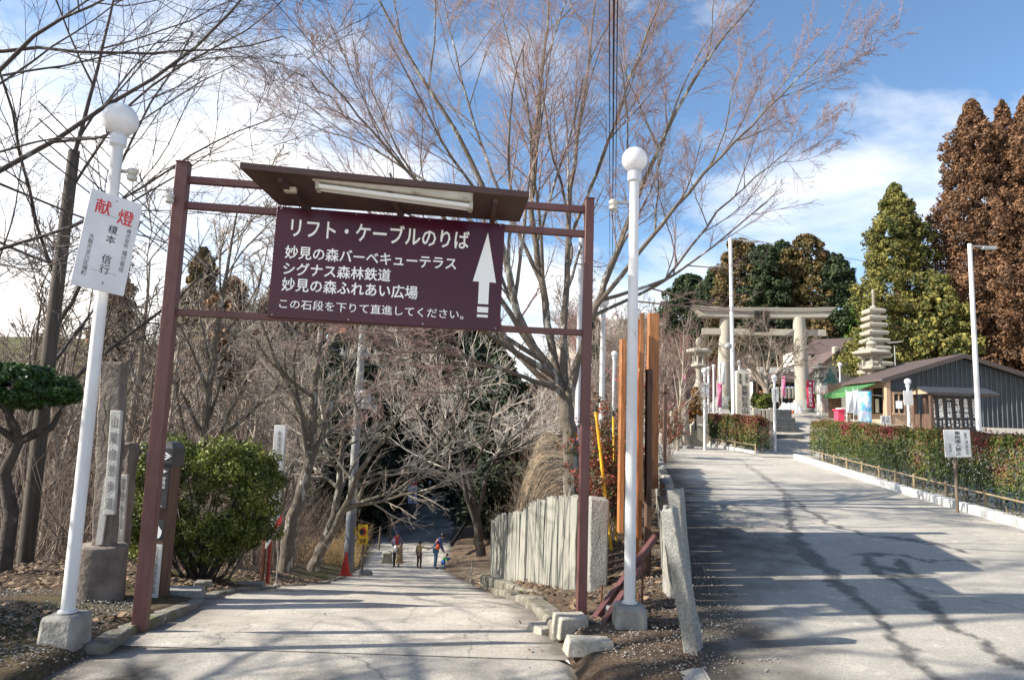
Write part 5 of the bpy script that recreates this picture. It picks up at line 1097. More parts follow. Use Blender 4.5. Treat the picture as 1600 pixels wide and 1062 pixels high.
# ---- stone lanterns
def lantern(name, label, px, pys, d, m, group=None, wd=1.0, base=True):
    """pys: rows of jewel top, roof top, roof eave, firebox bottom, platform bottom, stem bottom; wd: roof half width (m)"""
    c = P(px, pys[2], d); t = thing(name, label, 'stone lantern', (c.x, d, h(c.x, d)), group); zs = [zat(px, y, d) for y in pys]; g0 = h(c.x, d)
    n = 6; MB().lathe((c.x, d, 0), [(wd * .10, zs[1] - .02), (wd * .2, zs[1] + .03), (wd * .14, zs[1] + .06), (wd * .26, (zs[0] + zs[1]) / 2), (wd * .2, zs[0] - .08), (wd * .03, zs[0])], 14).build('jewel', m, t)
    ze, zt_ = zs[2], zs[1]
    MB().lathe((c.x, d, 0), [(wd * .45, ze - .02), (wd * .97, ze + .06), (wd * 1.0, ze + .15), (wd * .7, ze + .16 + (zt_ - ze) * .25), (wd * .35, ze + (zt_ - ze) * .72), (wd * .16, zt_)], n).build('roof', m, t, smooth=25, bevel=.02)
    fb = MB(); r_ = wd * .42; zb_ = zs[3]
    for k in range(6):
        a_ = math.pi / 3 * k; fb.box((c.x + math.cos(a_) * r_, d + math.sin(a_) * r_, (zb_ + ze) / 2), (.12 * wd, .12 * wd, ze - zb_ + .02), a_)
    fb.lathe((c.x, d, 0), [(r_ * .98, ze - .12), (r_ * .98, ze)], 6); fb.lathe((c.x, d, 0), [(r_ * .98, zb_), (r_ * .98, zb_ + .10)], 6); fb.build('firebox', m, t)
    MB().lathe((c.x, d, 0), [(wd * .35, zs[4]), (wd * .62, zs[4] + (zb_ - zs[4]) * .5), (wd * .64, zb_ - .03), (wd * .6, zb_)], 6).build('platform', m, t, smooth=25, bevel=.015)
    MB().lathe((c.x, d, 0), [(wd * .40, zs[5]), (wd * .27, zs[5] + .2), (wd * .22, (zs[4] + zs[5]) / 2), (wd * .24, zs[4] - .12), (wd * .33, zs[4])], 12).build('stem', m, t)
    if base: MB().lathe((c.x, d, 0), [(wd * 1.0, g0 - .2), (wd * 1.0, g0 + (zs[5] - g0) * .35), (wd * .8, g0 + (zs[5] - g0) * .36), (wd * .78, g0 + (zs[5] - g0) * .7), (wd * .58, g0 + (zs[5] - g0) * .72), (wd * .55, zs[5])], 4, True).build('base', m, t, smooth=25, bevel=.02)
    return t
lantern('stone_lantern', 'tall stone lantern behind the short hedge left of the torii', 1092, (527, 543, 553, 569, 576, 604), 28.5, granite_l, wd=.54)
lantern('stone_lantern', 'large stone lantern standing in front of the stone pagoda', 1362, (532, 543, 556, 573, 581, 600), 34, granite_l, wd=1.0)
lantern('stone_lantern', 'small dark stone lantern in front of the white gable right of the torii', 1280, (565, 571, 578, 587, 592, 602), 41, mat('dark_stone', (.17, .17, .155), (.10, .10, .095), 8, .9), wd=.5)
# ---- stone pagoda
pg = thing('stone_pagoda', 'many tiered stone pagoda with a long finial right of the torii', 'pagoda', (X(1366, 44), 44, h(X(1366, 44), 44))); c = P(1366, 520, 44)
rows = [482, 493, 504, 516, 528, 540, 552, 564, 576, 588]
for i, y in enumerate(rows):
    z = zat(1366, y + 8, 44); wd = (.56 + i * .035); MB().lathe((c.x, 44, 0), [(wd * 1.28, z), (wd * 1.38, z + .16), (wd * 1.34, z + .23), (wd * .85, z + .32)], 4, True).build('roof_tier', granite_l, pg, smooth=20, bevel=.015)
    MB().lathe((c.x, 44, 0), [(wd * .78, z - .20), (wd * .78, z + .01)], 4, True).build('storey', granite_l, pg, smooth=0)
z0 = zat(1366, 606, 44); MB().lathe((c.x, 44, 0), [(1.2, h(c.x, 44) - .2), (1.2, z0), (.8, z0 + .01), (.8, zat(1366, 596, 44) - .1)], 4, True).build('base', granite_l, pg, smooth=20)
f0, f1 = zat(1366, 481, 44), zat(1366, 452, 44); pr_ = [(.22, f0), (.2, f0 + .1), (.08, f0 + .14)]
for k in range(7): zz = f0 + .2 + k * .12; pr_ += [(.07, zz), (.13, zz + .03), (.07, zz + .06)]
pr_ += [(.10, f1 - .15), (.11, f1 - .08), (.02, f1)]; MB().lathe((c.x, 44, 0), pr_, 12).build('finial', granite_l, pg)

# ---- buildings behind the torii
hA = thing('temple_hall', 'plastered temple building with brown tiled roofs behind the torii', 'building', (X(1290, 56), 56, h(X(1290, 56), 56)))
vb('wall', 1262, 1345, 546, 660, 56, 5, plaster, hA, zb=2); vb('window_band', 1313, 1344, 550, 564, 55.93, .1, dark_gap, hA); vb('window_band', 1268, 1286, 550, 564, 55.93, .1, dark_gap, hA)
vb('wall_shadow_gap', 1313, 1344, 579, 583, 55.93, .1, dark_gap, hA) if False else None
def roofslab(name, c4, th_, m, parent): # c4: 4 points
    return MB().hexa(c4, [q + Vector((0, 0, th_)) for q in c4]).build(name, m, parent, bevel=.02)
roofslab('roof', [P(1250, 556, 54.6), P(1349, 552, 54.6), P(1333, 530, 58.5), P(1272, 533, 58.5)], .16, tile_roof, hA)
roofslab('lower_roof', [P(1310, 573, 55.2), P(1348, 572, 55.2), P(1346, 567, 55.9), P(1311, 568, 55.9)], .10, tile_roof, hA)
hB = thing('temple_gate_house', 'white gabled temple house with a steep roof right of the torii pillar', 'building', (X(1296, 50), 50, h(X(1296, 50), 50)))
a, b, c_, e_, f_ = P(1262, 600, 50), P(1330, 600, 50), P(1262, 588, 50), P(1308, 552, 50), P(1332, 572, 50); B_ = Vector((0, 3.5, 0))
for q in (a, b): q.z = 2.2
b.x = f_.x; a.x = c_.x; MB().add([a, b, f_, e_, c_, a + B_, b + B_, f_ + B_, e_ + B_, c_ + B_], [(0, 1, 2, 3, 4), (9, 8, 7, 6, 5), (0, 5, 6, 1), (1, 6, 7, 2), (0, 4, 9, 5)]).build('wall', plaster, hB, smooth=0)
for p_, q_ in ((e_, c_ + (c_ - e_) * .16), (e_, f_ + (f_ - e_) * .12)):
    o_ = Vector((0, -.4, .02)); MB().hexa([p_ + o_, q_ + o_, q_ + B_, p_ + B_], [p_ + o_ + Vector((0, 0, .26)), q_ + o_ + Vector((0, 0, .22)), q_ + B_ + Vector((0, 0, .22)), p_ + B_ + Vector((0, 0, .26))]).build('roof', tile_roof, hB, bevel=.02)
MB().box((e_.x, 49.9, e_.z - .95), (.12, .1, 1.6)).build('gable_post', dark_wood, hB); vb('ridge_ornament', 1303, 1312, 541, 553, 49.6, .4, granite_l, hB, bevel=.08)
hC = thing('temple_shop', 'low dark fronted temple building with white plaster gable behind the bare tree', 'building', (X(1215, 47), 47, h(X(1215, 47), 47)))
vb('wall', 1176, 1250, 574, 660, 47.2, 4, plaster, hC, zb=2.0); vb('open_front', 1177, 1249, 597, 640, 47.08, .1, dark_gap, hC)
roofslab('roof', [P(1168, 597, 45.9), P(1256, 594, 45.9), P(1252, 574, 48.5), P(1180, 580, 48.5)], .16, tile_roof, hC)
for px in (1183, 1196, 1218, 1232, 1244): vb('post', px, px + 2.5, 597, 642, 46.95, .12, dark_wood, hC, bevel=0)
for px in (1187, 1192): vb('door_lattice', px, px + 4, 610, 632, 46.9, .06, mat('door_wood', (.35, .18, .09), (.25, .12, .06), 5, .8), hC)
# small things on the forecourt
def banner(label, px0, px1, py0, py1, d, m, txt=None, tm=None, group=None, pole=True, name='banner', bold=.02, t2=None):
    c = P((px0 + px1) / 2, (py0 + py1) / 2, d); t = thing(name, label, 'banner', (c.x, d, h(c.x, d)), group)
    if pole:
        x = P(px0 if not t2 else px1, py0, d).x; MB().tube([(x - .02, d + .02, h(x, d) - .05), (x - .02, d + .02, zat(px0, py0, d) + .12)], .012, 8).build('pole', white_paint, t); MB().bar((x - .02, d + .02, zat(px0, py0, d) + .04), (P(px1, py0, d).x, d + .02, zat(px0, py0, d) + .04), .015).build('crossbar', white_paint, t)
    a = P(px0, py0, d); b = P(px1, py0, d); z0 = P(px0, py1, d).z; n = 14; V = []; 
    for j in range(n + 1):
        for i in range(5):
            u = i / 4; v_ = j / n; V.append((a.x + (b.x - a.x) * u, d + .02 * math.sin(v_ * 6 + u * 4), a.z + (z0 - a.z) * v_))
    F_ = [(j * 5 + i, j * 5 + i + 1, j * 5 + i + 6, j * 5 + i + 5) for j in range(n) for i in range(4)]
    o = MB().add(V, F_).build('cloth', m, t); so_ = o.modifiers.new('solid', 'SOLIDIFY'); so_.thickness = .006
    if txt:
        q = Plane(None, None, None, pts=(Vector((a.x, d - .045, a.z)), Vector((b.x, d - .045, a.z)), Vector((a.x, d - .045, z0))))
        for body, u0, v0, u1, v1 in txt: q.text(body, u0, v0, u1, v1, tm, o, bold, True)
    return t
red_cloth = mat('crimson_cloth', (.50, .02, .07), (.42, .02, .06), 3, .8); pink_cloth = mat('pink_cloth', (.72, .10, .25), (.80, .30, .45), 9, .8); white_cloth = mat('white_cloth', (.78, .78, .78), (.70, .72, .76), 3, .8); blue_tarp = mat('blue_tarp', (.05, .25, .62), (.10, .35, .70), 3, .5)
banner('crimson banner with white characters at the foot of the right torii pillar', 1260, 1273, 594, 637, 34, red_cloth, [('能勢妙見山', .16, .24, .62, .94), ('開運祈願', .74, .06, .90, .5), ('◆', .2, .05, .6, .16)], letter_white, t2=True)
banner('narrow pink flag standing by the blue tarp behind the bare tree', 1222, 1227, 588, 619, 37, pink_cloth)
banner('pink and white flag left of the inscribed stone pillar', 1121, 1128, 598, 636, 29, pink_cloth)
banner('long narrow white flag next to the pink one left of the inscribed pillar', 1128, 1132, 566, 600, 29.5, white_cloth)
banner('small pink flag among the branches above the peeled post', 1067, 1072, 582, 600, 27.5, pink_cloth)
t = thing('tarp', 'blue tarpaulin hung behind the stone fence by the torii', 'tarpaulin', (X(1237, 39), 39, 3)); vb('sheet', 1228, 1246, 603, 616, 39.5, .1, blue_tarp, t, bevel=.03)
fs = thing('stone_fence', 'row of short stone posts in front of the blue tarpaulin', 'fence', (X(1237, 39), 39, 3))
for px in range(1214, 1250, 6): vb('post', px, px + 3.2, 604, 622, 38.9, .2, granite_l, fs)
vb('rail', 1213, 1249, 612, 615, 38.95, .1, granite_l, fs, bevel=0)
rg = np.random.default_rng(3); bm_ = MB(); c = P(1236, 628, 36.5); t = thing('tarp_heap', 'heap covered with white crumpled sheeting beside the right torii pillar', 'covered heap', (c.x, 36.5, h(c.x, 36.5)))
V = []
for j in range(13):
    for i in range(25): u = i / 24; v_ = j / 12; a_ = math.pi * v_; V.append((c.x + (u - .5) * 1.15, 36.6 - .35 * math.cos(a_), h(c.x, 36.5) - .05 + (.55 * math.sin(a_) ** .6 + float(rg.normal(0, .03))) * (min(1, 6 * u, 6 * (1 - u)) ** .5)))
F_ = [(j * 25 + i, j * 25 + i + 1, j * 25 + i + 26, j * 25 + i + 25) for j in range(12) for i in range(24)]; MB().add(V, F_).build('sheeting', white_cloth, t, smooth=60)
t = thing('flower_pot', 'small potted plants with red and green at the foot of the pink flag', 'potted plants', (X(1231, 36), 36, h(X(1231, 36), 36)))
for px, m_ in ((1228, 'g'), (1233, 'y'), (1238, 'r')):
    c = P(px, 633, 35.8); MB().lathe((c.x, 35.8, 0), [(.07, h(c.x, 35.8)), (.09, h(c.x, 35.8) + .16)], 10).build('pot', mat('pot_' + m_, {'g': (.05, .35, .2), 'y': (.7, .55, .08), 'r': (.6, .15, .05)}[m_], None), t)
# seated bronze statue
def seated(px, d, pyt, pyb):
    c = P(px, pyt, d); z0 = zat(px, pyb, d); H_ = c.z - z0; g = h(c.x, d); t = thing('seated_statue', 'green bronze statue of a seated robed figure on a white stone base', 'statue', (c.x, d, g)); m = mat('bronze_patina', (.10, .20, .15), (.06, .13, .10), 8, .6)
    s = H_; prof = [(.46, 0), (.50, .04), (.47, .13), (.34, .22), (.24, .32), (.22, .42), (.25, .55), (.24, .62), (.13, .69), (.075, .72), (.07, .755), (.10, .79), (.118, .85), (.10, .93), (.06, .96), (.05, 1.0), (.01, 1.01)]
    b = MB(); b.lathe((0, 0, 0), [(r * s, z * s) for r, z in prof], 20)
    b.v = [(x, y * (.68 if z < .3 * s else .62), z) for x, y, z in b.v]
    for sg in (-1, 1): b.tube([(sg * .22 * s, 0, .60 * s), (sg * .31 * s, -.03 * s, .42 * s), (sg * .24 * s, -.16 * s, .28 * s), (.02 * s * sg, -.22 * s, .24 * s)], [.07 * s, .075 * s, .06 * s, .035 * s], 10)
    b.v = [(x + c.x, y + d, z + z0) for x, y, z in b.v]; o = b.build('figure', m, t, smooth=60)
    MB().lathe((c.x, d, 0), [(.55 * s, z0 - .14), (.62 * s, z0 - .08), (.6 * s, z0)], 20).build('lotus_base', m, t)
    MB().box((c.x, d, (g + z0 - .14) / 2), (1.15 * s, .8 * s, z0 - .14 - g + .1)).build('pedestal', plaster, t, bevel=.03)
    MB().box((c.x, d, z0 - .19), (1.3 * s, .95 * s, .10)).build('pedestal_cap', granite_l, t, bevel=.02)
seated(1297, 38.5, 575, 596)
t = thing('plank_partition', 'brown plank partition below the green statue', 'partition', (X(1303, 33), 33, 2.3)); a, b = X(1293, 33), X(1314, 33); zt = zat(1303, 600, 33); z0 = h(a, 33) - .05
for i in range(6): MB().box((a + (b - a) * (i + .5) / 6, 33.02, (zt + z0) / 2), ((b - a) / 6 - .01, .04, zt - z0)).build('plank', mat('plank_brown', (.24, .14, .10), (.16, .095, .07), 5, .8, .2, stretch=(4, 4, .5)), t)
MB().box(((a + b) / 2, 33.07, zt - .3), (b - a, .05, .08)).build('batten', dark_wood, t)
t = thing('counter', 'stone coloured stand with small papers left of the plank partition', 'stand', (X(1288, 34), 34, 2.3)); vb('body', 1283, 1292, 602, 648, 34, .5, plaster, t)
for py in (610, 622, 634): vb('paper', 1284.5, 1290, py, py + 7, 33.97, .02, mat('paper_orange', (.75, .55, .45), None), t, bevel=0)

# ---- lamps of the approach
def far_lamp(px, pyg, d, gpx, label, plate=None, txt=None):
    x = P(px, pyg, d).x; gr = gpx / 2 / F * d; t = globe_lamp((x, d, h(x, d)), zat(px, pyg, d), .05, .045, gr, label, False, 'globe lamps along the shrine approach')
    if plate:
        px0, px1, y0, y1 = plate; a = P(px0, y0, d - .1); b = P(px1, y0, d - .1); c = P(px0, y1, d - .1); q = Plane(None, None, None, pts=(a, b, c)); mb = MB(); q.slab(mb, 0, 0, 1, 1, -.02, 0); o = mb.build('plate', white_paint, t, bevel=.003)
        if txt: q.text(txt, .4, .1, .6, .9, letter_black, o, .01, True); q.text('奉納', .72, .1, .86, .4, letter_black, o, .01, True)
    return t
far_lamp(943, 462, 12.3, 19, 'second white globe lamp, among the maple limbs just left of the right gate lamp'); far_lamp(960, 548, 22, 9.5, 'distant globe lamp half hidden by the orange timber board')
far_lamp(1101, 574, 25.2, 10, 'globe lamp with a white plate behind the short hedge', (1096.5, 1107, 598, 620), '榎本信行'); far_lamp(1209.5, 585, 25.2, 8.5, 'globe lamp with a white plate beside the stone steps', (1206, 1216, 606, 628), '福田正')
far_lamp(1155, 562, 32, 7, 'globe lamp standing behind the inscribed stone pillar'); far_lamp(1115, 569, 33, 5.5, 'small globe lamp just left of the left torii pillar'); far_lamp(1125, 565, 36, 5, 'farthest small globe lamp touching the left torii pillar')
far_lamp(1312, 566, 40, 7, 'globe lamp right of the green statue'); far_lamp(1418, 591, 22, 10, 'globe lamp with a blank white plate at the corner of the dark shed', (1411.5, 1426, 610, 633)); far_lamp(1107, 572, 30, 5, 'small globe lamp behind the plate of the hedge lamp')

# ---- tall poles with cross arms
def mast(label, px0, py0, px1, py1, d, armx, army, r_=.05):
    b = P(px0, py0, d); a = P(px1, py1, d); t = thing('floodlight_mast', label, 'pole', (b.x, d, h(b.x, d)), 'white masts along the hedge'); MB().tube([(b.x, d, h(b.x, d) - .1), b, a], [r_, r_ * .95, r_ * .75], 14).build('pole', white_paint, t)
    e = P(armx, army, d); MB().bar((a.x, d, a.z - .05), (e.x, d, e.z), .035).build('arm', galv, t); MB().box((a.x + (e.x - a.x) * .7, d, (a.z + e.z) / 2 - .07), (abs(e.x - a.x) * .5, .10, .06)).build('lamp_head', galv, t, bevel=.01); return t
mast('tall white mast with a short arm rising from the long hedge at the right', 1529, 660, 1515, 381, 16, 1558, 386, .062)
t = mast('tall white mast behind the short hedge in front of the torii', 1146, 640, 1141, 372, 26.2, 1187, 377, .085); c = P(1137, 541, 26); MB().sphere((c.x, 25.95, c.z), .14).build('mirror_lamp', galv, t)

# ---- dark shed with side shop, awning and things around it
SD = 30.0; xL_, xR_ = X(1389, SD), X(1389, SD) + 7.6; zf = 1.9; xp_ = X(1499, SD); zp_ = zat(1499, 557, SD); ze_ = zat(1389, 590, SD)
shed = thing('dark_shed', 'dark blue grey board shed with a low gabled roof at the right', 'shed', ((xL_ + xR_) / 2, SD, zf))
dk = mat('dark_board', (.048, .060, .072), (.030, .038, .046), 3, .7, .1, stretch=(2, 2, .3)); sl_l = (zp_ - ze_) / (xp_ - xL_); zr2 = zp_ - (xR_ - xp_) * .29
def rooz(x): return zp_ - (xp_ - x) * sl_l if x < xp_ else zp_ - (x - xp_) * .29
D7 = Vector((0, 3.8, 0)); v5 = [Vector((xL_ + .02, SD, zf - .6)), Vector((xR_, SD, zf - .6)), Vector((xR_, SD, zr2 - .05)), Vector((xp_, SD, zp_ - .05)), Vector((xL_ + .02, SD, ze_ - .05))]
MB().add(v5 + [q + D7 for q in v5], [(0, 1, 2, 3, 4), (9, 8, 7, 6, 5), (1, 6, 7, 2)]).build('wall', dk, shed, smooth=0)
bat = MB(); k = 0; x = X(1434, SD)
while x < xR_: bat.box((x, SD - .018, (zf - .6 + rooz(x) - .08) / 2), (.022, .036, rooz(x) - .08 - zf + .6)); x += .215
o = bat.build('batten', mat('batten_grey', (.13, .15, .165), (.08, .092, .10), 9, .7), shed, smooth=0); o['kind'] = 'stuff'; o['label'] = 'vertical battens of the dark shed wall'
for xa_, za_, xb_, zb_ in ((xp_, zp_, xL_ - .55, ze_ - .55 * sl_l), (xp_, zp_, xR_ + .5, zr2 - .15)):
    f0 = SD - .45; MB().hexa([(xa_, f0, za_), (xb_, f0, zb_), (xb_, f0 + 4.6, zb_), (xa_, f0 + 4.6, za_)], [(xa_, f0, za_ + .1), (xb_, f0, zb_ + .1), (xb_, f0 + 4.6, zb_ + .1), (xa_, f0 + 4.6, za_ + .1)]).build('roof', mat('shed_roof', (.11, .08, .072), (.08, .06, .055), 5, .6, .1, stretch=(5, .3, 1)), shed)
    MB().hexa([(xa_, f0 - .03, za_ - .10), (xb_, f0 - .03, zb_ - .10), (xb_, f0 - .002, zb_ - .10), (xa_, f0 - .002, za_ - .10)], [(xa_, f0 - .03, za_ + .08), (xb_, f0 - .03, zb_ + .08), (xb_, f0 - .002, zb_ + .08), (xa_, f0 - .002, za_ + .08)]).build('barge_board', mat('barge', (.07, .055, .05), None), shed)
cedarw = mat('pale_timber', (.50, .34, .23), (.38, .25, .165), 4, .7, .1, stretch=(3, 3, .4))
# timber corner with window (front, left end)
vb('front_panel', 1393, 1431, 612, 640, SD - .05, .06, cedarw, shed, zb=zf - .6); vb('corner_post', 1386, 1393, 592, 700, SD - .08, .2, cedarw, shed, zb=zf - .6)
wn = vb('window', 1397, 1412, 616, 645, SD - .075, .04, dark_gap, shed)
for px in (1396, 1404, 1412): vb('frame', px, px + 1.6, 614, 646, SD - .10, .03, cedarw, wn, bevel=0)
vb('frame', 1395, 1414, 612.5, 615, SD - .11, .03, cedarw, wn, bevel=0); vb('sill', 1395, 1414, 645, 648, SD - .12, .06, cedarw, wn, bevel=0); vb('notice', 1400, 1410, 626, 638, SD - .13, .01, letter_white, shed, bevel=0)
# open side (faces the torii): posts, dark interior, counter
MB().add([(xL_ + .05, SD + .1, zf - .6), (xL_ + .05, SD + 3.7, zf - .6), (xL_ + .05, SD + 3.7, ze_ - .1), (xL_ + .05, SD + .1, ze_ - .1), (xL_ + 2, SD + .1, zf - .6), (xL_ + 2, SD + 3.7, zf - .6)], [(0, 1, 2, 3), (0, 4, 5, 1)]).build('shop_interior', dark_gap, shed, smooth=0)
for i in range(4): MB().box((xL_ - .03, SD + .35 + i * 1.05, (zf + ze_) / 2 - .3), (.10, .10, ze_ - zf + .4)).build('side_post', cedarw, shed)
MB().box((xL_ - .03, SD + 1.9, zf + .35), (.08, 3.5, .7)).build('side_counter', cedarw, shed); MB().box((xL_ - .05, SD + 1.9, ze_ - .25), (.1, 3.6, .3)).build('side_lintel', cedarw, shed)
for i in range(3): MB().box((xL_ - .12, SD + .8 + i * .75, zf + 1.05), (.03, .26, .62)).build('price_board', mat('tag_cream', (.72, .66, .52), None), shed)
MB().box((xL_ - .12, SD + 3.2, ze_ - .55), (.03, 1.2, .35)).build('red_sign', mat('sign_red', (.62, .10, .04), None), shed)
aw = thing('green_awning', 'light green awning over the open side of the dark shed', 'awning', (xL_, SD + 3, ze_)); a0, a1 = SD + .2, SD + 3.1; ax_ = X(1306, 31.5); zo = zat(1312, 614, 31.5)
ax_ = xL_ - 1.45; c4 = [Vector((ax_, a0, zo)), Vector((ax_, a1, zo)), Vector((xL_ - .1, a1, ze_ - .12)), Vector((xL_ - .1, a0, ze_ - .12))]
awm = mat('awning_green', (.10, .27, .10), (.13, .34, .13), 3, .6, trans=.35); MB().hexa(c4, [q + Vector((0, 0, .02)) for q in c4]).build('canopy', awm, aw)
MB().box((ax_ - .012, (a0 + a1) / 2, zo - .10), (.02, a1 - a0, .22)).build('valance', awm, aw)
for y in (a0 + .1, a1 - .1): MB().bar((ax_ + .03, y, zo - .02), (xL_ - .1, y, ze_ - .8), .03).build('arm', galv, aw)
def cloth(label, px0, px1, py0, py1, d, m, txt=None, tm=None, cat='banner'): 
    t = banner(label, px0, px1, py0, py1, d, m, txt, tm, pole=True); t['category'] = cat; return t
wave = mat('aqua_cloth', (.05, .55, .85), (.80, .88, .95), 2.2, .8, lo=.42, hi=.58)
cloth('plain white hanging banner leftmost in front of the awning', 1323, 1333, 612, 645, 29.2, white_cloth); cloth('white hanging banner between the plain one and the blue one', 1334, 1340, 610, 648, 29, white_cloth)
cloth('aqua blue banner with a swirling white pattern in front of the awning', 1341, 1361, 611, 659, 28.6, wave, [('ソフト', .3, .15, .7, .8)], mat('lilac', (.75, .70, .85), None))
t = thing('red_box', 'bright pink red box standing below the awning', 'box', (X(1315, 29.5), 29.5, 2)); vb('box', 1309, 1320, 641, 656, 29.5, .35, mat('box_red', (.75, .06, .12), None, rough=.5), t, zb=1.95, bevel=.02); vb('lid', 1308, 1321, 639, 641, 29.45, .45, MATS['box_red'], t)
t = thing('small_table', 'white topped small table behind the red box', 'table', (X(1322, 30.5), 30.5, 2)); vb('table_top', 1314, 1328, 637, 639, 30.3, .5, white_paint, t)
for px in (1316, 1326): vb('leg', px, px + 1.2, 639, 660, 30.5, .04, blk, t, bevel=0)
def board_sign(label, px0, px1, py0, py1, d, txts, post=None, m=None, tm=None, name='sign', cr=0, lm=None):
    c = P((px0 + px1) / 2, py1, d); t = thing(name, label, 'sign', (c.x, d, h(c.x, d))); q = Plane(None, None, None, pts=(P(px0, py0, d), P(px1, py0, d), P(px0, py1, d)))
    mb = MB(); q.slab(mb, 0, 0, 1, 1, -.012, .003) ; o = mb.build('panel', m or white_paint, t, bevel=cr or .002)
    for tx in txts: q.text(tx[0], *tx[1:5], lm or letter_black, o, tx[5] if len(tx) > 5 else .02, tx[6] if len(tx) > 6 else True)
    if post: MB().lathe((c.x, d + .035, 0), [(post, h(c.x, d) - .1), (post, zat((px0 + px1) / 2, py0 + 4, d)), (post * .7, zat((px0 + px1) / 2, py0 + 3, d))], 10).build('post', old_wood, t)
    return t, q, o
board_sign('small white sign with two black characters below the blue banner', 1376, 1391, 649, 662, 27.5, [('売', .1, .1, .45, .9), ('店', .55, .1, .9, .9)], .03)
board_sign('white sign on a wooden stake forbidding vehicle entry before the long hedge', 1474, 1515, 671, 714, 11.35, [('車両進入禁止', .40, .06, .62, .92, .03), ('関係者以外', .76, .12, .87, .34, .01), ('通り抜け不可', .78, .40, .89, .9, .01), ('妙見山', .16, .50, .25, .8, .01)], .026, cr=.004)
# roofed notice board in front of the shed
ND = 22.0; nb2 = thing('roofed_notice_board', 'brown roofed notice board with white vertical writing on black in front of the dark shed', 'notice board', (X(1488, ND), ND, .8))
pq = Plane(None, None, None, pts=(P(1449, 622, ND), P(1527, 622, ND), P(1449, 668, ND))); mb = MB(); g0 = .75; bq = vb('panel', 1449, 1527, 618, 668, ND, .06, blk, nb2, zb=1.45)
for px in (1446, 1526): vb('post', px, px + 4.5, 616, 690, ND - .05, .14, dark_wood, nb2, zb=g0)
for i in range(1, 6): vb('divider', 1449 + i * 13 - .6, 1449 + i * 13 + .8, 619, 668, ND - .025, .02, dark_wood, nb2, zb=1.45, bevel=0)
for i, tx in enumerate(('祈祷受付場', '厄運祭', '一日開帳', '写経会', '星祭奉納', '宝前御祈祷会')):
    pq.text(tx, i / 6 + .035, .03, i / 6 + .125, .66, letter_white, bq, .035, True, n=.03)
    pq.text('毎月一日', i / 6 + .10, .74, i / 6 + .14, .99, letter_white, bq, .03, True, n=.03); pq.text('午前', i / 6 + .03, .76, i / 6 + .07, .95, letter_white, bq, .03, True, n=.03)
a = P(1431, 617, ND - .9); b = P(1545, 617, ND - .9); zr_ = zat(1488, 607, ND); ze2 = zat(1488, 617, ND - .9); xa, xb = P(1431, 610, ND).x, P(1541, 610, ND).x
for s_ in (-1, 1): MB().hexa([(xa, ND, zr_), (xb, ND, zr_), (xb, ND + s_ * .62, ze2 + .06), (xa, ND + s_ * .62, ze2 + .06)], [(xa, ND, zr_ + .04), (xb, ND, zr_ + .04), (xb, ND + s_ * .62, ze2 + .10), (xa, ND + s_ * .62, ze2 + .10)]).build('roof', mat('slate_metal', (.055, .055, .06), (.04, .04, .045), 4, .5), nb2)
for x in (xa + .06, xb - .06): MB().add([(x, ND - .6, ze2 + .05), (x, ND + .6, ze2 + .05), (x, ND, zr_ - .01), (x + .04, ND - .6, ze2 + .05), (x + .04, ND + .6, ze2 + .05), (x + .04, ND, zr_ - .01)], [(0, 1, 2), (5, 4, 3), (0, 3, 4, 1), (1, 4, 5, 2), (2, 5, 3, 0)]).build('gable_board', cedarw, nb2, smooth=0)
for s_ in (-.45, .45): MB().box((xa + .2, ND + s_, (g0 + ze2) / 2), (.1, .1, ze2 - g0 + .1)).build('post', dark_wood, nb2)
MB().box((xa + .2, ND, 1.9), (.06, .9, .9)).build('side_panel', dark_wood, nb2)
an = thing('aerial', 'television aerial mast behind the shed roof beside the stone pagoda', 'antenna', (X(1400, 40), 40, 2.5)); x = X(1401, 40); MB().tube([(x, 40, 2.3), (x - .05, 40, zat(1400, 540, 40))], .03, 8).build('mast', galv, an)
for k in range(6): c = P(1391 + k * 3.2, 535 - k * .3, 40); MB().bar((c.x, 39.7, c.z), (c.x, 40.3, c.z), .02).build('element', galv, an)
MB().bar(P(1389, 536, 40), P(1410, 534, 40), .025).build('boom', galv, an)

# ---- plants by the lantern
def bushy(name, label, px, pyt, pyb, d, wpx, m, seed, cone=False, group=None):
    c = P(px, pyt, d); z0 = zat(px, pyb, d); r = wpx / 2 / F * d; hh = c.z - z0; rg = np.random.default_rng(seed); nc = 150; t = thing(name, label, 'bush', (c.x, d, z0), group); u = rg.uniform(0, 1, nc); a = rg.uniform(0, 6.28, nc)
    pr = (np.sin(np.pi * np.clip(.12 + .88 * (1 - u), 0, 1) ** .8 / 1.0) ** .6 if not cone else (1 - u) ** .55) * r * .85; q = rg.uniform(.4, 1, nc) ** .5
    cc = np.stack([c.x + np.cos(a) * pr * q, d + np.sin(a) * pr * q, z0 + hh * (.08 + .86 * u)], -1); v, f, to = clump_cloud(cc, np.full(nc, r * .26), 45, .035, rg); npmesh('foliage', v, f, m, t, attr={'tone': to}); tubes('stem', [(np.array([[[c.x, d, z0 - .5], [c.x, d, z0 + hh * .4], [c.x, d, z0 + hh * .8]]]), np.array([[.04, .03, .01]]), 6)], bark_dark, t)
rust_l = mat('rusty_foliage', (.12, .07, .02), (.42, .20, .05), 5, .6, attr='tone', lo=.1, hi=.9, trans=.15)
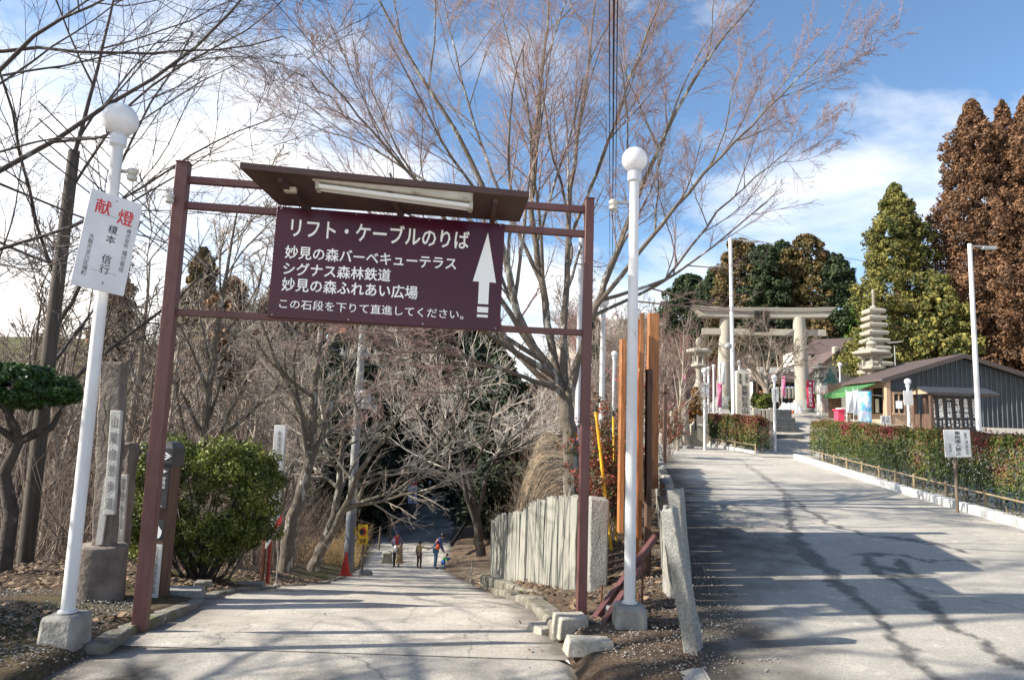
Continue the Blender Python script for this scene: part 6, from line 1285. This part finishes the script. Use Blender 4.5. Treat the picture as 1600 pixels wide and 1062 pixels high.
bushy('conical_bush', 'rusty orange cone shaped bush at the foot of the stone lantern', 1087, 603, 652, 27.3, 24, rust_l, 501, True); bushy('clipped_bush', 'rounded green bush right of the inscribed stone pillar', 1190, 614, 652, 28.8, 36, bush_m, 502); bushy('clipped_bush', 'small green bush behind the mast left of the inscribed pillar', 1147, 622, 652, 29, 18, bush_m, 503); bushy('clipped_bush', 'small green bush by the statue pedestal', 1278, 612, 632, 37, 14, bush_m, 504); bushy('clipped_bush', 'dull red bush above the left end of the short hedge', 1072, 628, 668, 27.5, 30, rust_l, 505)
tq = lambda px, py, d: mp_(px, py, d)
tl_ = [([tq(1201, 648, 33), tq(1199, 620, 33), tq(1196, 605, 33), tq(1200, 570, 33), tq(1204, 540, 33)], [.19, .16, .12, .07, .03]), ([tq(1197, 607, 33), tq(1180, 580, 33), tq(1160, 560, 32.5), tq(1142, 548, 32)], [.1, .07, .04, .02]), ([tq(1198, 612, 33), tq(1212, 585, 33.4), tq(1228, 562, 33.8), tq(1240, 550, 34)], [.1, .07, .04, .02])]
bare_tree('round_bare_tree', 'rounded leafless tree between the torii pillars', tl_[0][0][0], tl_, 61, 9, bark_pale, twig_brown, lv=(8, 7, 4), limb_len=.75, spread=(.75, .2), t0=.25, up=(.02, .0, .0), lens=(.5, .42, .4), twigr=.006)
# peeled post, small fence at the road bend
t = thing('peeled_post', 'gnarled pale wooden post left of the short hedge', 'post', (X(1069, 26), 26, .9)); pts = [P(1072, 694, 26), P(1070, 650, 26), P(1066, 612, 26), P(1064, 592, 26)]; pts[0].z = .8; MB().tube(pts, [.20, .15, .12, .07], 10).build('trunk', bark_pale, t); MB().tube([P(1067, 618, 26), P(1073, 604, 26.1)], [.08, .03], 8).build('stub', bark_pale, t); MB().lathe((pts[0].x, 26, 0), [(.32, .75), (.30, .98), (.2, 1.05)], 9).build('stone_foot', granite_l, t)
t = thing('stone_fence', 'short pale stone posts on a block base left of the peeled post', 'fence', (X(1060, 28), 28, 1))
for px in (1053, 1057.5, 1062): vb('post', px, px + 3.4, 646, 672, 28, .16, granite_l, t, zb=1.3)
vb('base', 1051, 1068, 668, 695, 27.95, .4, granite_l, t, zb=.8)
t = thing('dark_post', 'dark timber post by the road bend above the stake fence', 'post', (X(1040, 19), 19, .8)); vb('post', 1037, 1042, 600, 690, 19, .1, dark_wood, t, zb=.6); vb('crosspiece', 1030, 1046, 612, 615, 19, .08, dark_wood, t, bevel=.005)

# ================================================================= LEFT AND CENTRE SMALL THINGS
up_ = thing('utility_pole', 'dark wooden utility pole behind the left globe lamp', 'utility pole', on(P(45, 885, 9).x, 9)); a = P(48, 800, 9); MB().tube([(a.x, 9, h(a.x, 9) - .3), (a.x, 9, 2.5), (P(118, 240, 9).x * .5 + a.x * .5, 9, zat(118, 236, 9))], [.098, .085, .07], 14).build('pole', pole_wood, up_)
UD = 23.0; x = P(556, 690, UD).x; u2 = thing('utility_pole', 'grey utility pole with crossarm and transformer left of the walkers', 'utility pole', (x, UD, h(x, UD))); ztp = zat(562, 498, UD)
MB().tube([(x, UD, h(x, UD) - .3), (x, UD, 0), (x, UD, ztp)], [.16, .145, .11], 16).build('pole', mat('pole_concrete', (.36, .36, .35), (.25, .25, .245), 6, .9, .2), u2)
MB().tube([(x, UD, h(x, UD) + .35), (x, UD, h(x, UD) + 1.9)], .168, 16).build('wrap', mat('grey_wrap', (.22, .24, .27), (.18, .20, .22), 3, .6), u2)
MB().box((x + .17 , UD - .08, h(x, UD) + 1.35), (.04, .06, .22)).build('tag', yellow_p, u2)
a, b = P(532, 553, UD), P(591, 554, UD); MB().bar(a, b, .09).build('crossarm', galv, u2)
for k in range(5): c = a.lerp(b, .05 + k * .22); MB().lathe(c, [(.03, 0), (.05, .06), (.03, .1), (.05, .14), (.02, .18)], 10).build('insulator', ceramic, u2)
c = P(572, 624, UD); MB().lathe((c.x, UD - .15, 0), [(.18, c.z - .32), (.20, c.z - .3), (.20, c.z + .25), (.15, c.z + .3)], 16).build('transformer', galv, u2); vb('control_box', 551, 562, 612, 634, UD - .35, .22, grey_paint, u2); c = P(582, 634, UD); MB().lathe((c.x + .05, UD - .1, 0), [(.10, c.z - .25), (.11, c.z - .22), (.11, c.z), (.05, c.z + .03)], 12).build('fuse', galv, u2)
MB().bar(P(556, 618, UD - .1), P(586, 622, UD - .1), .06).build('bracket', galv, u2)
c = P(541, 512, UD + 1); MB().box((c.x, UD + .5, c.z), (.28, .2, .5)).build('orange_marker', mat('orange_marker', (.85, .30, .15), None), u2)
# thin light pole behind the right gate post, and grey pole
u3 = thing('light_pole', 'slim pale pole seen just left of the right gate post', 'pole', on(P(906, 500, 13).x, 13)); a = P(906, 500, 13); MB().tube([(a.x, 13, h(a.x, 13) - .1), (a.x, 13, zat(905, 372, 13))], [.06, .05], 12).build('pole', grey_paint, u3)
# wires
def wire(label, a, b, sag, r_=.006, group=None):
    n = 24; pts = [a.lerp(b, i / n) - Vector((0, 0, sag * 4 * (i / n) * (1 - i / n))) for i in range(n + 1)]; return tag(MB().tube(pts, r_, 5).build('wire', iron), label, 'wire', group)
for i, (px, e) in enumerate(((952, 953), (960, 957), (966, 961))): wire('black overhead cable running above the right gate lamp into the trees', P(px, -120, 5.2), P(e, 420, 30), .25, .007 if i != 1 else .011, 'overhead cables above the right lamp')
wire('thin overhead wire crossing the top left sky', P(400, -30, 7), P(760, 330, 26), .3, .005)
for i, (a, b) in enumerate(((318, 548), (345, 552), (372, 556), (398, 560))): wire('dark overhead wire passing behind the left gate post', P(60, a - 160, 7.0), P(540 + i * 14, b, 22.9), .5, .008, 'wires strung to the grey utility pole')
wire('power wire between the masts above the torii', P(1187, 377, 26), P(1515, 430, 60), .2, .012)
# leaning white sign column by the verge
LS = thing('white_sign_column', 'tall leaning white signboard with a red slanted band behind the evergreen bush', 'sign', on(P(425, 860, 10.5).x, 10.5)); w4 = [P(414, 858, 10.5), P(433, 828, 10.5), P(447, 664, 10.5), P(429, 664, 10.5)]; D = Vector((0, .07, 0)); pm_ = MB().hexa([w4[0], w4[1], w4[1] + D, w4[0] + D], [w4[3], w4[2], w4[2] + D, w4[3] + D]).build('panel', white_paint, LS, bevel=.006)
q = Plane(None, None, None, pts=(P(429, 664, 10.5), P(447, 664, 10.5), P(416, 840, 10.5))); mb = MB(); flat(q, mb, [(.02, .93), (.95, .80), (.95, .86), (.02, 1.0)], .004); mb.build('red_band', letter_red, pm_, smooth=0); q.text('参道案内図', .3, .05, .6, .3, MATS['ink_grey'], pm_, .01, True)
vb('stake', 411, 417, 740, 905, 10.6, .05, rust, LS, zb=h(P(413, 880, 10.6).x, 10.6) - .1); vb('stake', 424, 429, 665, 900, 10.62, .05, mat('red_paint', (.35, .05, .04), (.25, .04, .03), 6, .6), LS, zb=h(P(426, 880, 10.6).x, 10.6) - .1)
def pegs(pts):
    for i, (px, py0, py1, d) in enumerate(pts):
        c = P(px, py1, d); z = h(c.x, d); o = thing('metal_peg', 'short thin metal peg at the edge of the path', 'peg', (c.x, d, z), 'metal pegs along the path'); hh = max(.12, (py1 - py0) / F * d); MB().tube([(c.x, d, z - .1), (c.x, d, z + hh)], .011, 7).build('peg', galv, o); MB().lathe((c.x, d, 0), [(.05, z - .05), (.045, z + .06), (.02, z + .07)], 8).build('foot', concrete, o)
pegs([(433, 838, 892, 10.4), (517, 866, 884, 15), (561, 858, 872, 20), (738, 834, 866, 19)])
# cone, yellow warning sign, blue notice, stone bollard
c = P(541, 866, 21); x, z = c.x, h(c.x, 21); t = thing('traffic_cone', 'red traffic cone leaning beside the grey utility pole', 'traffic cone', (x, 21, z)); MB().box((x, 21, z + .02), (.36, .36, .04)).build('base', mat('cone_red', (.65, .05, .03), (.5, .04, .03), 5, .5), t, bevel=.01); MB().lathe((x, 21, 0), [(.15, z + .04), (.10, z + .3), (.03, z + .68), (.012, z + .7)], 16).build('body', MATS['cone_red'], t)
t, q, o = board_sign('yellow warning sign with a black and red emblem beside the cone', 560, 575, 819, 850, 21.5, [], .03, m=yellow_p)
mb = MB(); flat(q, mb, [(.5 + .34 * math.cos(k * math.pi / 10), .36 + .20 * math.sin(k * math.pi / 10)) for k in range(20)], .006); mb.build('emblem', letter_red, o, smooth=0); mb = MB(); flat(q, mb, [(.08, .30), (.5, .22), (.72, .34), (.55, .46), (.3, .56), (.2, .42)], .009); mb.build('emblem', letter_black, o, smooth=0); q.text('注意', .2, .72, .8, .92, letter_black, o, .03, n=.006)
t, q, o = board_sign('blue white notice with a red heading at the left edge of the shaded path', 638, 652, 752, 786, 44, [('お知らせ', .3, .04, .7, .0 + .14, .02, False)], .05, m=mat('notice_blue', (.42, .50, .72), (.50, .58, .78), 4, .5), lm=letter_white); mb = MB(); flat(q, mb, [(0, 0), (1, 0), (1, .16), (0, .16)], .006); mb.build('heading', letter_red, o, smooth=0)
mb = MB()
for k in range(9): flat(q, mb, [(.12, .24 + k * .08), (.88, .24 + k * .08), (.88, .26 + k * .08), (.12, .26 + k * .08)], .006)
k_ = mb.build('text_line', letter_black, o, smooth=0)
stone('stone_bollard', 'squat pale stone beside the path behind the capped walker', 606, 853, 33, (.45, .45, .5), .1, granite_l, 33, cat='stone'); stone('stone_bollard', 'low dark stone near the foot of the yellow sign', 573, 858, 21.6, (.4, .3, .2), .4, granite, 34, cat='stone')
# black drain pipe on the right of the lower path, handrail posts on the left
tag(MB().tube([P(706, 850, 34.5), P(724, 822, 37.5), P(742, 795, 42), P(752, 778, 47)], .09, 10).build('drain_pipe', mat('black_pipe', (.012, .012, .012), None, rough=.9, spec=.1)), 'black pipe running down the bank right of the lower path', 'pipe')
t = thing('rope_rail', 'weathered wooden rail posts left of the shaded path', 'rail fence', (X(625, 40), 40, -5))
for px, d in ((606, 36), (618, 40), (622, 38.5)): x = X(px, d); MB().tube([(x, d, h(x, d) - .1), (x + .03, d, h(x, d) + 1.15)], .05, 8).build('post', old_wood, t)
MB().bar(P(612, 820, 36), P(632, 808, 38), .07).build('rail', old_wood, t)
tag(MB().tube([P(842, 722, 14.8), P(858, 733, 14.6), P(876, 745, 14.4)], .022, 8).build('striped_bar', mat('hazard_stripe', (.75, .60, .05), (.03, .03, .03), 9, .6, lo=.48, hi=.52)), 'black and yellow striped bar lying on the straw bank', 'bar')
for i, (a, b, r_) in enumerate((((931, 643), (957, 836), .019), ((958, 650), (964, 800), .014))):
    o = thing('yellow_marker_pole', ('thick leaning yellow marker pole' if i == 0 else 'thin yellow pole behind the thick one') + ' behind the right gate post', 'pole', on(P(*b, 8.2 + i * .5).x, 8.2 + i * .5)); q = P(*b, 8.2 + i * .5); q.z = h(q.x, q.y) - .1; MB().tube([q, P(*a, 8.2 + i * .5)], r_, 10).build('pole', yellow_p, o); e_ = P(*a, 8.2 + i * .5); MB().tube([e_, e_ + Vector((0, 0, .07))], r_ * 1.15, 10).build('cap', blk, o)

# ================================================================= PEOPLE
def skin(name, nodes, edges, m, parent, sub=1):
    me = bpy.data.meshes.new(name); ks = list(nodes); me.from_pydata([nodes[k][:3] for k in ks], [(ks.index(a), ks.index(b)) for a, b in edges], []); me.materials.append(m); o = bpy.data.objects.new(name, me); COL.objects.link(o); setpar(o, parent)
    md = o.modifiers.new('skin', 'SKIN'); md.use_smooth_shade = True
    if not me.skin_vertices: me.attributes  # layer is added below
    bm = bmesh.new(); bm.from_mesh(me); ly = bm.verts.layers.skin.verify()
    for i, v_ in enumerate(bm.verts): r_ = nodes[ks[i]][3]; v_[ly].radius = (r_, r_) if isinstance(r_, (int, float)) else r_; v_[ly].use_root = (i == 0)
    bm.to_mesh(me); bm.free()
    if sub: s_ = o.modifiers.new('sub', 'SUBSURF'); s_.levels = sub; s_.render_levels = sub
    return o
def person(label, px, pyf, d, Ht, face, mats, pose, group=None, hat=None, long_coat=False, hood=False):
    """pose: dict of joint offsets in units of body height; x to the figure's left when seen from front (+x = right in view for face=-1)"""
    c = P(px, pyf, d); z0 = h(c.x, d) + .02; t = thing('person', label, 'person', (c.x, d, z0), group); s = Ht; Rm = Matrix.Rotation(face, 3, 'Z')
    J = {'pel': (0, 0, .53), 'waist': (0, 0, .60), 'chest': (0, .0, .74), 'neck': (0, .0, .83), 'chin': (0, -.01, .865), 'head': (0, -.01, .93), 'crown': (0, -.005, .985),
         'shl': (-.105, 0, .805), 'ell': (-.135, .01, .64), 'wrl': (-.14, -.03, .50), 'shr': (.105, 0, .805), 'elr': (.135, .01, .64), 'wrr': (.14, -.03, .50),
         'hpl': (-.052, 0, .51), 'knl': (-.055, -.01, .28), 'anl': (-.055, .01, .045), 'tol': (-.06, -.09, .02), 'hpr': (.052, 0, .51), 'knr': (.055, -.01, .28), 'anr': (.055, .01, .045), 'tor': (.06, -.09, .02)}
    J.update(pose)
    for S_, sg in (('l', -1), ('r', 1)):
        w_ = Vector(J['wr' + S_]); e_ = Vector(J['el' + S_]); dr = (w_ - e_).normalized(); sd = dr.cross(Vector((0, 1, 0))); sd = sd.normalized() if sd.length > .1 else Vector((1, 0, 0))
        J['pa' + S_] = w_ + dr * .035
        for k in range(4): b0 = w_ + dr * .05 + sd * (.009 * (k - 1.5)); J['f%d%s' % (k, S_)] = b0; J['g%d%s' % (k, S_)] = b0 + dr * (.028, .034, .032, .024)[k] + Vector((0, -.008, 0)); 
        J['t0' + S_] = w_ + dr * .018 + sd * .02; J['t1' + S_] = w_ + dr * .04 + sd * .032
    W = {k: (Rm @ (Vector(v_) * s)) + Vector((c.x, d, z0)) for k, v_ in J.items()}
    def nd(**r): return {k: (*W[k], q if isinstance(q, tuple) else q * s) for k, q in r.items()}
    hr = {'pel': .075, 'waist': .068, 'chest': .078, 'neck': .030, 'chin': .036, 'head': .052, 'crown': .034}
    body = nd(**hr); E = [('pel', 'waist'), ('waist', 'chest'), ('chest', 'neck'), ('neck', 'chin'), ('chin', 'head'), ('head', 'crown')]
    for S_ in 'lr':
        body.update(nd(**{'sh' + S_: .034, 'el' + S_: .023, 'wr' + S_: .015, 'pa' + S_: .018, 't0' + S_: .008, 't1' + S_: .0055, 'hp' + S_: .055, 'kn' + S_: .033, 'an' + S_: .021, 'to' + S_: .017}))
        E += [('chest', 'sh' + S_), ('sh' + S_, 'el' + S_), ('el' + S_, 'wr' + S_), ('wr' + S_, 'pa' + S_), ('wr' + S_, 't0' + S_), ('t0' + S_, 't1' + S_), ('pel', 'hp' + S_), ('hp' + S_, 'kn' + S_), ('kn' + S_, 'an' + S_), ('an' + S_, 'to' + S_)]
        for k in range(4): body.update(nd(**{'f%d%s' % (k, S_): .0065, 'g%d%s' % (k, S_): .005})); E += [('pa' + S_, 'f%d%s' % (k, S_)), ('f%d%s' % (k, S_), 'g%d%s' % (k, S_))]
    hd = W['head']; fw = (Rm @ Vector((0, -1, 0))); hv = (W['crown'] - W['chin']).normalized(); fr = (fw - hv * fw.dot(hv)).normalized(); sdv = fr.cross(hv)
    body['nose'] = (*(hd + fr * .062 * s - hv * .008 * s), .006 * s); E.append(('head', 'nose'))
    for sg, nm_ in ((-1, 'earl'), (1, 'earr')): body[nm_] = (*(hd + sdv * sg * .056 * s), .009 * s); E.append(('head', nm_))
    skin('body', body, E, mat('skin_tone', (.55, .34, .24), (.48, .29, .20), 9, .6), t, 1)
    fm = MB()
    for sg in (-1, 1): fm.sphere(hd + fr * .052 * s + sdv * sg * .019 * s, .006 * s, 8, 6)
    fm.build('eyes', letter_black, t); MB().tube([hd + fr * .053 * s - hv * .030 * s - sdv * .014 * s, hd + fr * .056 * s - hv * .031 * s, hd + fr * .053 * s - hv * .030 * s + sdv * .014 * s], .0035 * s, 6).build('mouth', letter_red, t)
    # jacket
    jk = nd(pel=.080 if not long_coat else .088, waist=.084, chest=.092, neck=.042); JE = [('pel', 'waist'), ('waist', 'chest'), ('chest', 'neck')]
    for S_ in 'lr': jk.update(nd(**{'sh' + S_: .046, 'el' + S_: .036, 'wr' + S_: .027})); JE += [('chest', 'sh' + S_), ('sh' + S_, 'el' + S_), ('el' + S_, 'wr' + S_)]
    skin('jacket', jk, JE, mats[0], t)
    tr = {'pel': (*W['pel'], .074 * s)}; TE = []
    for S_ in 'lr': tr.update(nd(**{'hp' + S_: .060, 'kn' + S_: .043, 'an' + S_: .032})); TE += [('pel', 'hp' + S_), ('hp' + S_, 'kn' + S_), ('kn' + S_, 'an' + S_)]
    skin('trousers', tr, TE, mats[1], t)
    for S_ in 'lr': skin('shoe', nd(**{'an' + S_: .028, 'to' + S_: .024}), [('an' + S_, 'to' + S_)], mats[2], t)
    # hair / hat as a cap over the back and top of the head
    cp = MB(); cp.sphere((0, 0, 0), 1, 16, 10); M3 = Matrix((sdv, fr, hv)).transposed()
    cp.v = [tuple(hd - fr * (.012 if not hat else .004) * s + hv * (.014 if not hat else .022) * s + M3 @ Vector((a * .062 * s, b * .064 * s, cc * (.062 if not hat else .060) * s))) for a, b, cc in cp.v]; cp.build('hat' if hat else 'hair', hat or mats[3], t)
    if hood: q = W['neck']; mb = MB(); mb.lathe((0, 0, 0), [(.035 * s, -.02 * s), (.07 * s, -.01 * s), (.075 * s, .02 * s), (.05 * s, .03 * s)], 14); mb.v = [(a + q.x - fw.x * .03 * s, b + q.y - fw.y * .03 * s, cc + q.z) for a, b, cc in mb.v]; mb.build('hood', mats[0], t)
    return t, W, s, fw
jean = mat('blue_denim', (.06, .12, .22), (.09, .17, .28), 12, .9); navy = mat('navy_cloth', (.03, .06, .17), (.045, .085, .22), 6, .8); tan = mat('tan_cloth', (.36, .26, .15), (.29, .21, .12), 6, .9); brownc = mat('brown_cloth', (.14, .10, .08), (.10, .07, .06), 6, .9); blackc = mat('black_cloth', (.02, .02, .024), (.03, .03, .035), 6, .8); hair_m = mat('black_hair', (.015, .012, .012), (.03, .025, .02), 20, .5); greyc = mat('purple_grey_cloth', (.22, .20, .27), (.16, .15, .20), 6, .9); redc = mat('red_scarf', (.55, .04, .05), (.45, .03, .04), 8, .9); white_s = mat('white_shoe', (.6, .6, .6), None)
PD = 32.0
t, W, s, fw = person('capped adult in grey jacket and red scarf carrying a tan coat up the path', 619, 874, PD, 1.60, 0.1, (greyc, blackc, blackc, hair_m), {'wrl': (-.05, -.12, .63), 'ell': (-.14, -.02, .65), 'wrr': (.06, -.13, .62), 'elr': (.145, -.02, .64), 'knl': (-.05, -.05, .28), 'anl': (-.05, -.06, .045), 'tol': (-.05, -.16, .02), 'knr': (.06, .02, .28), 'anr': (.07, .07, .06), 'tor': (.07, -.02, .025)}, hat=mat('knit_cap', (.08, .09, .16), (.05, .05, .10), 20, .9))
q = W['neck']; MB().tube([q + Vector((-.09, -.06, .0)), q + Vector((0, -.11, -.02)), q + Vector((.08, -.05, .0)), q + Vector((0, .06, .03)), q + Vector((-.09, -.05, .01))], .045, 10).build('scarf', redc, t); MB().tube([q + Vector((0, -.12, -.02)), q + Vector((.01, -.15, -.2)), q + Vector((.03, -.15, -.3))], [.05, .055, .03], 10).build('scarf_end', redc, t)
q = W['wrr']; cm_ = MB(); V = []
for j in range(9):
    for i in range(10): a_ = 2 * math.pi * i / 10; v_ = j / 8; r_ = .10 + .05 * v_; V.append((q.x + .06 + math.cos(a_) * r_ * 1.15 * (1 + .1 * math.sin(a_ * 3)), q.y - .03 + math.sin(a_) * .07 * (1 + v_ * .4), q.z + .05 - v_ * .80))
cm_.add(V, [(j * 10 + i, j * 10 + (i + 1) % 10, j * 10 + 10 + (i + 1) % 10, j * 10 + 10 + i) for j in range(8) for i in range(10)] + [tuple(range(10)), tuple(reversed(range(80, 90)))]); co = cm_.build('carried_coat', tan, None, smooth=60); tag(co, 'tan coat draped over the arm of the capped adult', 'coat')
bg_ = MB(); bg_.sphere((q.x - .13, q.y - .08, q.z - .12), .10, 14, 10, 1.5); tag(bg_.build('white_bag', white_cloth), 'small white bag held by the capped adult', 'bag')
person('child in a hooded tan parka pointing an arm to the right', 655, 871, PD, 1.22, math.pi - .5, (tan, brownc, brownc, hair_m), {'ell': (-.20, -.03, .77), 'wrl': (-.34, -.06, .78), 'knl': (-.07, -.02, .28), 'anl': (-.09, .03, .045), 'tol': (-.10, -.06, .02)}, hood=True)
t, W, s, fw = person('adult in a navy jacket and jeans with a red bag bending over a small child', 680, 882, PD - .6, 1.66, math.pi / 2 + .25, (navy, jean, blackc, hair_m), {'waist': (0, .0, .60), 'chest': (0, -.055, .73), 'neck': (0, -.12, .80), 'chin': (0, -.15, .825), 'head': (0, -.18, .875), 'crown': (0, -.205, .925), 'shl': (-.10, -.09, .785), 'shr': (.10, -.09, .785), 'ell': (-.13, -.13, .62), 'wrl': (-.10, -.20, .48), 'elr': (.13, -.13, .62), 'wrr': (.10, -.20, .48)})
q = W['chest']; MB().tube([W['neck'] + Vector((-.06, -.13, .02)), q + Vector((-.04, -.19, 0)), q + Vector((.04, -.17, -.18))], .022, 8).build('bag_strap', redc, t); sb = MB(); sb.sphere(q + Vector((.02, -.20, -.2)), .10, 14, 10, 1.3); tag(sb.build('shoulder_bag', mat('orange_red_bag', (.65, .12, .05), None)), 'orange red shoulder bag worn by the bending adult', 'bag')
gb = mat('green_jacket', (.04, .32, .10), (.03, .26, .09), 5, .7); bb = mat('bright_blue', (.03, .12, .70), (.02, .10, .6), 5, .7)
t, W, s, fw = person('toddler in a green and blue jacket crouching beside the bending adult', 693, 882, PD - .7, .86, math.pi / 2 + .1, (gb, jean, brownc, hair_m), {'pel': (0, .06, .36), 'waist': (0, .02, .44), 'chest': (0, -.06, .56), 'neck': (0, -.12, .64), 'chin': (0, -.15, .67), 'head': (0, -.18, .735), 'crown': (0, -.19, .80), 'shl': (-.10, -.08, .62), 'shr': (.10, -.08, .62), 'ell': (-.16, -.16, .50), 'wrl': (-.13, -.28, .48), 'elr': (.16, -.18, .52), 'wrr': (.14, -.33, .52), 'hpl': (-.06, .06, .34), 'hpr': (.06, .06, .34), 'knl': (-.08, -.08, .26), 'knr': (.08, -.08, .26)})
MB().tube([W['pel'], W['pel'] + Vector((.10, -.02, .05))], [.10, .08], 10).build('blue_skirt', bb, t); MB().tube([W['elr'], W['wrr']], [.05, .04], 10).build('blue_sleeve', bb, t)
person('pale capped dark clothed walker far down the shaded path', 659, 792, 50, 1.62, math.pi, (blackc, blackc, white_s, hair_m), {'knl': (-.05, -.05, .28), 'anl': (-.05, -.06, .045)}, hat=mat('pale_cap', (.6, .52, .35), None), group=None)
person('dark clothed walker with a white hat beside the pale capped walker', 670, 788, 51, 1.75, math.pi, (blackc, blackc, blackc, mat('white_hat', (.7, .7, .7), None)), {})
